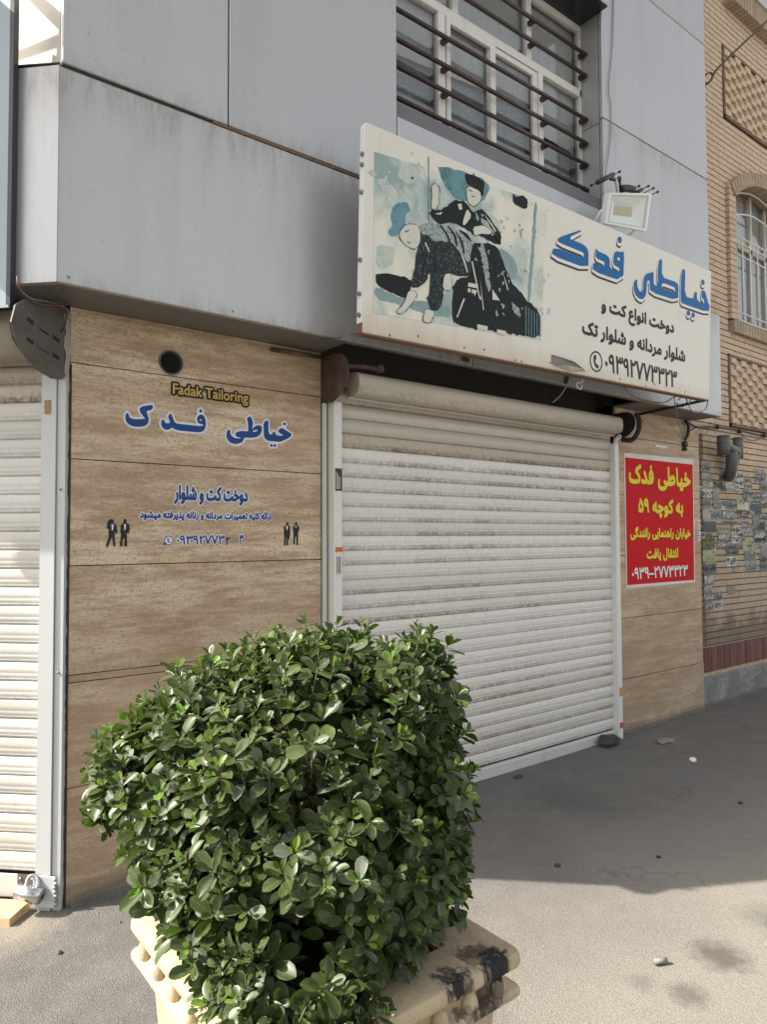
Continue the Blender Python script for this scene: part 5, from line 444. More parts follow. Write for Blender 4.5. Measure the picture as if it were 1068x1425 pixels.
'pic_shade':'5674 5509 -15 29 1 27 11 23 11 -13 7 -13 -6 -14 15 0 4 -16|5791 5540 -25 25 5 11 24 -8 5 -23|6031 5567 -9 15 -28 9 -10 13 -23 1 -7 20 -29 17 6 33 -23 40 20 5 20 -13 80 -34 25 5 -19 -20 15 -16 19 -50|5771 5608 -14 37 -20 17 20 13 4 -7 29 -3 12 -17|5334 5667 -10 11 0 28 15 -1 5 -30|6071 5668 17 27 20 0 -7 -21|5544 5754 -51 98 -18 90 -17 10 3 40 -31 10 21 10 5 13 -31 43 5 40 -26 7 16 23 -55 54 13 11 22 -11 13 30 -1 26 22 18 27 -32 21 -69 13 -10 41 -103 -7 -17 11 -17 -17 -36 25 -18 8 -39 -8 -18 -30 -13 10 -7 26 7 2 -26 12 -3 -5 -17 14 -23 -1 -37|5718 5792 -14 6 -8 30 31 7 12 -7 -17 -6 10 -24|5841 5827 -10 15 7 20 9 0 3 -30|5768 5875 -20 17 26 28 10 3 4 -15|5868 5911 -19 31 5 12 16 1|5674 5938 6 27 14 14 20 -4 6 -3 -24 -10 -12 -24|5744 5981 -20 16 14 5 4 16 36 17 13 0 3 -9 -20 -4 -18 -40|5838 5982 -18 20 11 10 18 -17 -1 -14|5318 6042 6 23 17 17 7 -7 18 -27|6148 6105 -30 13 -5 14 7 6 35 -20 3 -10|5541 6156 -35 29 36 30 13 -17 -21 -3 -3 -13 15 -17|5864 6322 7 21 16 2 4 -13|5584 6374 -40 14 -6 22 -11 2 -16 -15 -77 39 -30 56 2 30 18 0 30 -10 44 1 26 -13 21 -35 73 -45 3 -25|5711 6431 -14 14 11 16 13 3 15 -6|5351 6468 -1 20 -25 0 7 47 -10 17 9 1 14 -5 33 -50|6041 6477 -9 45 -23 6 15 7 8 27 26 5 13 19 14 -21 -34 -17 7 -30 -8 -13 10 -13 -6 -14|5768 6493 -11 12 8 27 14 -4|5941 6505 -10 33 13 7 0 -23 14 -4|5424 6534 -19 24 17 10 20 -6 -7 -24|5714 6541 -7 44 11 -3 16 -30|6018 6582 -10 36 14 0 13 -3',
'pic_fold':'4846 6274 64 -42 30 -31 26 -52 4 -19 -11 -5 -12 14 -27 48 -29 31 -59 42 -17 17 8 7|4951 6298 65 -39 28 -35 18 -66 2 -24 -13 -6 -12 19 -21 61 -26 36 -57 43 -16 17 8 5|5034 6280 75 -52 33 -42 27 -77 5 -27 -13 -6 -15 22 -29 72 -30 45 -58 62|4590 5956 31 -61 4 -44 -21 -73 -10 -23 -10 3 2 23 20 67 0 44 -20 63|4751 6026 -10 -94 1 -54 14 -66 9 -20 12 5 0 23 -14 64 -2 52 10 92 -1 30 -12 0|5215 6769 42 -2 13 -3 -4 -5 -14 -2 -38 1 -13 2 0 7|5256 6716 37 3 11 -1 -3 -7 -11 -3 -30 -1 -11 1 -4 5|4358 6101 38 21 14 6 3 -5 -12 -9 -37 -20 -14 -6 -4 5|4393 6010 32 -3 10 -3 -3 -6 -10 -1 -29 4 -10 3 0 6|5588 6412 63 -32 27 -18 18 -20 2 -8 -12 -4 -10 4 -18 14 -24 19 -50 43',
'pic_streak':'4854 6198 41 -67 -13 -7 -38 66|5096 6103 84 -99 45 -109 -14 -7 -52 102|4627 6064 57 -81 -9 -12 -60 80|5446 6575 118 -70 76 -62 -14 -15 -79 62|5462 6518 74 -62 -14 -14|4745 6381 103 47 -26 -36|5056 6565 54 25 15 -55 -41 -21|5291 6030 123 -375 -14 -7 -126 368|5757 6016 96 -168 -19 -8|5191 5610 -103 -218 -16 0 92 212|5409 5856 66 -311 -15 -3',
'pic_teal':'4605 5347 -43 12 -24 -10 -33 13 -20 -8 -93 25 -64 -14 -66 14 -67 -8 -33 7 -54 -11 -53 10 -53 43 10 50 10 10 83 3 23 -17 57 -9 27 9 76 -23 77 19 15 -5 98 -13 140 29 130 4 50 19 74 -11 16 9 40 -9 54 4 17 -62 -7 -33 -17 -13 -57 -17 -36 5 -74 -17 -50 4 -46 -12 -34 18 -33 -14|6308 5384 -16 8 -50 -8 -70 4 -53 49 -16 33 9 57 -12 23 17 90 -9 24 47 41 27 5 133 -32 39 -21 4 -19 41 -24 1 -164 -22 -25 -30 -7 -16 -24|6192 5766 -13 31 9 63 -9 97 15 43 -1 90 23 50 -9 37 9 40 -3 67 21 90 -10 63 20 137 -13 43 25 70 -7 57 18 170 18 32 17 -2 14 -54 -20 -130 6 -63 -14 -30 18 -60 -18 -37 10 -16 -21 -104 -5 -93 9 -37 -19 -56 10 -37 -12 -20 -21 -173 -9 -190 -16 -24 -3 -46|5885 5967 -41 30 -40 70 -18 13 -53 124 -27 33 2 27 14 8 96 -10 107 -48 61 -77 20 -47 -15 -20 -5 -53 -24 -38',
'pic_cream':'5216 6799 125 3 45 -18 10 -60 -18 -41 -67 -61 -41 -14 -55 20 -23 40 -12 97|5207 6552 43 -39 -7 -40 -63 -80 -27 -22 -18 13 7 39 38 106|5314 6402 102 38 60 6 79 -22 18 -15 -26 -25 -37 -14 -86 -16 -46 -16 -50 -31 -22 8 -19 55|4909 5806 55 18 22 -30 11 -109 -23 -38 -79 -5 -22 30 13 96|4447 5544 71 -8 9 -24 -42 -65 -40 -51 -78 -87 -42 -27 -50 7 5 21 62 57 33 51 37 96|4670 5401 76 -8 14 -28 -37 -76 -32 -25 -61 0 -13 28 21 84|4311 6100 42 56 45 25 94 22 38 -11 19 -53 5 -37 -4 -58 -14 -34 -38 -42 -37 -12 -76 9 -39 15 -41 34 -12 22 3 34|4704 6660 34 22 21 -6 27 -38 8 -40 -4 -82 -10 -41 -27 -42 -19 -13 -31 3 -8 24 6 71 0 45 -7 67',
'pic_edge':'4628 5257 -16 22 -4 18 30 83 36 25 30 5 32 -13 8 -1 17 -17 5 -16 -11 -18 3 -19 -8 -5 -18 -32 -28 -27|4312 5276 -30 3 -10 12 1 18 29 26 18 25 18 9 20 38 12 12 8 43 20 11 14 50 14 6 16 18 42 -2 28 -1 13 -9 9 -22 -8 -22 -27 -22 -3 -13 -41 -65 -19 -13 -41 -53 -47 -34 -26 -15|4926 5637 -40 5 -20 21 3 72 16 54 29 23 31 13 17 5 26 -29 12 -52 3 -64 -25 -41|4458 5951 -96 18 -56 31 -21 21 3 21 13 17 -7 10 16 44 14 13 22 35 52 28 90 19 40 -8 12 -7 7 -54 10 -14 -1 -88 -9 -8 -5 -20 -46 -49 -16 -10|5324 6304 -26 7 -17 58 37 43 80 32 38 8 48 -1 20 -7 10 -10 38 -5 24 -18 0 -7 -24 -28 -24 -11 -134 -23 -24 -21|5148 6366 -12 9 -6 20 9 50 31 74 34 35 10 0 10 -8 20 -17 8 -18 -6 -46 -69 -84 -21 -15|4704 6415 -9 8 -7 24 8 58 -6 30 6 22 -3 26 -8 10 2 38 18 34 21 18 16 5 22 -5 40 -80 -7 -16 0 -68 -13 -52 -18 -28 -27 -24|5262 6607 -48 16 -26 40 -14 56 6 16 -6 28 42 43 96 3 36 -1 47 -23 4 -16 -5 -28 7 -32 -21 -36 -28 -19 -6 -12 -32 -26 -14 -7',
'pic_chk':'5236 5788 140 10 -4 -41 -146 -11|5230 5727 41 1 -5 -39 -41 -1|5291 5730 70 2 -10 -40 -65 -3|5379 5375 158 4 -4 -47 -155 -3|5685 5375 144 2 -5 -47 -144 -2|5599 5795 121 -99 -118 -13|5413 5695 24 -46 -23 -4',
'pic_line':'4644 6932 10 4 16 -690 -10 -3|4802 6685 19 -52 -10 -7 -22 56|4924 6508 358 -169 -5 -11 -363 173',
'pic_bars':'6138 5716 20 -2 9 -336 -19 2|6187 5706 19 -2 9 -317 -19 1|6236 5696 19 -2 9 -299 -20 1|6285 5686 19 -2 8 -281 -19 1|6334 5676 20 -2 8 -262 -20 0|6384 5666 20 -2 7 -244 -20 1'}
def rings(key):
    out = []
    for c in ART[key].split('|'):
        v = list(map(int, c.split())); x, y = v[0], v[1]; p = [(x / 2000, y / 2000)]
        for i in range(2, len(v), 2): x += v[i]; y += v[i + 1]; p.append((x / 2000, y / 2000))
        out.append(p)
    return out
def fill(rgs, th=0.0):
    cu = bpy.data.curves.new('c', 'CURVE'); cu.dimensions = '2D'; cu.fill_mode = 'BOTH'; cu.extrude = th
    for r in rgs:
        s = cu.splines.new('POLY'); s.points.add(len(r) - 1); s.use_cyclic_u = True
        for i, (x, y) in enumerate(r): s.points[i].co = (x, y, 0, 1)
    ob = bpy.data.objects.new('c', cu); me = bpy.data.meshes.new_from_object(ob); bpy.data.objects.remove(ob); bpy.data.curves.remove(cu); return me
def signY(z): return 2.66 - .04 * (z - 2.52)
def wallY(z): return 3.2
def art(name, key, mat, parent, off, yf=wallY, dx=0, dz=0, th=.0004, sx=1, sz=1):
    me = fill([[(x * sx + dx, y * sz + dz) for x, y in r] for r in rings(key)], th)
    for v in me.vertices: x, y, z = v.co; v.co = (x, yf(y) - off - z, y)
    fixn(me); return link(name, me, mat, parent)

# ------------------------------------------------------------------ ground
def G(x): return max(-.03, min(.12, .009 * (x - .8) + .012))
xs = [-70, -20, -8, -4, -2, -.8, 0, .8, 1.6, 2.4, 3.2, 4, 5, 6, 7, 8, 10, 12.8, 20, 70]; ys = [-70, -20, -6, -2, 0, 1, 2, 3, 3.4, 6, 20, 70]
vs = [(x, y, G(x)) for x in xs for y in ys]; fs = [(i * len(ys) + j, (i + 1) * len(ys) + j, (i + 1) * len(ys) + j + 1, i * len(ys) + j + 1) for i in range(len(xs) - 1) for j in range(len(ys) - 1)]
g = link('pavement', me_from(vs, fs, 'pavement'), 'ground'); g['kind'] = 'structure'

# ------------------------------------------------------------------ corner building
C0 = Vector((.78, 3.2, 0)); DD = Vector((-.70711, .70711, 0)); NN = Vector((-.70711, -.70711, 0))
def CP(a, o, z): return C0 + DD * a + NN * o + Vector((0, 0, z))
B = thing('corner_building', 'grey metal clad corner building with travertine ground floor and barred upper window', 'building', (3.2, 3.3, 0))
TOP = 7.6
# travertine slabs (joints recessed 4 mm)
box('backing', .80, 2.05, 3.215, 3.5, -.05, 2.56, 'joint', B)
box('backing', 4.73, 6.01, 3.215, 3.5, -.05, 2.56, 'joint', B)
zl = [-.05, .5, .94, .972, 1.435, 1.893, 2.308, 2.55]
def holed(z0, z1):
    # slab face with a round opening for the pipe, built as a 2D fill with thickness
    cu_rings = [[(.78, z0), (2.052, z0), (2.052, z1), (.78, z1)]]; n_ = 32; c_ = [(1.222 + .0585 * math.cos(2 * math.pi * k / n_), 2.372 + .0585 * math.sin(2 * math.pi * k / n_)) for k in range(n_)]
    me = fill(cu_rings + [c_], .0072)
    for v in me.vertices: x, y, z = v.co; v.co = (x, 3.2078 - z, y)
    return link('travertine_slab', fixn(me), 'stone', B)
for a, b in zip(zl, zl[1:]):
    if b > 2.5: holed(a + .0022, b - .0022); continue
    box('travertine_slab', .78, 2.052, 3.2 + random.uniform(0, .0015), 3.215, a + .0022, b - .0022, 'stone', B)
zr = [-.05, .452, .918, 1.405, 1.873, 2.33, 2.56]
for k, (a, b) in enumerate(zip(zr, zr[1:])):
    box('travertine_slab', 4.745, 5.99 if k else 6.0, 3.2 + random.uniform(0, .002), 3.215, a + .0025, b - .0025, 'stone', B)
box('travertine_return', 5.985, 6.005, 3.217, 3.5, -.05, 2.55, 'stone', B)
box('travertine_return', .765, .779, 3.22, 3.35, -.05, 2.5, 'stone', B)
# broken mortar edge along the left corner
vs, fs = [], []
for k in range(90):
    z = .05 + k * .0277; w = .016 + .022 * abs(mnoise.noise(Vector((0, 0, z * 9)))) ; s = len(vs)
    for (x, y) in ((.779, 3.199), (.779 - w, 3.202), (.772 - w * .6, 3.222)): vs.append((x + random.uniform(-.002, .002), y + random.uniform(-.002, .002), z))
    if k:
        for j in (0, 1): fs.append((s - 3 + j, s - 2 + j, s + 1 + j, s + j))
link('mortar_edge', fixn(me_from(vs, fs)), 'mortar_pale', B)
# cavity above the shutter, shop behind
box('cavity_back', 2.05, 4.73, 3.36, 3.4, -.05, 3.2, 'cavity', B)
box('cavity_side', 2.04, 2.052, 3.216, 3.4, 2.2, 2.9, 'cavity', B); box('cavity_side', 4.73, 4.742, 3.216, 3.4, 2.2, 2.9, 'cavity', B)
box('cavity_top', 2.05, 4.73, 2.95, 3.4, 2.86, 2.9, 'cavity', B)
# cladding: lower fascia panels
YF = 2.92; ZB = 2.546; ZT = 3.412
def panel(name, x0, x1, z0, z1, y=YF, th=.03, bev=.004): return box(name, x0 + .003, x1 - .003, y, y + th, z0 + .003, z1 - .003, 'clad', B, bev)
panel('cladding_panel', .652, 2.93, ZB, ZT); panel('cladding_panel', 2.93, 5.855, ZB, ZT)
for x_ in (.70, 1.4, 2.1, 2.85, 3.6, 4.4, 5.2, 5.80): cyl('panel_rivet', (x_, YF - .001, ZB + .03), (0, 1, 0), .005, .003, 'galv', B, 8)
# chamfer fascia, swept along the chamfer
p = C0 + NN * .288 + DD * -.112
extrude('cladding_panel', [(0, ZB + .002), (0, ZT - .003), (-.03, ZT - .003), (-.03, ZB + .002)], p, DD, 2.6, NN, 'clad', B, True)
box('cladding_return', 5.822, 5.852, 2.952, 3.3, ZB + .003, ZT - .004, 'clad', B)
# thin top flashing with dirt line
box('top_flashing', .66, 5.86, 2.93, 3.28, ZT - .001, ZT + .006, 'joint', B)
box('rusty_joint_strip', 1.30, 2.4, 2.9175, 2.932, ZT - .001, ZT + .009, 'rustyedge', B)
prism('top_flashing', [(.66, 2.92), (.66, 3.25), (-1.2, 5.0), (-1.3, 4.75)], 'Z', ZT + .0075, ZT + .012, 'joint', B)
# soffits
box('soffit', .70, 2.05, 2.952, 3.2, ZB + .004, ZB + .018, 'soffit', B); box('soffit', 4.73, 5.84, 2.952, 3.2, ZB + .004, ZB + .018, 'soffit', B)
box('soffit_lip', 2.05, 4.73, 2.952, 2.975, ZB + .004, ZB + .02, 'soffit', B)
prism('soffit', [(.662, 2.945), (.699, 2.955), (.699, 3.21), (.86, 3.42), (-.9, 5.2), (-1.15, 4.76)], 'Z', ZB + .0045, ZB + .016, 'soffit', B)
# upper facade panels; bays around the window
X0, X1, XR, XE = .664, 1.377, 4.24, 5.70
for x0, x1 in ((X0, X1), (X1, 2.367)):
    for z0, z1 in ((ZT + .012, 4.52), (4.52, 5.67), (5.67, TOP)): panel('cladding_panel', x0, x1, z0, z1)
for z0, z1 in ((ZT + .012, 4.52), (4.52, 5.67), (5.67, TOP)): panel('cladding_panel', XR, XE, z0, z1)
panel('cladding_panel', 2.367, XR, ZT + .012, 3.84)
panel('cladding_panel', 2.367, XR, 5.75, TOP)
for z0, z1 in ((ZT + .012, 4.493), (4.493, 5.64)):
    box('reveal_panel', XR + .003, XR + .02, YF + .033, 3.2, z0 + .003, z1 - .003, 'clad', B); box('reveal_panel', 2.35, 2.364, YF + .033, 3.2, z0 + .003, z1 - .003, 'clad', B)
for a, b in ((.67, 2.345), (XR + .024, XE - .004)): box('wall_core', a, b, 2.955, 3.3, ZT + .015, TOP - .02, 'joint', B)
box('wall_core', 2.345, XR + .024, 2.955, 3.3, 5.7, TOP - .02, 'joint', B); box('wall_core', 2.345, XR + .024, 2.955, 3.3, ZT + .015, 3.83, 'joint', B)
# black overhang box above the window
box('window_overhang', 2.36, 4.236, 2.865, 3.16, 5.285, 5.75, 'black', B); box('overhang_face', 2.36, 4.236, 2.855, 2.863, 5.287, 5.75, 'clad', B)
# cream side wall and rear body
box('side_wall', .668, .69, 2.96, 9.5, ZT + .014, TOP, 'creamwall', B)
box('rear_body', .72, 5.99, 3.42, 9.5, -.05, TOP - .05, 'cavity', B)
prism('chamfer_wall', [(.80, 3.32), (.84, 3.5), (-.95, 5.3), (-1.02, 5.14)], 'Z', -.05, 2.54, 'cavity', B)
# upper window
box('sill', 2.367, XR, 2.955, 3.2, 3.86, 3.94, 'sill', B); box('sill_slope', 2.367, XR, 2.945, 2.952, 3.85, 3.935, 'sill', B)
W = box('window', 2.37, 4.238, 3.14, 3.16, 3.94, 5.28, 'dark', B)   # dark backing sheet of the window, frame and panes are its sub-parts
W.location.y += .12
fy0, fy1 = 3.10, 3.145
for (a, b, c_, d) in ((2.37, 4.255, 4.75, 4.808), (2.37, 4.255, 5.245, 5.285), (2.37, 4.255, 3.93, 3.955), (2.37, 2.40, 3.955, 5.245), (4.226, 4.256, 3.955, 5.245),
                      (2.835, 2.895, 3.955, 4.75), (3.765, 3.815, 3.955, 4.75), (2.955, 3.008, 4.808, 5.245), (3.645, 3.70, 4.808, 5.245)):
    box('frame', a, b, fy0, fy1, c_, d, 'frame', W, .003)
for (a, b) in ((2.897, 3.333), (3.28, 3.763)):   # two sliding sashes
    yy = 3.112 if a < 3 else 3.127
    for (p0, p1, z0, z1) in ((a, a + .035, 3.957, 4.745), (b - .05, b, 3.957, 4.745), (a + .035, b - .05, 4.708, 4.745), (a + .035, b - .05, 3.957, 3.985)):
        box('sash', p0, p1, yy - .02, yy + .004, z0, z1, 'frame', W, .002)
for (a, b, z0, z1) in ((2.40, 2.835, 3.955, 4.75), (2.93, 3.285, 3.985, 4.708), (3.315, 3.715, 3.985, 4.708), (3.815, 4.226, 3.955, 4.75), (2.40, 2.955, 4.808, 5.245), (3.008, 3.645, 4.808, 5.245), (3.70, 4.226, 4.808, 5.245)):
    link('pane', me_from([(a, 3.126, z0), (b, 3.126, z0), (b, 3.126, z1), (a, 3.126, z1)], [(0, 1, 2, 3)]), 'glass', W)
# pale blind over dark lace, a tone split imitating the street reflection
for nm, z0, z1, y0, amp, mt in (('lace_curtain', 3.95, 5.27, 3.20, .004, 'lace'), ('reflection_blind', 4.44, 5.27, 3.165, .0025, 'curtain')):
    vs, fs = [], []
    for k in range(120):
        x = 2.38 + k * .0156; y = y0 + amp * math.sin(x * 42) + amp * .5 * math.sin(x * 97 + 1); s_ = len(vs); zz_ = z0 + (.05 * math.sin(x * 2.1) - .12 * (x > 3.75) if z0 > 4 else 0); vs += [(x, y, zz_), (x, y, z1)]
        if k: fs.append((s_ - 2, s_, s_ + 1, s_ - 1))
    link(nm, me_from(vs, fs, 'c', True), mt, W)
for z in (4.042, 4.226, 4.384, 4.56, 4.885, 5.042):
    tube('security_bar', [(2.368, 3.05, z), (4.235, 3.05, z)], .0135, 'barpaint', B, 8, False)
    for x in ((2.865, 3.79, 4.22) if z < 4.7 else (3.67, 4.22)): ubox('bar_bracket', (x, 3.075, z), (.028, .05, .028), 'barpaint', B)

# ------------------------------------------------------------------ main roller shutter
S = thing('roller_shutter', 'wide closed white roller shutter with grimy slats under the tailor signboard', 'shutter', (3.35, 3.17, G(3.35)))
slat_mesh = {}
pitch = .0803; ztop = 2.2835
PR = [(-.004, .0401), (.0005, .0390), (.0030, .036), (.0048, .028), (.0058, .012), (.0058, -.002), (.0040, -.0055), (.0052, -.009), (.0048, -.022), (.0022, -.0265), (.0034, -.0295), (.0034, -.0355), (-.0045, -.0375), (-.004, -.0402)]
PRF = [(-.004, .0401), (.003, .038), (.0035, -.036), (-.004, -.0402)]
def sweep_mesh(prof, L):
    vs = [(a, -o, z) for a in (-L / 2, L / 2) for (o, z) in prof]; n = len(prof)
    me = me_from(vs, [(i, n + i, n + i + 1, i + 1) for i in range(n - 1)], 'slat')
    for i, p in enumerate(me.polygons): p.use_smooth = 1 <= i <= n - 3
    return me
def slats(parent, L, zt, count, org, rotz, mats, flat_n=2, kink=()):
    meshes = {}
    for k in range(count):
        mk = mats(k); key = (mk, k < flat_n)
        if key not in meshes:
            me = sweep_mesh(PRF if k < flat_n else PR, L); me.materials.append(MT[mk]); meshes[key] = me
        o = bpy.data.objects.new('slat', meshes[key]); col.objects.link(o); attach(o, parent)
        o.location = (org[0], org[1], zt - pitch * (k + .5)); o.rotation_euler = (random.uniform(-.045, .045) + kink.get(k, 0) if kink else random.uniform(-.03, .03), 0, rotz)
slats(S, 2.515, ztop + pitch, 28, (3.385, 3.178), 0, lambda k: 'slat_dirty' if k in (3,) else 'slat_top' if k < 3 else 'slat', 3, {20: .08, 21: -.05})
box('bottom_bar', 2.135, 4.625, 3.150, 3.186, .035, .108, 'rail2', S, .005)
box('rubber_seal', 2.135, 4.625, 3.155, 3.18, .012, .034, 'rubber', S)
# guide rails
box('guide_rail', 2.088, 2.142, 3.125, 3.205, .01, 2.283, 'rail', S, .006); box('rail_flange', 2.055, 2.077, 3.178, 3.199, .01, 2.275, 'rail2', S, .003)
box('guide_rail', 4.628, 4.678, 3.125, 3.205, .03, 2.255, 'rail', S, .006); box('rail_flange', 4.688, 4.733, 3.182, 3.199, .04, 2.25, 'rail2', S, .003)
tube('rail_cap', [(4.652, 3.14, 2.24), (4.66, 3.135, 2.285), (4.69, 3.12, 2.315)], .018, 'rail', S, 8)
# coil housing tube (hood)
hp = [(.02, 2.43), (.11, 2.433), (.145, 2.427), (.163, 2.412), (.168, 2.39), (.168, 2.345), (.162, 2.325), (.148, 2.312), (.06, 2.300)]
extrude('coil_housing', hp, (2.165, 3.17, 0), (1, 0, 0), 2.385, (0, -1, 0), 'hood', S, True, org=(3.3, 3.1, 2.37), smooth=True)
box('housing_lip', 2.15, 4.56, 3.08, 3.10, 2.293, 2.304, 'hood', S, .003)
tube('roller_axle', [(2.06, 3.15, 2.41), (4.72, 3.15, 2.41)], .03, 'rust', S, 10, False)
def plate_poly():
    return [(3.205, 2.283), (3.11, 2.268), (3.03, 2.292), (2.97, 2.345), (2.953, 2.40), (2.960, 2.455), (2.985, 2.488), (3.03, 2.512), (3.09, 2.522), (3.205, 2.517)]
prism('end_plate', plate_poly(), 'X', 2.058, 2.066, 'rust', S)
prism('end_plate', [(3.12 + (y - 3.12) * .72, 2.385 + (z - 2.385) * .78) for y, z in plate_poly()], 'X', 4.70, 4.708, 'rust_shaded', S)
prism('end_plate_cover', [(y + (.02 if y < 3.2 else 0), z) for y, z in plate_poly()[5:]] + [(3.205, 2.43)], 'X', 2.067, 2.073, 'plate', S)
for z in (2.43, 2.36):
    for y0, y1 in ((3.16, 3.12), (3.10, 3.05), (3.03, 3.0)): box('plate_slot', 2.0662, 2.0735, y1, y0, z + (3.16 - y0) * .14, z + (3.16 - y0) * .14 + .01, 'dark', S)
tube('bracket_arm', [(2.08, 3.02, 2.445), (2.2, 3.0, 2.455), (2.29, 2.99, 2.45)], .014, 'rust', S, 6)
box('arm_block', 2.275, 2.31, 2.97, 3.01, 2.435, 2.475, 'rust', S, .004)
tube('curved_bracket', [(4.660, 3.088, 2.277), (4.680, 3.016, 2.270), (4.700, 2.974, 2.332), (4.700, 2.966, 2.411), (4.690, 2.983, 2.466)], .018, 'rust_shaded', S, 8)
cyl('bracket_bolt', (4.700, 2.949, 2.403), (0, 1, 0), .008, .03, 'rust', S, 8)
def sticker(x0, x1, y, z0, z1, mat, parent): return box('sticker', x0, x1, y - .0012, y, z0, z1, mat, parent)
st = sticker(2.093, 2.137, 3.1246, 1.80, 1.92, 'stickblack', S)
for k in range(3): box('sticker_print', 2.099 + k * .01, 2.099 + k * .01 + .004, 3.1222, 3.1232, 1.81, 1.90 - .012 * (k % 3), 'postwhite', st)
sticker(2.093, 2.139, 3.1246, 1.475, 1.50, 'stickorange', S); s2 = sticker(2.096, 2.134, 3.1246, 1.35, 1.47, 'postwhite', S)
for k in range(3): box('sticker_print', 2.102 + k * .01, 2.102 + k * .01 + .0035, 3.1222, 3.1232, 1.36, 1.45, 'ink', s2)
sticker(4.632, 4.668, 3.1246, .36, .425, 'stickyellow', S); sticker(4.632, 4.676, 3.1246, .125, .165, 'stickred', S)

# ------------------------------------------------------------------ left roller shutter on the chamfer
L_ = thing('roller_shutter', 'cream roller shutter at the left edge, lower half in sunlight, padlocked at the bottom', 'shutter', tuple(C0 + DD * .5))
a0, a1 = .10, 2.2
mid = C0 + DD * ((a0 + a1) / 2) + NN * -.03
slats(L_, a1 - a0, 2.305 + pitch, 28, (mid.x, mid.y), R(-45), lambda k: 'hood' if k < 1 else 'slat_dirty' if k in (1, 2) else 'slat_l', 1)
extrude('bottom_bar', [(-.02, .045), (.0, .045), (.0, .13), (-.02, .13)], C0 + DD * a0, DD, a1 - a0, NN, 'slat_l', L_, True)
extrude('guide_rail', [(-.05, .005), (.03, .005), (.03, 2.25), (-.05, 2.25)], C0 + DD * .046, DD, .066, NN, 'rail_l', L_, True)
extrude('rail_flange', [(-.01, .01), (.022, .01), (.022, 2.24), (-.01, 2.24)], C0 + DD * .006, DD, .037, NN, 'rail_l', L_, True)
extrude('rail_gap', [(-.03, .0), (.004, .0), (.004, 2.3), (-.03, 2.3)], C0 + DD * -.004, DD, .009, NN, 'rubber', L_, True)
hp2 = [(.02, 2.50), (.1, 2.512), (.18, 2.48), (.21, 2.42), (.19, 2.36), (.14, 2.325), (.03, 2.305)]
extrude('coil_housing', hp2, C0 + DD * .14, DD, 2.0, NN, 'hood', L_, True, smooth=True)
pl = [(-.01, 2.535), (.0, 2.232), (.10, 2.215), (.206, 2.228), (.286, 2.268), (.344, 2.322), (.366, 2.372), (.342, 2.445), (.285, 2.487), (.2, 2.52), (.1, 2.535)]
PM = C0 + DD * .02
def plate(name, poly, off, th, mat, parent):
    n = len(poly); vs = [PM + DD * (off + t) + NN * o + Vector((0, 0, z)) - PM for t in (0, th) for (o, z) in poly]
    fs = [tuple(range(n)), tuple(range(2 * n - 1, n - 1, -1))] + [(i, (i + 1) % n, n + (i + 1) % n, n + i) for i in range(n)]
    o = link(name, fixn(me_from(vs, fs)), mat, parent); o.location = PM; return o
plate('end_plate', pl, 0, .006, 'plate', L_)
for zc, sl in ((2.405, -.13), (2.325, -.1)):
    for (o0, o1) in ((.27, .23), (.19, .13), (.10, .055)):
        z0 = zc + (.27 - o0) * sl
        plate('plate_slot', [(o0, z0), (o0, z0 + .016), (o1, z0 + .016 + (o0 - o1) * sl), (o1, z0 + (o0 - o1) * sl)], -.0018, .0016, 'dark', L_)
    plate('slot_rim', [(.205, zc - .004), (.205, zc + .008), (.125, zc), (.125, zc - .012)], -.003, .0028, 'plate', L_)
def CPt(a, o, z): return tuple(CP(a, o, z))
st = extrude('sticker', [(.0315, 2.08), (.0315, 2.14)], C0 + DD * .068, DD, .03, NN, 'stickworn', L_)
for z in (1.76, .99): cyl('rail_screw', CPt(.025, .024, z), NN, .005, .006, 'galv', L_, 8)
# hasp, padlock, latch
hz = .125
extrude('hasp_plate', [(.004, hz - .018), (.012, hz - .022), (.012, hz + .022), (.004, hz + .018)], C0 + DD * .12, DD, .085, NN, 'plate', L_, True)
for a in (.135, .19): cyl('rivet', CPt(a, .014, hz + .002), NN, .007, .006, 'galv', L_, 8)
extrude('latch_plate', [(.034, .035), (.042, .03), (.042, .155), (.034, .155)], C0 + DD * .02, DD, .095, NN, 'rail_l', L_, True)
for k in range(7): cyl('weld_bead', CPt(.018 + .004 * math.sin(k * 2.1), .04, .045 + k * .017), NN, .006, .010, 'rail_l', L_, 7)
PLK = thing('padlock', 'steel cylinder padlock hanging from the hasp of the sunlit left shutter', 'padlock', CPt(.11, .07, .06))
LC = Vector((0.650, 3.224, 0.099)); ax = (DD * .93 + NN * .12 + Vector((0, 0, .20))).normalized()
cyl('lock_body', tuple(LC), ax, .030, .098, 'steel', PLK, 28); cyl('lock_collar', tuple(LC + ax * .0505), ax, .027, .006, 'galv', PLK, 24); cyl('keyway', tuple(LC - ax * .0505), ax, .026, .006, 'galv', PLK, 24); cyl('key_hole', tuple(LC - ax * .0545), ax, .009, .004, 'dark', PLK, 12)
tube('shackle', [tuple(LC + ax * .02), tuple(LC + ax * .018 + Vector((0, 0, .05)) - NN * .02), tuple(LC - ax * .005 + Vector((0, 0, .062)) - NN * .03), tuple(LC - ax * .024 + Vector((0, 0, .045)) - NN * .02), tuple(LC - ax * .026)], .007, 'steel', PLK, 8)
PK = extrude('wooden_plank', [(.03, -.005), (.16, -.008), (.16, .03), (.03, .036)], C0 + DD * .135, DD, 1.2, NN, 'wood', None, True); tag(PK, 'short raw timber plank lying at the foot of the left shutter', 'plank')
PK.location.z = .012

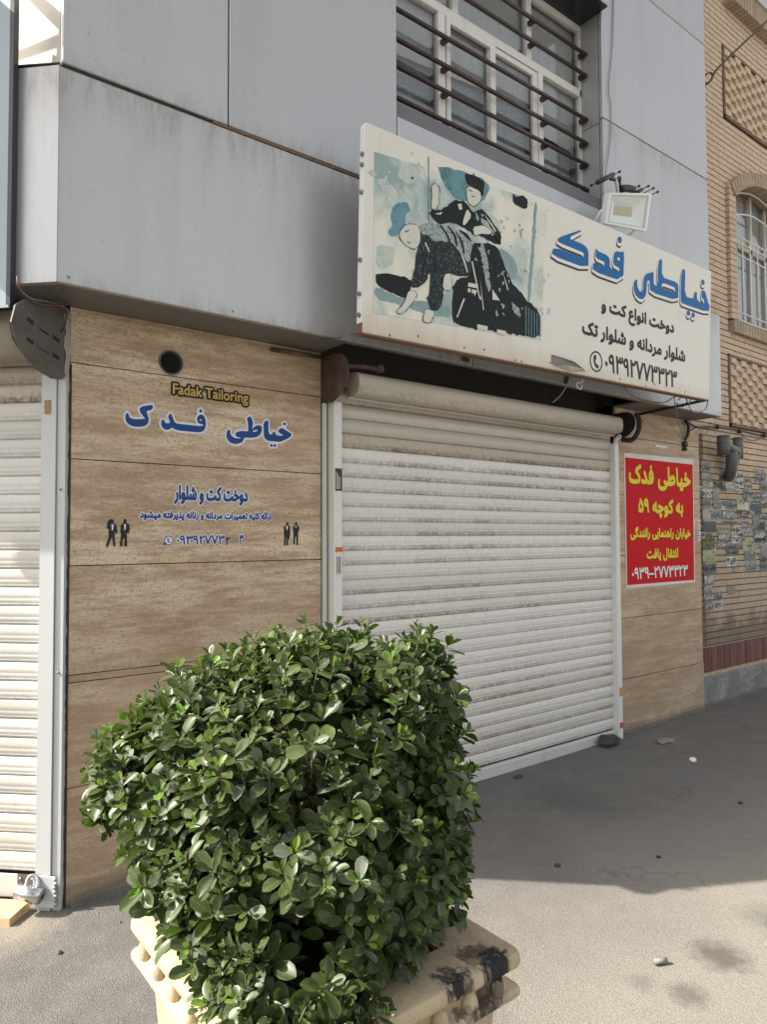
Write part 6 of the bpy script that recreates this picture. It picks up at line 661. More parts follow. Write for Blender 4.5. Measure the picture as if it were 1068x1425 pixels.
# ------------------------------------------------------------------ neighbour's hanging sign at the far left
NS = thing('hanging_sign', 'tall blue grey sheet metal sign box with dark edge at the top left corner', 'sign', CPt(.5, .33, 2.47))
za = 2.455
extrude('sign_face', [(.319, za + .004), (.319, 3.78), (.315, 3.78), (.315, za + .004)], C0 + DD * .075, DD, 1.25, NN, 'nsign', NS, True)
extrude('sign_box', [(.291, za), (.3145, za), (.3145, 3.79), (.291, 3.79)], C0 + DD * .058, DD, 1.28, NN, 'nsign_dark', NS, True)
extrude('sign_trim', [(.315, za - .002), (.325, za - .002), (.325, 3.79), (.315, 3.79)], C0 + DD * .056, DD, .017, NN, 'nsign_dark', NS, True)
extrude('sign_trim', [(.315, za - .012), (.325, za - .012), (.325, za + .002), (.315, za + .002)], C0 + DD * .062, DD, 1.25, NN, 'nsign', NS, True)

BS = extrude('added_shade_fin', [(.29, 2.9), (.47, 2.9), (.47, 3.98), (.29, 3.98)], C0 + DD * .45, DD, .05, NN, 'nsign_dark', None, True); tag(BS, 'added dark fin outside the view, shading the grey fascia and the sheet metal sign box', 'sign')  # added fin, out of view, keeps the sun off the chamfer fascia
# ------------------------------------------------------------------ vent pipe in the stone wall
PT = None
VP = thing('vent_pipe', 'round black vent pipe opening set in the travertine above the lettering', 'pipe', (1.222, 3.2, 2.372))
rg = []
for r0, y in ((.058, 3.199), (.058, 3.1955), (.0535, 3.194), (.051, 3.199)):
    rg.append([(1.222 + r0 * math.cos(2 * math.pi * k / 32), y, 2.372 + r0 * math.sin(2 * math.pi * k / 32)) for k in range(32)])
vs = [v for r_ in rg for v in r_]; fs = [(i * 32 + k, i * 32 + (k + 1) % 32, (i + 1) * 32 + (k + 1) % 32, (i + 1) * 32 + k) for i in range(3) for k in range(32)]
link('pipe_rim', me_from(vs, fs, 'r', True), 'pvc', VP)
vs, fs = [], []
for i_, (r0, y) in enumerate(((.0525, 3.1955), (.0525, 3.211), (.047, 3.2125))):
    vs += [(1.222 + r0 * math.cos(2 * math.pi * k / 32), y, 2.372 + r0 * math.sin(2 * math.pi * k / 32)) for k in range(32)]
fs = [(i_ * 32 + k, i_ * 32 + (k + 1) % 32, (i_ + 1) * 32 + (k + 1) % 32, (i_ + 1) * 32 + k) for i_ in range(2) for k in range(32)]
link('pipe_wall', me_from(vs, fs, 'r', True), 'rubber', VP)
vs = [(1.222 + .05 * math.cos(2 * math.pi * k / 32), 3.2127, 2.372 + .05 * math.sin(2 * math.pi * k / 32)) for k in range(32)]
link('pipe_bore', fixn(me_from(vs, [tuple(range(32))])), 'void', VP)

# ------------------------------------------------------------------ lettering stuck on the stone
def vinyl(name, label, cat, parts, loc):
    t = thing(name, label, cat, loc)
    for nm, key, mt, off in parts: art(nm, key, mt, t, off)
    return t
vinyl('shop_lettering', 'large navy Persian shop name with white outline stuck on the travertine', 'lettering', [('letter_outline', 'stonelogo_halo', 'wallhalo', .0012), ('letters', 'stonelogo', 'navy', .0028)], (1.5, 3.2, 2.1))
vinyl('shop_lettering', 'small gold Fadak Tailoring lettering on a black outline below the vent pipe', 'lettering', [('letter_outline', 'en_halo', 'blackhalo', .0012), ('letters', 'en', 'gold', .0028)], (1.4, 3.2, 2.25))
vinyl('shop_lettering', 'two lines of small navy Persian service text with white outline on travertine', 'lettering', [('letter_outline', 'l1_halo', 'wallhalo', .0012), ('letters', 'l1', 'navy', .0028), ('letter_outline', 'l2_halo', 'wallhalo', .0012), ('letters', 'l2', 'navy', .0028)], (1.4, 3.2, 1.7))
vinyl('shop_lettering', 'worn navy phone number row with round chat icon, lowest on the travertine', 'lettering', [('letter_outline', 'l3_halo', 'wallhalo', .0012), ('letters', 'l3', 'navy', .0028), ('letter_outline', 'l4_halo', 'wallhalo', .0012), ('letters', 'l4', 'navy', .0028), ('letters', 'l6', 'navy', .0028), ('icon_disc', 'wa_halo', 'wallhalo', .0012), ('icon', 'wa', 'navy', .0028)], (1.4, 3.2, 1.55))
vinyl('figure_decal', 'pair of black suited men silhouettes left of the phone number', 'decal', [('figure', 'man0', 'ink', .0012), ('shirt_front', 'shirt0', 'wallhalo', .0022), ('figure', 'man1', 'ink', .0012), ('shirt_front', 'shirt1', 'wallhalo', .0022)], (1.0, 3.2, 1.55))
vinyl('figure_decal', 'smaller pair of black suited men silhouettes near the shutter rail', 'decal', [('figure', 'man2', 'ink', .0012), ('shirt_front', 'shirt2', 'wallhalo', .0022), ('figure', 'man3', 'ink', .0012), ('shirt_front', 'shirt3', 'wallhalo', .0022)], (1.9, 3.2, 1.55))
PO = vinyl('notice_poster', 'red notice poster with yellow Persian lettering and white border right of the shutter', 'poster', [('border', 'poster', 'postwhite', .002), ('red_panel', 'poster_red', 'red', .0034)] + [('letters', k, 'yellow', .006) for k in ('p1', 'p2', 'p3', 'p4')] + [('letters', 'p5', 'halo', .006)], (5.35, 3.2, 1.7))
for k in ('p1', 'p2', 'p3', 'p4', 'p5'): art('letter_shadow', k, 'ink', PO, .0044, dx=.006, dz=-.006)
tg = box('torn_tape', 5.30, 5.48, 3.196, 3.1985, 2.285, 2.30, 'paper'); tag(tg, 'scrap of whitish tape on the stone just above the red poster', 'tape')
tg = box('small_notice', 5.935, 5.985, 3.197, 3.1985, 1.51, 1.69, 'postwhite'); tag(tg, 'narrow white printed slip on the stone edge beside the red poster', 'notice')
for k in range(7): box('print_line', 5.942, 5.975 - .008 * (k % 3), 3.1955, 3.1965, 1.53 + k * .022, 1.538 + k * .022, 'ink', tg)

# ------------------------------------------------------------------ signboard
SB = thing('signboard', 'long off white tailor shop signboard with blue Persian lettering and faded figure print', 'sign', (3.5, 2.65, 2.5))
TLc, TRc, BLc, BRc = (1.938, 3.505), (5.140, 3.529), (1.938, 2.513), (5.142, 2.566)
def quadbox(name, cs, off0, off1, mat, parent, bev=0):
    vs = []
    for off in (off0, off1):
        for (x, z) in cs: vs.append((x, signY(z) - off, z))
    me = fixn(me_from(vs, [(0, 1, 2, 3), (7, 6, 5, 4)] + [(i, (i + 1) % 4, 4 + (i + 1) % 4, 4 + i) for i in range(4)], name))
    if bev: bevelled(me, bev, 2)
    return link(name, me, mat, parent)
quadbox('sign_panel', [TLc, TRc, BRc, BLc], -.045, 0, 'vinyl', SB, .006)
quadbox('end_cap', [(TLc[0] - .004, TLc[1] - .003), (TLc[0] - .0005, TLc[1] - .003), (BLc[0] - .0005, BLc[1] + .05), (BLc[0] - .004, BLc[1] + .05)], -.044, -.003, 'white', SB)
quadbox('end_cap_rust', [(BLc[0] - .004, BLc[1] + .048), (BLc[0] - .0005, BLc[1] + .048), (BLc[0] - .0005, BLc[1]), (BLc[0] - .004, BLc[1])], -.044, -.003, 'rustyedge', SB)
quadbox('bottom_trim', [(BLc[0], BLc[1] - .001), (BRc[0], BRc[1] - .001), (BRc[0], BRc[1] - .007), (BLc[0], BLc[1] - .007)], -.045, -.002, 'rustyedge', SB)
quadbox('panel_seam', [(2.02, TLc[1] - .02), (2.026, TLc[1] - .02), (2.026, BLc[1] + .05), (2.02, BLc[1] + .05)], .0, .0012, 'vinyl', SB)
for f, x in ((.02, 0), (.35, 0), (.62, 0)):
    pass
for z in (3.36, 3.31, 3.18, 2.86, 2.70, 2.60): cyl('rivet', (TLc[0] - .008, signY(z) + .02, z), (1, 0, 0), .011, .01, 'galv', SB, 10)
for x in (2.1, 2.28, 2.6, 2.75, 3.0, 3.05, 3.3, 3.5, 4.0, 4.3, 4.4, 4.55, 4.8):
    zz = BLc[1] + (BRc[1] - BLc[1]) * (x - BLc[0]) / 3.2 + .012 + .012 * (hash(x) % 3); cyl('screw', (x, signY(zz) - .001, zz), (0, 1, 0), .005, .004, 'rustyedge', SB, 6)
def onsign(nm, key, mt, off, **k): return art(nm, key, mt, SB, off, signY, **k)
onsign('logo_shadow', 'logo_halo', 'shadowprint', .0015, dz=-.024, dx=-.004); onsign('logo_outline', 'logo_halo', 'halo', .0026, dz=-.012); onsign('logo', 'logo', 'blue', .004)
for k in ('s1', 's2', 's3'): onsign('letters', k, 'ink', .0015)
onsign('phone_icon', 'phone', 'ink', .0015)
PB = onsign('picture', 'pic_bg', 'pic_bg', .0012)
def onpic(nm, key, mt, off):
    parts_ = ART[key].split('|')
    if len(parts_) > 20:   # fine mottling of the print: too small to pick apart
        o_ = art(nm, key, mt, PB, off, signY); o_['kind'] = 'stuff'; return
    for c_ in parts_:
        ART['_one'] = c_; art(nm, '_one', mt, PB, off, signY)
onpic('print_teal', 'pic_teal', 'pic_floor', .0022); onpic('print_drape', 'pic_fan', 'pic_fan', .0026)
onpic('print_dark', 'pic_dark', 'pic_dark', .0034); onpic('print_tweed', 'pic_speck', 'pic_speck', .0042)
onpic('print_edge', 'pic_edge', 'pic_dark', .0046); onpic('print_blotch', 'pic_blotch', 'pic_mid', .0018); onpic('print_shade', 'pic_shade', 'pic_back', .0038); onpic('print_back', 'pic_back', 'pic_back', .0043); onpic('print_pale', 'pic_cream', 'pic_cream', .0052); onpic('print_fold', 'pic_fold', 'pic_dark', .0056); onpic('print_streak', 'pic_streak', 'pic_cream', .005); onpic('print_pieces', 'pic_chk', 'pic_cream', .0052); onpic('print_stripes', 'pic_bars', 'pic_teal', .0048); onpic('print_line', 'pic_line', 'pic_teal', .0022)
# torn flap at the bottom edge
vs = [(3.308, 2.653, 2.623), (3.502, 2.637, 2.606), (3.620, 2.646, 2.572), (3.316, 2.655, 2.565)]
link('torn_hole', fixn(me_from(vs, [(0, 1, 2, 3)])), 'soffit', SB)
vs = [(3.327, 2.658, 2.558), (3.396, 2.608, 2.563), (3.554, 2.613, 2.565), (3.643, 2.658, 2.569), (3.470, 2.639, 2.537)]
link('torn_flap', me_from(vs, [(0, 1, 4), (1, 2, 4), (2, 3, 4)]), 'vinyl', SB)
tube('support_strut', [(5.052, 3.200, 2.523), (5.093, 2.665, 2.560)], .011, 'rubber', SB, 6, False)
tube('support_strut', [(2.2, 2.918, 3.2), (2.2, 2.67, 3.2)], .011, 'rubber', SB, 6, False); tube('support_strut', [(3.3, 2.918, 3.2), (3.3, 2.67, 3.2)], .011, 'rubber', SB, 6, False); tube('support_strut', [(4.9, 2.918, 3.2), (4.9, 2.67, 3.2)], .011, 'rubber', SB, 6, False)
tube('support_strut', [(2.2, 2.918, 2.62), (2.2, 2.70, 2.60)], .011, 'rubber', SB, 6, False)
tag(box('wall_plug', 2.83, 2.885, 2.905, 2.9185, 2.565, 2.63, 'stickblack', None, .004), 'small dark square bracket plate on the grey fascia under the signboard', 'bracket')

# ------------------------------------------------------------------ floodlight and antennas above the sign
FL = thing('floodlight', 'white square LED floodlight standing above the right half of the signboard', 'floodlight', (4.267, 2.750, 3.655))
def Q(x, y, k=2.70): pass
f00, f10, f11, f01 = [Vector(v) for v in ((3.916, 2.660, 3.775), (4.412, 2.660, 3.919), (4.439, 2.720, 3.680), (3.951, 2.720, 3.603))]
def fl(u, v, d=0.):   # u right, v down, d outward
    p = f00 * (1 - u) * (1 - v) + f10 * u * (1 - v) + f11 * u * v + f01 * (1 - u) * v
    n = (f01 - f00).cross(f10 - f00).normalized(); n = n if n.y < 0 else -n
    return p + n * d
def flq(name, u0, v0, u1, v1, d0, d1, mat, inner=None):
    vs = [fl(u0, v0, d0), fl(u1, v0, d0), fl(u1, v1, d0), fl(u0, v1, d0), fl(u0, v0, d1), fl(u1, v0, d1), fl(u1, v1, d1), fl(u0, v1, d1)]
    o0 = vs[0].copy(); o = link(name, fixn(me_from([v - o0 for v in vs], [(0, 1, 2, 3), (7, 6, 5, 4), (0, 1, 5, 4), (1, 2, 6, 5), (2, 3, 7, 6), (3, 0, 4, 7)])), mat, FL); o.location = o0; return o
for a in ((0, 0, 1, .06), (0, .94, 1, 1), (0, .06, .055, .94), (.945, .06, 1, .94)): flq('rim', *a, -.03, .004, 'lampwhite')
for a in ((.055, .06, .945, .11), (.055, .89, .945, .94), (.055, .11, .1, .89), (.9, .11, .945, .89)): flq('gasket', *a, -.02, -.002, 'rail2')
o4 = [(.1, .11), (.9, .11), (.9, .89), (.1, .89)]; i4 = [(.27, .4), (.70, .4), (.70, .66), (.27, .66)]
vs = [fl(u, v, -.004) for u, v in o4] + [fl(u, v, -.035) for u, v in i4]
link('reflector', me_from(vs, [(i, (i + 1) % 4, 4 + (i + 1) % 4, 4 + i) for i in range(4)]), 'reflector', FL); link('led_panel', me_from([fl(u, v, -.034) for u, v in i4], [(0, 1, 2, 3)]), 'led', FL)
flq('housing', .1, .1, .9, .9, -.07, -.036, 'lampwhite')
tube('bracket', [fl(-.02, .55, -.03), fl(-.03, .9, -.06), fl(.1, 1.12, -.1), fl(.5, 1.2, -.1), fl(.9, 1.12, -.1), fl(1.02, .6, -.03)], .008, 'lampwhite', FL, 6)
tube('bracket_foot', [fl(.5, 1.2, -.1), (4.6, 2.92, 3.52)], .009, 'lampwhite', FL, 6, False)
AN = thing('antenna_array', 'black antenna rods with knobs on a white stem behind the floodlight', 'antenna', (4.223, 2.800, 3.923))
tube('stem', [(4.320, 2.850, 3.807), (4.224, 2.800, 3.953), (4.192, 2.800, 4.024)], .011, 'wirewhite', AN, 8)
def rod(a, b, r=.004, kn=True):
    tube('rod', [a, b], r, 'rubber', AN, 6, False)
    if kn: cyl('knob', b, Vector(b) - Vector(a), .009, .014, 'rubber', AN, 8)
tube('sensor_arm', [(3.965, 2.780, 3.906), (4.146, 2.780, 4.016)], .016, 'rubber', AN, 8, False); rod((3.981, 2.780, 3.915), (3.902, 2.780, 3.867), .003); rod((4.138, 2.780, 4.009), (4.223, 2.780, 4.061), .003)
tube('clamp', [(4.127, 2.790, 3.985), (4.209, 2.800, 4.009), (4.252, 2.800, 4.038), (4.251, 2.800, 4.007)], .011, 'rubber', AN, 6)
tube('junction_block', [(4.267, 2.800, 3.961), (4.336, 2.800, 3.987), (4.415, 2.800, 4.001)], .026, 'rubber', AN, 8)
tube('lead', [(4.251, 2.800, 4.022), (4.259, 2.800, 3.984), (4.293, 2.800, 3.974)], .008, 'rubber', AN, 6)
tube('sensor_arm', [(4.451, 2.800, 3.991), (4.524, 2.800, 4.034)], .013, 'rubber', AN, 8, False)
for a, b in (((4.398, 2.800, 3.996), (4.488, 2.800, 4.049)), ((4.469, 2.800, 4.007), (4.608, 2.800, 4.086)), ((4.541, 2.800, 4.013), (4.674, 2.800, 4.090)), ((4.625, 2.800, 4.022), (4.730, 2.800, 4.080))): rod(a, b)

# ------------------------------------------------------------------ wires
def wire(pts, r, mat, label, cat='cable', parent=None):
    return tag(tube('cable', pts, r, mat, None, 6, True, 6), label, cat)
wire([(4.396, 2.915, 5.603), (4.361, 2.912, 5.104), (4.308, 2.912, 4.765), (4.330, 2.912, 4.616), (4.315, 2.912, 4.375), (4.237, 2.905, 4.087)], .0035, 'wiregrey', 'thin grey wire hanging down the cladding column to the floodlight')
tk = [(5.766, 2.960, 5.380), (5.866, 2.960, 5.457), (5.975, 2.950, 5.604), (6.478, 2.930, 6.062), (6.935, 2.900, 6.482), (9.045, 2.800, 8.493)]
wire(tk, .010, 'cable_brown', 'thick brown cable slanting up across the brickwork from the cladding edge')
wire([(5.782, 2.960, 5.474), (5.849, 2.950, 5.514), (5.872, 2.950, 5.480), (5.783, 2.950, 5.388)], .007, 'cable_brown', 'short loop of brown cable tied at the cladding edge')
wire([(4.428, 2.915, 2.630), (4.510, 2.900, 2.565), (4.660, 2.880, 2.543), (4.849, 2.850, 2.544), (4.912, 2.800, 2.587), (5.004, 2.750, 2.590)], .005, 'wiregrey', 'grey cable looping under the right end of the signboard')
wire([(4.753, 2.720, 2.576), (4.823, 2.750, 2.526), (5.211, 2.950, 2.459), (5.628, 3.150, 2.417), (5.732, 3.190, 2.376)], .0035, 'wiregrey', 'thin wire dropping from the signboard to the stone wall')
wire([(4.990, 2.720, 2.567), (5.004, 2.740, 2.513), (5.121, 2.760, 2.485), (5.271, 2.760, 2.523), (5.202, 2.700, 2.572)], .004, 'wiregrey', 'loose wire loop hanging at the signboard corner')
wire([(4.855, 2.740, 2.549), (4.926, 2.740, 2.584), (4.974, 2.740, 2.547), (4.903, 2.740, 2.501), (4.825, 2.740, 2.519)], .004, 'rubber', 'small black wire coil on the support strut')
wire([(5.726, 3.170, 2.533), (5.771, 3.170, 2.500), (5.756, 3.170, 2.419), (5.726, 3.180, 2.374)], .014, 'rubber', 'black rubber cable clamped on the stone above the red poster')
cl = thing('cable_clamp', 'round black cable clamp screwed to the stone above the poster corner', 'clamp', (5.733, 3.185, 2.326)); cyl('clamp_body', (5.734, 3.185, 2.338), (0, 1, 0), .026, .03, 'rubber', cl, 14); cyl('clamp_screw', (5.723, 3.180, 2.294), (0, 1, 0), .016, .03, 'rubber', cl, 10)
wire([(5.742, 3.160, 2.521), (6.018, 3.200, 2.508), (6.389, 3.240, 2.554), (6.827, 3.240, 2.560), (7.334, 3.240, 2.555), (8.280, 3.240, 2.589)], .008, 'rubber', 'black cable bundle running right along the brick wall')
wire([(5.721, 3.170, 2.409), (5.890, 3.190, 2.483), (6.119, 3.220, 2.533), (6.405, 3.235, 2.542)], .004, 'rubber', 'thin black wire curving from the clamp to the brick wall')
wire([(6.816, 3.235, 2.552), (6.958, 3.235, 2.487), (7.181, 3.235, 2.499), (7.386, 3.235, 2.573)], .004, 'rubber', 'sagging black wire between two knots on the brick wall')
wire([(5.821, 3.000, 2.514), (6.142, 3.200, 2.487), (6.014, 3.200, 2.400)], .003, 'wiregrey', 'hair thin wire under the fascia end')
for i, (p_, lb) in enumerate((((6.392, 3.235, 2.554), 'leftmost black wire knot on the brick wall near the pipe'), ((6.816, 3.235, 2.552), 'black wire knot just right above the grey pipe'), ((7.323, 3.235, 2.554), 'black wire knot at the right edge of the brick wall'))):
    tag(cyl('cable_knot', p_, (.6, .2, .4), .02, .03, 'rubber', None, 7), lb, 'cable knot')
wire([(3.696, 2.800, 2.603), (3.701, 2.850, 2.520), (3.672, 2.880, 2.456), (3.624, 2.900, 2.412)], .004, 'wiregrey', 'grey wire trailing from the torn sign flap to the shutter cavity')
wire([(3.633, 2.720, 2.570), (3.632, 2.720, 2.548), (3.683, 2.720, 2.545), (3.690, 2.720, 2.519), (3.639, 2.720, 2.508), (3.638, 2.720, 2.481), (3.674, 2.720, 2.476), (3.689, 2.720, 2.505)], .0042, 'wirewhite', 'white S shaped wire hook under the torn sign flap', 'hook')
tag(tube('cable_gland', [(3.794, 2.915, 2.615), (3.772, 2.905, 2.558)], .014, 'rubber', None, 8, False), 'small black cable gland on the fascia beside the wire hook', 'gland')
wire([(0.525, 2.950, 2.547), (0.531, 2.950, 2.513), (0.563, 3.000, 2.494), (0.617, 3.050, 2.490), (0.681, 3.100, 2.508), (0.748, 3.150, 2.537)], .0045, 'wirepink', 'pinkish wire draped over the left shutter end plate')
wire([(0.528, 2.950, 2.534), (0.544, 2.970, 2.502), (0.592, 3.020, 2.495), (0.675, 3.100, 2.519), (0.751, 3.150, 2.520), (0.764, 3.180, 2.484)], .003, 'wiregrey', 'thin grey wire draped over the left shutter end plate')
wire([(0.700, 2.970, 2.468), (0.720, 3.030, 2.453), (0.720, 3.063, 2.416), (0.720, 3.121, 2.409)], .003, 'rubber', 'thin black wire looping down beside the left end plate')
wire([(1.866, 2.915, 2.527), (1.969, 2.915, 2.552), (2.057, 2.915, 2.585), (1.978, 2.690, 2.530)], .0018, 'rubber', 'fine black thread from the fascia to the sign corner')
# maroon conduit stub at the top right of the stone panel
tag(tube('conduit', [(1.741, 3.180, 2.514), (1.964, 3.180, 2.519), (2.036, 3.180, 2.519)], .011, 'rust', None, 8, False), 'maroon conduit stub at the top of the stone beside the shutter bracket', 'conduit')
# cables strung on the sunny side street; they throw the stripes on the cream side wall
p0, p1 = Vector((0.668, 3.750, 4.264)), Vector((0.668, 2.673, 3.376)); t_ = SUN * 1.5
wire([tuple(p0 + t_ + (p0 - p1) * 3), tuple(p0 + t_), tuple(p1 + t_), tuple(p1 + t_ + (p1 - p0) * 3)], .03, 'rubber', 'thick cable strung beside the cream side wall')
p0, p1 = Vector((0.668, 3.760, 3.920)), Vector((0.668, 2.907, 3.513)); t_ = SUN * 1.3
wire([tuple(p0 + t_ + (p0 - p1) * 2), tuple(p0 + t_), tuple(p1 + t_), tuple(p1 + t_ + (p1 - p0) * 2)], .022, 'rubber', 'lower cable strung beside the cream side wall')

# ------------------------------------------------------------------ brick building
K = thing('brick_building', 'buff brick building with arched barred window and brick lattice panels at the right', 'building', (7.5, 3.4, 0))
BY = 3.262; XL = 6.015; XM = 5.712; XW = 9.6; course = .0575
win = (6.835, 8.175, 3.625, 4.86)  # arched window opening
def arch_z(x, x0=6.835, x1=8.175, z0=4.86, rise=.24):
    c = (x0 + x1) / 2; hw = (x1 - x0) / 2; Rr = (hw * hw + rise * rise) / (2 * rise); return z0 - (Rr - rise) + math.sqrt(max(0, Rr * Rr - (x - c) ** 2))
lat = ((6.705, 8.3, 2.622, 3.255), (6.718, 8.3, 5.62, 6.278)); win2 = (6.78, 8.2, 6.92, 8.2)
def blocked(x0, x1, z0, z1):
    """return list of free x intervals for a course"""
    zs = (z0 + z1) / 2; cuts = []
    for (a, b, c_, d) in lat:
        if c_ - .03 < zs < d + .03: cuts.append((a - .03, b + .03))
    if 3.49 < zs < 5.14:
        if zs < 4.93: cuts.append((6.70, 8.31))
        else:
            xs_ = [x for x in (6.7 + k * .02 for k in range(81)) if arch_z(x, 6.70, 8.31, 4.86, .30) > zs - .01]
            if xs_: cuts.append((min(xs_), max(xs_)))
    if 6.71 < zs < 8.4: cuts.append((6.72, 8.28))
    free = [(x0, x1)]
    for a, b in cuts:
        nf = []
        for p, q_ in free:
            if b <= p or a >= q_: nf.append((p, q_)); continue
            if a > p: nf.append((p, a))
            if b < q_: nf.append((b, q_))
        free = nf
    return free
allb = []
nC = int((TOP - .57) / course)
for k in range(nC):
    z0 = .57 + k * course; xs0 = XL if z0 < 2.52 else XM + .03 if z0 > 3.42 else 5.87
    for (p, q_) in blocked(xs0, XW, z0, z0 + course):
        x = p; first = True
        while x < q_ - .01:
            w = .21 if not (first and k % 2) else .105
            if first and z0 < 2.5 and p == XL: w = .16
            if q_ - x - w < .04: w = q_ - x
            w = min(w, q_ - x); allb.append((x, w, z0, first and p == XL and z0 < 2.45)); x += w; first = False
def vis(b):
    x = b[0] + b[1] / 2; z = b[2] + course / 2; d = math.sqrt(x * x + BY * BY + (z - 1.55) ** 2)
    v = Vector((x, BY, z - 1.55)); zc = v.dot(fw); px = 534 + 984 * v.dot(rt) / zc; py = 712 - 984 * v.dot(up) / zc
    return d if (px < 1085 and -20 < py < 1440) else 100 + d
allb.sort(key=vis)
for (x, w, z0, br) in allb[:300]:
    jy = random.uniform(-.0015, .0015); ubox('brick', (x + w / 2, BY + .03 + jy, z0 + course / 2), (w - .003, .06, course - .0105), 'brick_brown' if br else 'brick', K, (0, random.uniform(-.004, .004), 0))
vs, fs = [], []
for (x, w, z0, br) in allb[300:]:
    s = len(vs); jy = random.uniform(-.0015, .0015); vs += boxv(x + .0015, x + w - .0015, BY + jy, BY + .06, z0 + .005, z0 + course - .0055); fs += [tuple(s + i for i in f) for f in BOXF]
link('brickwork', fixn(me_from(vs, fs)), 'brick', K, True)
# mortar backing (recessed) built round the openings
def mort(x0, x1, z0, z1): box('mortar_bed', x0, x1, BY + .014, BY + .2, z0, z1, 'mortar', K)
mort(XM, 6.69, .55, 9); mort(6.69, XW, .55, 2.61); mort(6.69, XW, 3.265, 3.5); mort(8.3, XW, 2.61, TOP); mort(6.69, 8.3, 5.12, 5.61); mort(6.69, 8.3, 6.29, 6.72); mort(8.3, XW, 3.2, TOP)
box('wall_body', 5.9, XW, BY + .21, 9.5, -.05, TOP, 'mortar', K)
# lattice screens: alternate headers stand proud
for (a, b, c_, d) in lat:
    box('lattice_frame', a - .03, a - .002, BY - .012, BY + .1, c_ - .03, d + .03, 'brick_brown', K); box('lattice_frame', a - .03, b, BY - .012, BY + .1, c_ - .03, c_ - .003, 'brick_brown', K); box('lattice_frame', a - .03, b, BY - .010, BY + .1, d + .003, d + .028, 'brick_brown', K)
    vs, fs = [], []; nz_ = 11; cz = (d - c_) / nz_; nx = int((b - a) / .108)
    for i in range(nz_):
        for j in range(nx):
            pr = -.016 if (i + j) % 2 == 0 else .010
            s = len(vs); vs += boxv(a + j * .108 + .002, a + (j + 1) * .108 - .002, BY + pr + random.uniform(-.003, .003), BY + .1, c_ + i * cz + .003, c_ + (i + 1) * cz - .003); fs += [tuple(s + q_ for q_ in f) for f in BOXF]
    link('brick_lattice', fixn(me_from(vs, fs)), 'brick', K, True); box('lattice_back', a, b, BY + .09, BY + .2, c_, d, 'mortar', K)
# window surround: stacked quoin bricks, arch of soldier bricks, sill course
for k in range(23):
    z0 = 3.625 + k * .0575
    ubox('surround_brick', (6.77, BY + .012, z0 + .028), (.128, .09, .05), 'brick', K); ubox('surround_brick', (8.24, BY + .012, z0 + .028), (.128, .09, .05), 'brick', K)
cx_ = 7.505; hw = .73; rise = .27; Rr = (hw * hw + rise * rise) / (2 * rise); zc_ = 4.87 + rise - Rr; a_m = math.asin(hw / Rr)
nv = 25
for k in range(nv):
    a = -a_m + (k + .5) * 2 * a_m / nv; r_ = Rr + .015
    ubox('arch_brick', (cx_ + r_ * math.sin(a), BY + .005, zc_ + r_ * math.cos(a)), (2 * a_m * Rr / nv - .006, .11, .135), 'brick_edge', K, (0, a, 0))
for k in range(26): ubox('sill_brick', (6.72 + k * .0605 + .03, BY + .005, 3.553), (.053, .11, .115), 'brick_edge', K)
W2 = box('window', win[0], win[1], BY + .19, BY + .2, win[2], win[3] + .25, 'curtain', K)
# intrados
vs, fs = [], []
for k in range(25):
    x = win[0] + (win[1] - win[0]) * k / 24; z = arch_z(x); s = len(vs); vs += [(x, BY + .03, z), (x, BY + .19, z), (x, BY + .19, z + .3), (x, BY + .03, z + .3)]
    if k: fs += [(s - 4, s, s + 1, s - 3), (s - 1, s - 4, s, s + 3)]
link('intrados', me_from(vs, fs), 'brick_edge', K)
box('reveal', win[0] - .01, win[0], BY + .057, BY + .19, win[2], win[3] + .05, 'brick', K); box('window_sill', win[0] - .02, win[1] + .02, BY - .055, BY + .19, 3.612, 3.628, 'frame2', K)
link('pane', me_from([(win[0], BY + .156, win[2]), (win[1], BY + .156, win[2]), (win[1], BY + .156, 5.09), (win[0], BY + .156, 5.09)], [(0, 1, 2, 3)]), 'glass', W2)
for x in (6.85, 7.17, 7.5, 7.83, 8.15): box('frame', x - .018, x + .018, BY + .13, BY + .15, win[2], arch_z(x) - .01, 'frame2', W2)
box('frame', win[0], win[1], BY + .13, BY + .15, 4.48, 4.52, 'frame2', W2)
gy = BY + .075
for k in range(9): x = 6.855 + k * .162; tube('grille_bar', [(x, gy, 3.64), (x, gy, 4.55)], .008, 'rail', W2, 6, False)
for z in (3.78, 4.36, 4.49, 4.55): tube('grille_bar', [(win[0], gy, z), (win[1], gy, z)], .0085, 'rail', W2, 6, False)
for dz, rs in ((-.03, .24), (-.22, .2)): tube('grille_arch', [(win[0] + (win[1] - win[0]) * k / 16, gy, arch_z(win[0] + (win[1] - win[0]) * k / 16, rise=rs) + dz) for k in range(17)], .009, 'rail', W2, 6, False)
# ledge of the storey above and its window
for k in range(26): ubox('ledge_brick', (6.75 + k * .0605, BY - .02, 6.815), (.053, .16, .19), 'brick_edge', K)
box('ledge_cap', 6.68, 8.3, BY - .12, BY + .1, 6.915, 6.935, 'frame2', K); box('window', 6.78, 8.2, BY + .1, BY + .11, 6.93, 8.2, 'curtain', K); box('window_frame', 7.3, 7.34, BY + .08, BY + .099, 6.93, 8.2, 'frame', K)
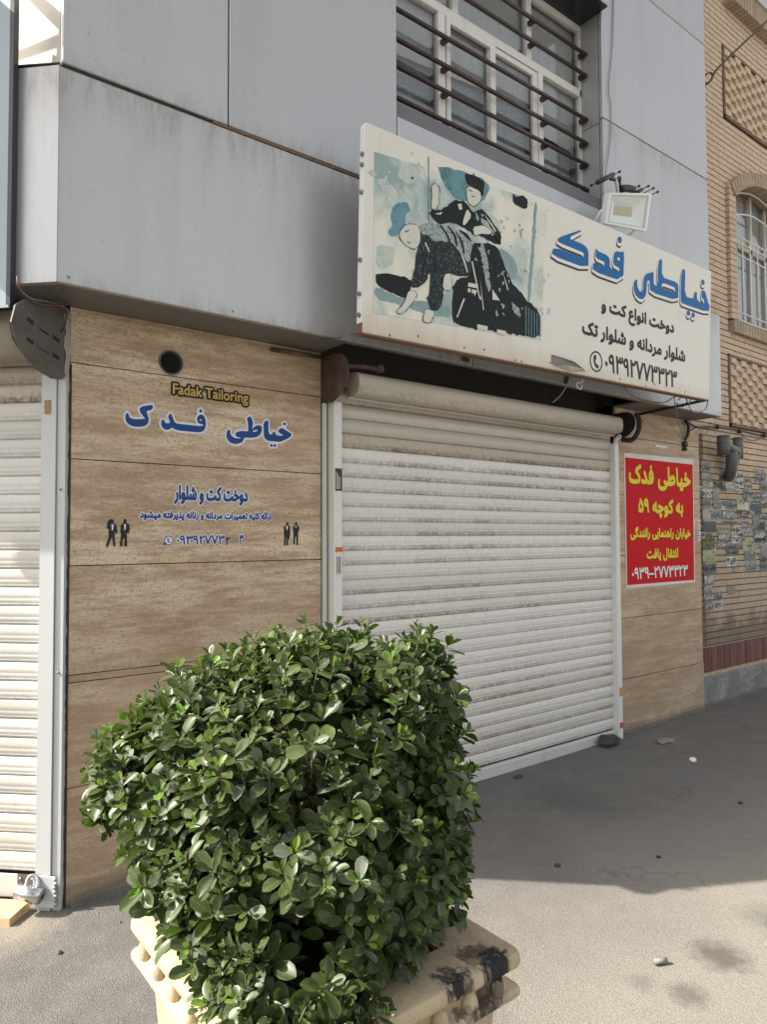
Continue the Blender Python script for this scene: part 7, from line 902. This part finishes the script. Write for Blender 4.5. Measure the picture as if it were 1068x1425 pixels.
# soldier course, ledger and marble plinth
for k in range(44): ubox('soldier_brick', (6.035 + k * .0585, BY + .025 + random.uniform(-.002, .002), .445), (.0535, .06, .215), 'brick_red', K)
box('mortar_bed', 6.005, 8.6, BY + .005, BY + .2, .28, .56, 'mortar_pale', K); box('ledger_course', 6.005, 8.6, BY - .006, BY + .004, .30, .334, 'brick_edge', K)
for x0, x1 in ((6.012, 7.05), (7.056, 8.6)): box('marble_slab', x0, x1, BY - .028 + random.uniform(0, .003), BY + .2, -.05, .298, 'marble', K, .003)
tube('drip_strip', [(XM + .012, 2.95, ZT), (XM + .012, 2.95, TOP)], .012, 'rust', K, 6, False)

# grey duct tee on the brick wall
DT = thing('duct_tee', 'grey plastic duct tee with two drums and a ribbed spout on the brick wall', 'pipe', (6.509, 3.200, 2.253))
def drum(name, a, b, r, n_=3):
    a = Vector(a); b = Vector(b); tube(name, [a, b], r, 'pvc', DT, 20, False)
    for k in range(n_): c_ = a.lerp(b, (k + .2) / n_); cyl('collar_ring', c_, b - a, r * 1.04, .012, 'pvc', DT, 20)
drum('duct_drum', (6.265, 3.120, 2.450), (6.270, 3.120, 2.276), .053); drum('duct_drum', (6.670, 3.180, 2.471), (6.661, 3.180, 2.281), .045)
tube('duct_elbow', [(6.300, 3.120, 2.375), (6.425, 3.130, 2.346), (6.552, 3.140, 2.317), (6.505, 3.160, 2.183)], .04, 'pvc', DT, 14)
tube('ribbed_spout', [(6.457, 3.140, 2.324), (6.473, 3.150, 2.213), (6.518, 3.180, 2.146), (6.597, 3.240, 2.101)], .05, 'pvc', DT, 16, True, 6)
for k in range(5): q0 = Vector((6.473, 3.150, 2.213)).lerp(Vector((6.577, 3.230, 2.106)), k / 4); cyl('spout_rib', q0, Vector((-.1, .35, -1)), .053 - k * .004, .007, 'pvc', DT, 18)

# flyers pasted on the brick
FM = {}
for nm, c_ in dict(flg=(.20, .21, .19), flb=(.14, .175, .185), fly=(.26, .29, .10), flo=(.33, .28, .05), flw=(.42, .40, .37), fln=(.24, .21, .17)).items():
    MT[nm] = flat('flyer_paper_' + nm, c_, .8, .8, (.13, .11, .085), 45, (.44, .60)); FM[nm] = 1
MT['fltxt'] = flat('flyer_pale_print', (.40, .42, .40), .8, .8, (.17, .17, .15), 70, (.42, .56)); MT['fldark'] = flat('flyer_dark_print', (.06, .07, .08), .8)
Zm = lambda x, y: None
FLY = [(6.137, 2.138, 6.297, 2.228, 'flb'), (6.133, 2.051, 6.305, 2.132, 'flb'), (6.152, 1.983, 6.320, 2.043, 'flg'), (6.335, 1.985, 6.532, 2.058, 'flg'), (6.150, 1.899, 6.296, 1.977, 'flw'), (6.146, 1.804, 6.292, 1.893, 'flg'), (6.336, 1.862, 6.459, 1.960, 'flg'), (6.332, 1.802, 6.475, 1.859, 'fln'), (6.490, 1.803, 6.738, 1.878, 'flb'), (6.493, 1.704, 6.733, 1.791, 'flb'), (6.294, 1.701, 6.477, 1.786, 'flb'), (6.142, 1.699, 6.284, 1.789, 'flg'), (6.781, 1.800, 7.028, 1.895, 'flo'), (6.779, 1.755, 7.026, 1.797, 'flo'), (7.057, 1.877, 7.281, 1.981, 'flb'), (7.051, 1.760, 7.289, 1.867, 'flb'), (7.087, 1.675, 7.256, 1.757, 'flb'), (7.293, 1.862, 7.406, 1.994, 'flg'), (6.150, 1.584, 6.381, 1.682, 'flb'), (6.406, 1.504, 6.648, 1.627, 'fly'), (6.680, 1.559, 6.830, 1.656, 'flw'), (6.682, 1.484, 6.833, 1.553, 'flw'), (6.860, 1.578, 7.085, 1.642, 'flg'), (7.103, 1.588, 7.365, 1.676, 'flb'), (7.099, 1.526, 7.319, 1.578, 'flb'), (6.494, 1.661, 6.809, 1.689, 'flg'), (6.768, 2.013, 6.918, 2.172, 'flw'), (7.150, 2.072, 7.355, 2.214, 'flw'), (6.942, 2.008, 7.099, 2.111, 'fln'), (7.368, 2.089, 7.417, 2.189, 'flg'), (7.305, 2.014, 7.414, 2.081, 'flg'), (6.560, 1.981, 6.721, 2.074, 'fln'), (6.902, 1.910, 7.047, 1.968, 'flg'), (6.813, 1.711, 7.023, 1.749, 'flg'), (7.358, 1.598, 7.392, 1.717, 'flb'), (6.135, 1.431, 6.355, 1.546, 'fly'), (6.130, 1.317, 6.350, 1.426, 'fly'), (6.865, 1.403, 7.118, 1.514, 'fly'), (6.146, 1.212, 6.368, 1.300, 'flb'), (6.142, 1.110, 6.320, 1.208, 'flb'), (6.142, 0.997, 6.287, 1.094, 'flg'), (6.144, 0.889, 6.282, 0.981, 'flg'), (6.317, 0.960, 6.468, 1.042, 'flw'), (6.314, 0.877, 6.471, 0.954, 'flw'), (6.547, 1.363, 6.750, 1.471, 'flw'), (6.553, 1.267, 6.746, 1.357, 'flw'), (6.676, 1.208, 6.743, 1.265, 'flo'), (6.908, 1.309, 7.139, 1.397, 'flb'), (6.928, 1.209, 7.172, 1.302, 'flb'), (7.251, 1.362, 7.379, 1.507, 'flb'), (7.231, 1.201, 7.371, 1.356, 'flg'), (6.564, 1.008, 6.706, 1.081, 'flb'), (6.392, 1.434, 6.534, 1.523, 'flg'), (7.113, 1.483, 7.380, 1.543, 'flb'), (6.922, 1.877, 7.041, 1.933, 'flb'), (6.959, 1.424, 7.079, 1.469, 'flg'), (6.854, 1.491, 6.926, 1.549, 'flb'), (6.273, 1.440, 6.342, 1.475, 'fln'), (6.057, 1.907, 6.179, 1.950, 'flb'), (6.805, 1.817, 6.933, 1.876, 'flg'), (6.080, 1.958, 6.145, 2.001, 'flw'), (6.871, 1.740, 6.952, 1.797, 'flb'), (7.025, 1.354, 7.089, 1.415, 'flg'), (7.379, 1.613, 7.465, 1.663, 'flg'), (6.684, 1.845, 6.752, 1.887, 'fln'), (7.369, 1.581, 7.483, 1.619, 'fly'), (7.143, 1.542, 7.270, 1.580, 'flg'), (6.768, 1.446, 6.893, 1.496, 'flg'), (7.010, 1.468, 7.121, 1.511, 'flb'), (6.276, 1.991, 6.338, 2.046, 'flg'), (7.207, 1.608, 7.335, 1.661, 'fln'), (6.741, 1.968, 6.845, 2.024, 'flg'), (6.286, 1.388, 6.367, 1.435, 'flw'), (7.243, 1.645, 7.351, 1.688, 'flg'), (6.457, 1.445, 6.575, 1.495, 'flb'), (6.928, 1.649, 7.022, 1.698, 'flw'), (7.264, 1.861, 7.373, 1.914, 'fln'), (6.478, 1.784, 6.557, 1.846, 'fly'), (6.461, 2.069, 6.555, 2.125, 'flg'), (6.990, 1.881, 7.075, 1.933, 'fly'), (7.363, 1.564, 7.483, 1.618, 'flg'), (7.389, 1.667, 7.463, 1.712, 'fln'), (6.718, 1.818, 6.790, 1.874, 'flw'), (6.773, 1.547, 6.883, 1.582, 'flb'), (6.871, 1.767, 6.975, 1.803, 'flb'), (7.422, 1.336, 7.504, 1.376, 'flb'), (6.818, 1.571, 6.919, 1.612, 'flg'), (6.051, 1.531, 6.172, 1.585, 'flw'), (6.463, 1.968, 6.590, 2.025, 'flb'), (6.623, 1.700, 6.693, 1.751, 'flw'), (6.718, 1.367, 6.802, 1.426, 'flg'), (6.585, 1.486, 6.667, 1.545, 'flw'), (6.576, 1.497, 6.670, 1.551, 'flb'), (7.396, 1.737, 7.507, 1.780, 'flg'), (6.632, 1.990, 6.757, 2.029, 'flg'), (6.221, 1.638, 6.283, 1.677, 'flb'), (6.068, 1.528, 6.183, 1.570, 'flg'), (7.231, 1.536, 7.334, 1.584, 'fly'), (7.259, 2.008, 7.372, 2.051, 'flw'), (7.041, 1.757, 7.134, 1.802, 'fly'), (7.188, 1.352, 7.296, 1.390, 'fly'), (6.814, 1.856, 6.915, 1.910, 'fly'), (6.958, 1.897, 7.046, 1.955, 'flb'), (7.308, 1.843, 7.427, 1.897, 'flb'), (6.865, 1.657, 6.935, 1.705, 'flw'), (7.294, 1.700, 7.395, 1.757, 'flg'), (7.076, 1.431, 7.182, 1.467, 'fly'), (6.651, 1.613, 6.714, 1.671, 'flb'), (6.910, 1.955, 7.040, 2.009, 'flb'), (6.260, 1.754, 6.324, 1.795, 'flw'), (6.202, 1.536, 6.301, 1.575, 'flb'), (7.280, 1.631, 7.388, 1.679, 'flg'), (7.364, 1.386, 7.435, 1.438, 'flw'), (6.456, 2.065, 6.535, 2.115, 'flg'), (7.216, 1.446, 7.336, 1.494, 'flb')]
ORD = ['first', 'second', 'third', 'fourth', 'fifth', 'sixth', 'seventh', 'eighth', 'ninth', 'tenth', 'eleventh', 'twelfth', 'thirteenth', 'fourteenth', 'fifteenth'] + ['%dth' % k for k in range(16, 40)]
ROW = [min(11, int((2.18 - (f_[1] + f_[3]) / 2) / .105)) for f_ in FLY]; ROW = [sorted(set(ROW)).index(v) for v in ROW]
POSN = [sorted(j for j in range(len(FLY)) if ROW[j] == ROW[i]).__len__() and sorted((FLY[j][0], j) for j in range(len(FLY)) if ROW[j] == ROW[i]).index((FLY[i][0], i)) for i in range(len(FLY))]
keys = ['k1', 'k2', 'k3', 'k4', 'k5', 'k6']
cache = {}
for i, (x0, z0, x1, z1, kd) in enumerate(FLY):
    o = bpy.data.objects.new('flyer', unit(kd)); col.objects.link(o); o.location = ((x0 + x1) / 2, BY - .0035, (z0 + z1) / 2); o.scale = (x1 - x0, .001, z1 - z0); o.rotation_euler = (0, random.uniform(-.03, .03), 0)
    cw = dict(flg='grey', flb='blue grey', fly='yellow green', flo='mustard yellow', flw='whitish', fln='brownish')[kd]
    row = ROW[i]; tag(o, '%s flyer on brick wall, %s from left in %s row' % (cw, ORD[POSN[i]], ORD[row]), 'flyer', 'flyers pasted on the brick wall')
    w = (x1 - x0); h = (z1 - z0); nl = 1 if h < .1 else 2
    for j in range(nl):
        ky = keys[(i * 5 + j * 3) % 6]; mt = 'fldark' if kd == 'flw' or (i * 7) % 5 < 2 else 'fltxt'
        if (ky, mt) not in cache:
            me = fill(rings(ky), .0)
            for v in me.vertices: x, y, z = v.co; v.co = (x - .1, 0, y - .04)
            me.materials.append(MT[mt]); cache[(ky, mt)] = me
        p = bpy.data.objects.new('print', cache[(ky, mt)]); col.objects.link(p); p.parent = o
        p.location = (0, -1.5, ((j + .5) / nl - .5) * .9); p.scale = (.86 / .2, 1, .72 / nl / .08)

# ------------------------------------------------------------------ planter and hedge
PX0, PX1, PY0, PY1, PZ_ = .541, 1.138, 1.007, 1.647, .70
P = thing('planter', 'square cast plaster planter with moulded rim and black paint smears on one corner', 'planter', ((PX0 + PX1) / 2, (PY0 + PY1) / 2, G(.8)))
prof = [(-.115, .60), (-.115, .692), (-.112, .697), (-.05, .7), (-.010, .700), (-.003, .697), (.001, .690), (.002, .676), (-.001, .667), (-.007, .662), (-.016, .659), (-.021, .650), (-.021, .634), (-.015, .628), (-.003, .624), (.001, .618), (.001, .610), (-.004, .604), (-.014, .600), (-.032, .597), (-.037, .585), (-.04, .54), (-.043, .50), (-.052, .4), (-.07, .2), (-.08, .12), (-.05, .09), (-.02, .08), (-.01, .03), (-.01, -.02)]
vs, fs = [], []
ccx, ccy = (PX0 + PX1) / 2, (PY0 + PY1) / 2; hx, hy = (PX1 - PX0) / 2, (PY1 - PY0) / 2; SEG = 10; NR = 4 * SEG
for (o_, z) in prof:
    rr = .018 if o_ > -.1 else .006; ring = []
    for cnr, (sx, sy) in enumerate(((-1, -1), (1, -1), (1, 1), (-1, 1))):
        ax_, ay_ = ccx + sx * (hx + o_ - rr), ccy + sy * (hy + o_ - rr); st_ = [math.pi, 1.5 * math.pi, 0, .5 * math.pi][cnr]
        for k in range(SEG):
            a = st_ + k / (SEG - 1) * math.pi / 2; ring.append((ax_ + rr * math.cos(a), ay_ + rr * math.sin(a)))
    # subdivide nothing: rounded corners, straight sides
    for (x, y) in ring: vs.append((x, y, z + .003 * mnoise.noise(Vector((x * 6, y * 6, z * 6)))))
for i in range(len(prof) - 1):
    for k in range(NR): fs.append((i * NR + k, i * NR + (k + 1) % NR, (i + 1) * NR + (k + 1) % NR, (i + 1) * NR + k))
me = fixn(me_from(vs, fs, 'p', True))
bm = bmesh.new(); bm.from_mesh(me)
for e in bm.edges:
    if len(e.link_faces) == 2 and e.calc_face_angle(0) > R(33): e.smooth = False
bm.to_mesh(me); bm.free(); link('planter_body', me, 'planter', P)
box('soil', PX0 + .1, PX1 - .1, PY0 + .1, PY1 - .1, .5, .672, 'soil', P)
egg = me_from(*(lambda: (lambda n, m_: ([(math.cos(2 * math.pi * j / n) * math.sin(math.pi * i / m_) * (1 - .25 * math.cos(math.pi * i / m_)), math.sin(2 * math.pi * j / n) * math.sin(math.pi * i / m_), math.cos(math.pi * i / m_)) for i in range(m_ + 1) for j in range(n)], [(i * n + j, i * n + (j + 1) % n, (i + 1) * n + (j + 1) % n, (i + 1) * n + j) for i in range(m_) for j in range(n)]))(10, 8))(), 'egg', True); egg.materials.append(MT['planter'])
def egg_at(x, y, rz):
    o = bpy.data.objects.new('egg_moulding', egg); col.objects.link(o); attach(o, P); o.location = (x, y, .640); o.scale = (.018, .015, .026); o.rotation_euler = (R(-12) * math.cos(rz), 0, rz)
for k in range(7):
    y = PY0 + .06 + k * (PY1 - PY0 - .12) / 6; egg_at(PX0 + .014, y, R(90)); egg_at(PX1 - .014, y, R(-90))
    x = PX0 + .06 + k * (PX1 - PX0 - .12) / 6; egg_at(x, PY0 + .014, 0); egg_at(x, PY1 - .014, R(180))

H = thing('hedge_bush', 'dense evergreen bush with oval leaves clipped boxy, growing in the plaster planter', 'bush', (.84, 1.33, .62))
rnd = random.Random(11)
def campt(x, y, d): return Vector((0, 0, 1.55)) + (fw + rt * ((x - 534) / 984) - up * ((y - 712.5) / 984)) * d
ELL = [((0.857, 1.388, 0.971), 0.317, 0.317, 0.330), ((0.726, 1.559, 1.102), 0.177, 0.160, 0.250), ((0.532, 1.637, 1.021), 0.085, 0.078, 0.120), ((0.622, 1.568, 1.004), 0.130, 0.130, 0.200), ((0.887, 1.405, 1.206), 0.158, 0.130, 0.220), ((1.061, 1.298, 1.150), 0.121, 0.152, 0.200), ((1.072, 1.245, 0.995), 0.092, 0.173, 0.200), ((1.031, 1.193, 0.893), 0.082, 0.118, 0.180), ((0.647, 1.367, 0.834), 0.112, 0.155, 0.200), ((0.712, 1.206, 0.775), 0.152, 0.138, 0.200), ((0.879, 1.188, 0.818), 0.091, 0.103, 0.180), ((0.622, 1.510, 0.888), 0.104, 0.123, 0.180), ((0.616, 1.129, 0.755), 0.076, 0.069, 0.140), ((0.702, 1.102, 0.716), 0.093, 0.065, 0.150), ((0.790, 1.252, 0.914), 0.251, 0.221, 0.240), ((0.730, 1.356, 1.045), 0.183, 0.183, 0.200)]
ELL = [(Vector(c_), rx, ry, rz) for (c_, rx, ry, rz) in ELL]
def inside(p, k=1.0, skip=-1):
    for i, (c_, rx, ry, rz) in enumerate(ELL):
        if i == skip: continue
        v = p - c_; a = v.dot(rt) / (rx * k); b = v.dot(up) / (ry * k); c2 = v.dot(fw) / (rz * k)
        if a * a + b * b + c2 * c2 < 1: return True
    return False
NS_, NA = 5, 2
def leaf_geo(L, W_, fold, curl):
    prof_ = [(0, .10), (.16, .45), (.38, .84), (.62, 1.0), (.82, .86), (.94, .5), (1.0, .08)]; vs, uv = [], []
    for (t, w) in prof_:
        y = t * L; z = -curl * L * t * t; hwid = w * W_ / 2
        for s in (-1, 0, 1): vs.append((s * hwid, y, z + (abs(s) * hwid * fold))); uv.append((.5 + s * .5 * min(1, w + .3), t))
    fs = []
    for i in range(len(prof_) - 1):
        b = i * 3; fs += [(b, b + 1, b + 4, b + 3), (b + 1, b + 2, b + 5, b + 4)]
    return vs, uv, fs
VARS = [leaf_geo(1, .56, .35, .14), leaf_geo(1, .52, .55, .28), leaf_geo(1, .60, .2, .04), leaf_geo(1, .50, .7, -.12)]
leaves = []   # (matrix, variant, mat)
def place_leaf(base, dirv, nrm, L, mat):
    y = dirv.normalized(); z = (nrm - y * nrm.dot(y)); z = z.normalized() if z.length > 1e-4 else y.orthogonal().normalized(); x = y.cross(z)
    M_ = Matrix(((x.x * L, y.x * L, z.x * L, base.x), (x.y * L, y.y * L, z.y * L, base.y), (x.z * L, y.z * L, z.z * L, base.z), (0, 0, 0, 1))); leaves.append((M_, rnd.randrange(4), mat))
twigs = []
def rosette(p, ax, size, nl, young):
    ax = ax.normalized(); u = ax.orthogonal().normalized(); u.rotate(Matrix.Rotation(rnd.uniform(0, 6.28), 3, ax)); w = ax.cross(u)
    for k in range(nl):
        f = k / (nl - 1); ang = (k % 2) * math.pi + (k // 2) * 1.57 + rnd.uniform(-.3, .3); tilt = R(18 + 78 * f + rnd.uniform(-10, 10))
        L = size * (.35 + .75 * min(1, f * 1.5)) * rnd.uniform(.85, 1.15); rad = u * math.cos(ang) + w * math.sin(ang)
        d = ax * math.cos(tilt) + rad * math.sin(tilt) + Vector((0, 0, -.12 * f)); n_ = ax * math.sin(tilt) - rad * math.cos(tilt)
        if d.z < -.2: d.z *= .6
        base = p - ax * (.035 * f) + rad * .003
        mat = 1 if (young and f < .34) else (2 if rnd.random() < .06 and f > .4 else 0)
        place_leaf(base, d, n_ + Vector((rnd.uniform(-.25, .25), rnd.uniform(-.25, .25), rnd.uniform(-.1, .25))), L, mat)
grid = {}
def far_enough(p, r):
    k = tuple(int(math.floor(c_ / r)) for c_ in p)
    for i in (-1, 0, 1):
        for j in (-1, 0, 1):
            for l_ in (-1, 0, 1):
                for q_ in grid.get((r, k[0] + i, k[1] + j, k[2] + l_), ()):
                    if (q_ - p).length < r: return False
    grid.setdefault((r,) + k, []).append(p); return True
camp = Vector((0, 0, 1.55)); centre = Vector((.84, 1.33, .75))
for shell, tries, rmin, sz, nl in ((1.0, 12000, .034, .0405, 9), (.9, 8000, .037, .045, 8), (.78, 7000, .042, .052, 8), (.6, 5000, .048, .055, 7)):
    for t in range(tries):
        i = rnd.randrange(len(ELL)); c_, rx, ry, rz = ELL[i]; th = rnd.uniform(0, 2 * math.pi); cz_ = rnd.uniform(-1, 1); s_ = math.sqrt(1 - cz_ * cz_)
        a, b, d = s_ * math.cos(th), cz_, s_ * math.sin(th)
        p = c_ + (rt * (a * rx) + up * (b * ry) + fw * (d * rz)) * shell
        if p.z < .62 or (p.z < .72 and not (PX0 - .1 < p.x < PX1 + .1)): continue
        if inside(p, shell * .97, i): continue
        bump_ = mnoise.noise(p * 9) * .03 + mnoise.noise(p * 22) * .014
        if mnoise.noise(p * 7 + Vector((4, 1, 9))) > .34 - (.06 if shell < 1 else 0): continue
        hv = p - camp; hz_ = hv.dot(fw); hx_ = 534 + 984 * hv.dot(rt) / hz_; hy_ = 712 - 984 * hv.dot(up) / hz_
        if hy_ > 1235 and hx_ < 212 + (hy_ - 1250) * .62: continue
        if hx_ < 135 or (hx_ < 205 and hy_ > 1135 and hy_ < 1235 and hx_ < 185): continue
        if ((hx_ - 365) / 30) ** 2 + ((hy_ - 1122) / 13) ** 2 < 1: continue
        nrm = (rt * (a / rx) + up * (b / ry) + fw * (d / rz)).normalized(); p = p + nrm * bump_
        out_ = shell == 1.0 and rnd.random() < .16
        if out_: p = p + (nrm + Vector((0, 0, .5))).normalized() * rnd.uniform(.015, .04)
        if not far_enough(p, rmin): continue
        if nrm.dot(p - camp) > .35 * (p - camp).length and rnd.random() < .5: continue
        ax = (nrm * .75 + Vector((0, 0, .55)) + Vector((rnd.uniform(-.35, .35), rnd.uniform(-.35, .35), rnd.uniform(-.2, .2))))
        rosette(p, ax, sz * rnd.choice((.75, .85, .95, 1., 1.12)) * (.9 if hz_ < 1.3 else 1.), nl, shell == 1.0 and rnd.random() < .3)
        if out_ or (shell == 1.0 and rnd.random() < .35): twigs.append((p, p - ax.normalized() * .1 + (centre - p) * .12))
print('leaves', len(leaves))
def ldist(l_):
    p = l_[0].translation; v = p - camp; z = v.dot(fw); x = 534 + 984 * v.dot(rt) / z; y = 712 - 984 * v.dot(up) / z
    return v.length + (0 if (0 < x < 1068 and 0 < y < 1420) else 5)
# the leaves nearest the camera that lie on the outer shell become parts of their own
order = sorted(range(len(leaves)), key=lambda i: ldist(leaves[i]) - (0.02 if not inside(leaves[i][0].translation, .97) else -.3)); single = set(order[:300])
LM = {}
names = ['leaf', 'leafy', 'leafdust']
for v in range(4):
    for mm in range(3):
        vs, uv, fs = VARS[v]; me = me_from(vs, fs, 'leaf', True); ul = me.uv_layers.new(name='UVMap')
        for lp in me.loops: ul.data[lp.index].uv = uv[lp.vertex_index]
        me.materials.append(MT[names[mm]]); LM[(v, mm)] = me
for i in single:
    M_, v, mm = leaves[i]; o = bpy.data.objects.new('leaf', LM[(v, mm)]); col.objects.link(o); attach(o, H); o.matrix_basis = M_
vs, fs, uvs, mi, tint = [], [], [], [], []
for i, (M_, v, mm) in enumerate(leaves):
    if i in single: continue
    gv, gu, gf = VARS[v]; s = len(vs); vs += [M_ @ Vector(q_) for q_ in gv]; r_ = rnd.random()
    for f in gf:
        fs.append(tuple(s + a for a in f)); mi.append(mm); tint.append(r_)
        for a in f: uvs.append(gu[a])
me = me_from(vs, fs, 'foliage', True); ul = me.uv_layers.new(name='UVMap')
for k, q_ in enumerate(uvs): ul.data[k].uv = q_
at = me.attributes.new('tint', 'FLOAT', 'FACE'); at.data.foreach_set('value', tint); me.polygons.foreach_set('material_index', mi)
fo = link('foliage', me, names, H, True); me.polygons.foreach_set('material_index', mi)
tv, tf = [], []
for (a, b) in twigs:
    v_, f_ = tubemesh([a, (a + b) / 2 + Vector((rnd.uniform(-.01, .01),) * 3), b], .0022, 4, False, [.0012, .002, .003]); s = len(tv); tv += v_; tf += [tuple(s + q_ for q_ in f) for f in f_]
link('twigs', me_from(tv, tf), 'bark', H, True)
for k in range(7):
    a = 2 * math.pi * k / 7; tube('stem', [(.84 + .06 * math.cos(a), 1.33 + .06 * math.sin(a), .60), (.84 + .12 * math.cos(a), 1.33 + .12 * math.sin(a), .80), (.84 + .2 * math.cos(a + .3), 1.33 + .2 * math.sin(a + .3), 1.02)], .01, 'bark', H, 6, True, 4, None)

# ------------------------------------------------------------------ litter on the pavement
def lump(name, c, r, mat, label, cat, sq=(1, 1, .5), seed=1):
    bm = bmesh.new(); bmesh.ops.create_icosphere(bm, subdivisions=2, radius=1)
    for v in bm.verts: v.co = Vector((v.co.x * sq[0], v.co.y * sq[1], v.co.z * sq[2])) * r * (1 + .35 * mnoise.noise(v.co * 1.7 + Vector((seed, 0, 0))))
    me = bpy.data.meshes.new(name); bm.to_mesh(me); bm.free(); o = link(name, me, mat); o.location = (c[0], c[1], G(c[0]) + r * sq[2] * .6); return tag(o, label, cat)
lump('rag', (4.446, 3.087, 0.050), .075, 'lump', 'dark crumpled rag at the foot of the right guide rail', 'rag', (1.3, .8, .7), 2)
lump('paper_scrap', (4.569, 2.526, 0.050), .028, 'paper', 'white crumpled paper scrap on the shaded pavement', 'litter', (1, .8, .5), 3)
lump('mud_clod', (4.826, 2.876, 0.050), .06, 'litter', 'grey clod of dried mud beside the stone wall', 'clod', (1.4, .8, .25), 5)
lump('pebble', (4.065, 1.972, 0.030), .014, 'rubber', 'dark pebble on the shaded pavement at the right', 'pebble', seed=6)
lump('pebble', (2.665, 2.142, 0.030), .014, 'rubber', 'dark pebble near the shadow edge behind the planter', 'pebble', seed=7)
lump('pebble', (0.685, 2.864, 0.000), .01, 'rubber', 'tiny dark pebble on the sunny pavement in front of the left shutter', 'pebble', seed=8)
lump('pebble', (3.105, 1.898, 0.030), .012, 'rubber', 'dark pebble in the shade just short of the sunlit strip', 'pebble', seed=10)
tag(cyl('cigarette_end', tuple(Vector((2.350, 1.435, 0.030)) + Vector((0, 0, .01))), (1, -.5, 0), .009, .05, 'litter', None, 10), 'grey stub lying on the sunny pavement', 'stub')
lump('stone_chip', (3.431, 3.054, 0.030), .03, 'lump', 'flat dark chip against the bottom of the main shutter', 'chip', (1.3, .7, .3), 12)
vs, fs = [], []
for k in range(300):
    if k < 210:
        x = rnd.uniform(4.6, 7.5); y = 3.2 - abs(rnd.gauss(0, .09)); 
    else: x = rnd.uniform(.2, 4.6); y = 3.14 - abs(rnd.gauss(0, .12)) if x > .8 else 3.1 - (x - .8) - abs(rnd.gauss(0, .1))
    r_ = rnd.uniform(.003, .011); z = G(x); s = len(vs)
    vs += [(x + r_, y, z), (x, y + r_, z), (x - r_, y, z), (x, y - r_, z), (x + r_ * .3, y, z + r_ * .8)]; fs += [(s, s + 1, s + 4), (s + 1, s + 2, s + 4), (s + 2, s + 3, s + 4), (s + 3, s, s + 4)]
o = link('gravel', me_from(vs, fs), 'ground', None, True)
# damp grime fillet where wall meets pavement
for (x0, x1, y) in ((4.74, 6.0, 3.2), (6.01, 8.6, 3.235), (.8, 2.05, 3.2)):
    vs, fs = [], []
    n_ = int((x1 - x0) / .03)
    for k in range(n_ + 1):
        x = x0 + (x1 - x0) * k / n_; w = .03 + .035 * abs(mnoise.noise(Vector((x * 5, 0, 0)))); s = len(vs); vs += [(x, y - .0005, G(x) + .012 + .014 * abs(mnoise.noise(Vector((x * 8, 3, 0))))), (x, y - w * .4, G(x) + .006), (x, y - w, G(x) + .0005)]
        if k: fs += [(s - 3, s, s + 1, s - 2), (s - 2, s + 1, s + 2, s - 1)]
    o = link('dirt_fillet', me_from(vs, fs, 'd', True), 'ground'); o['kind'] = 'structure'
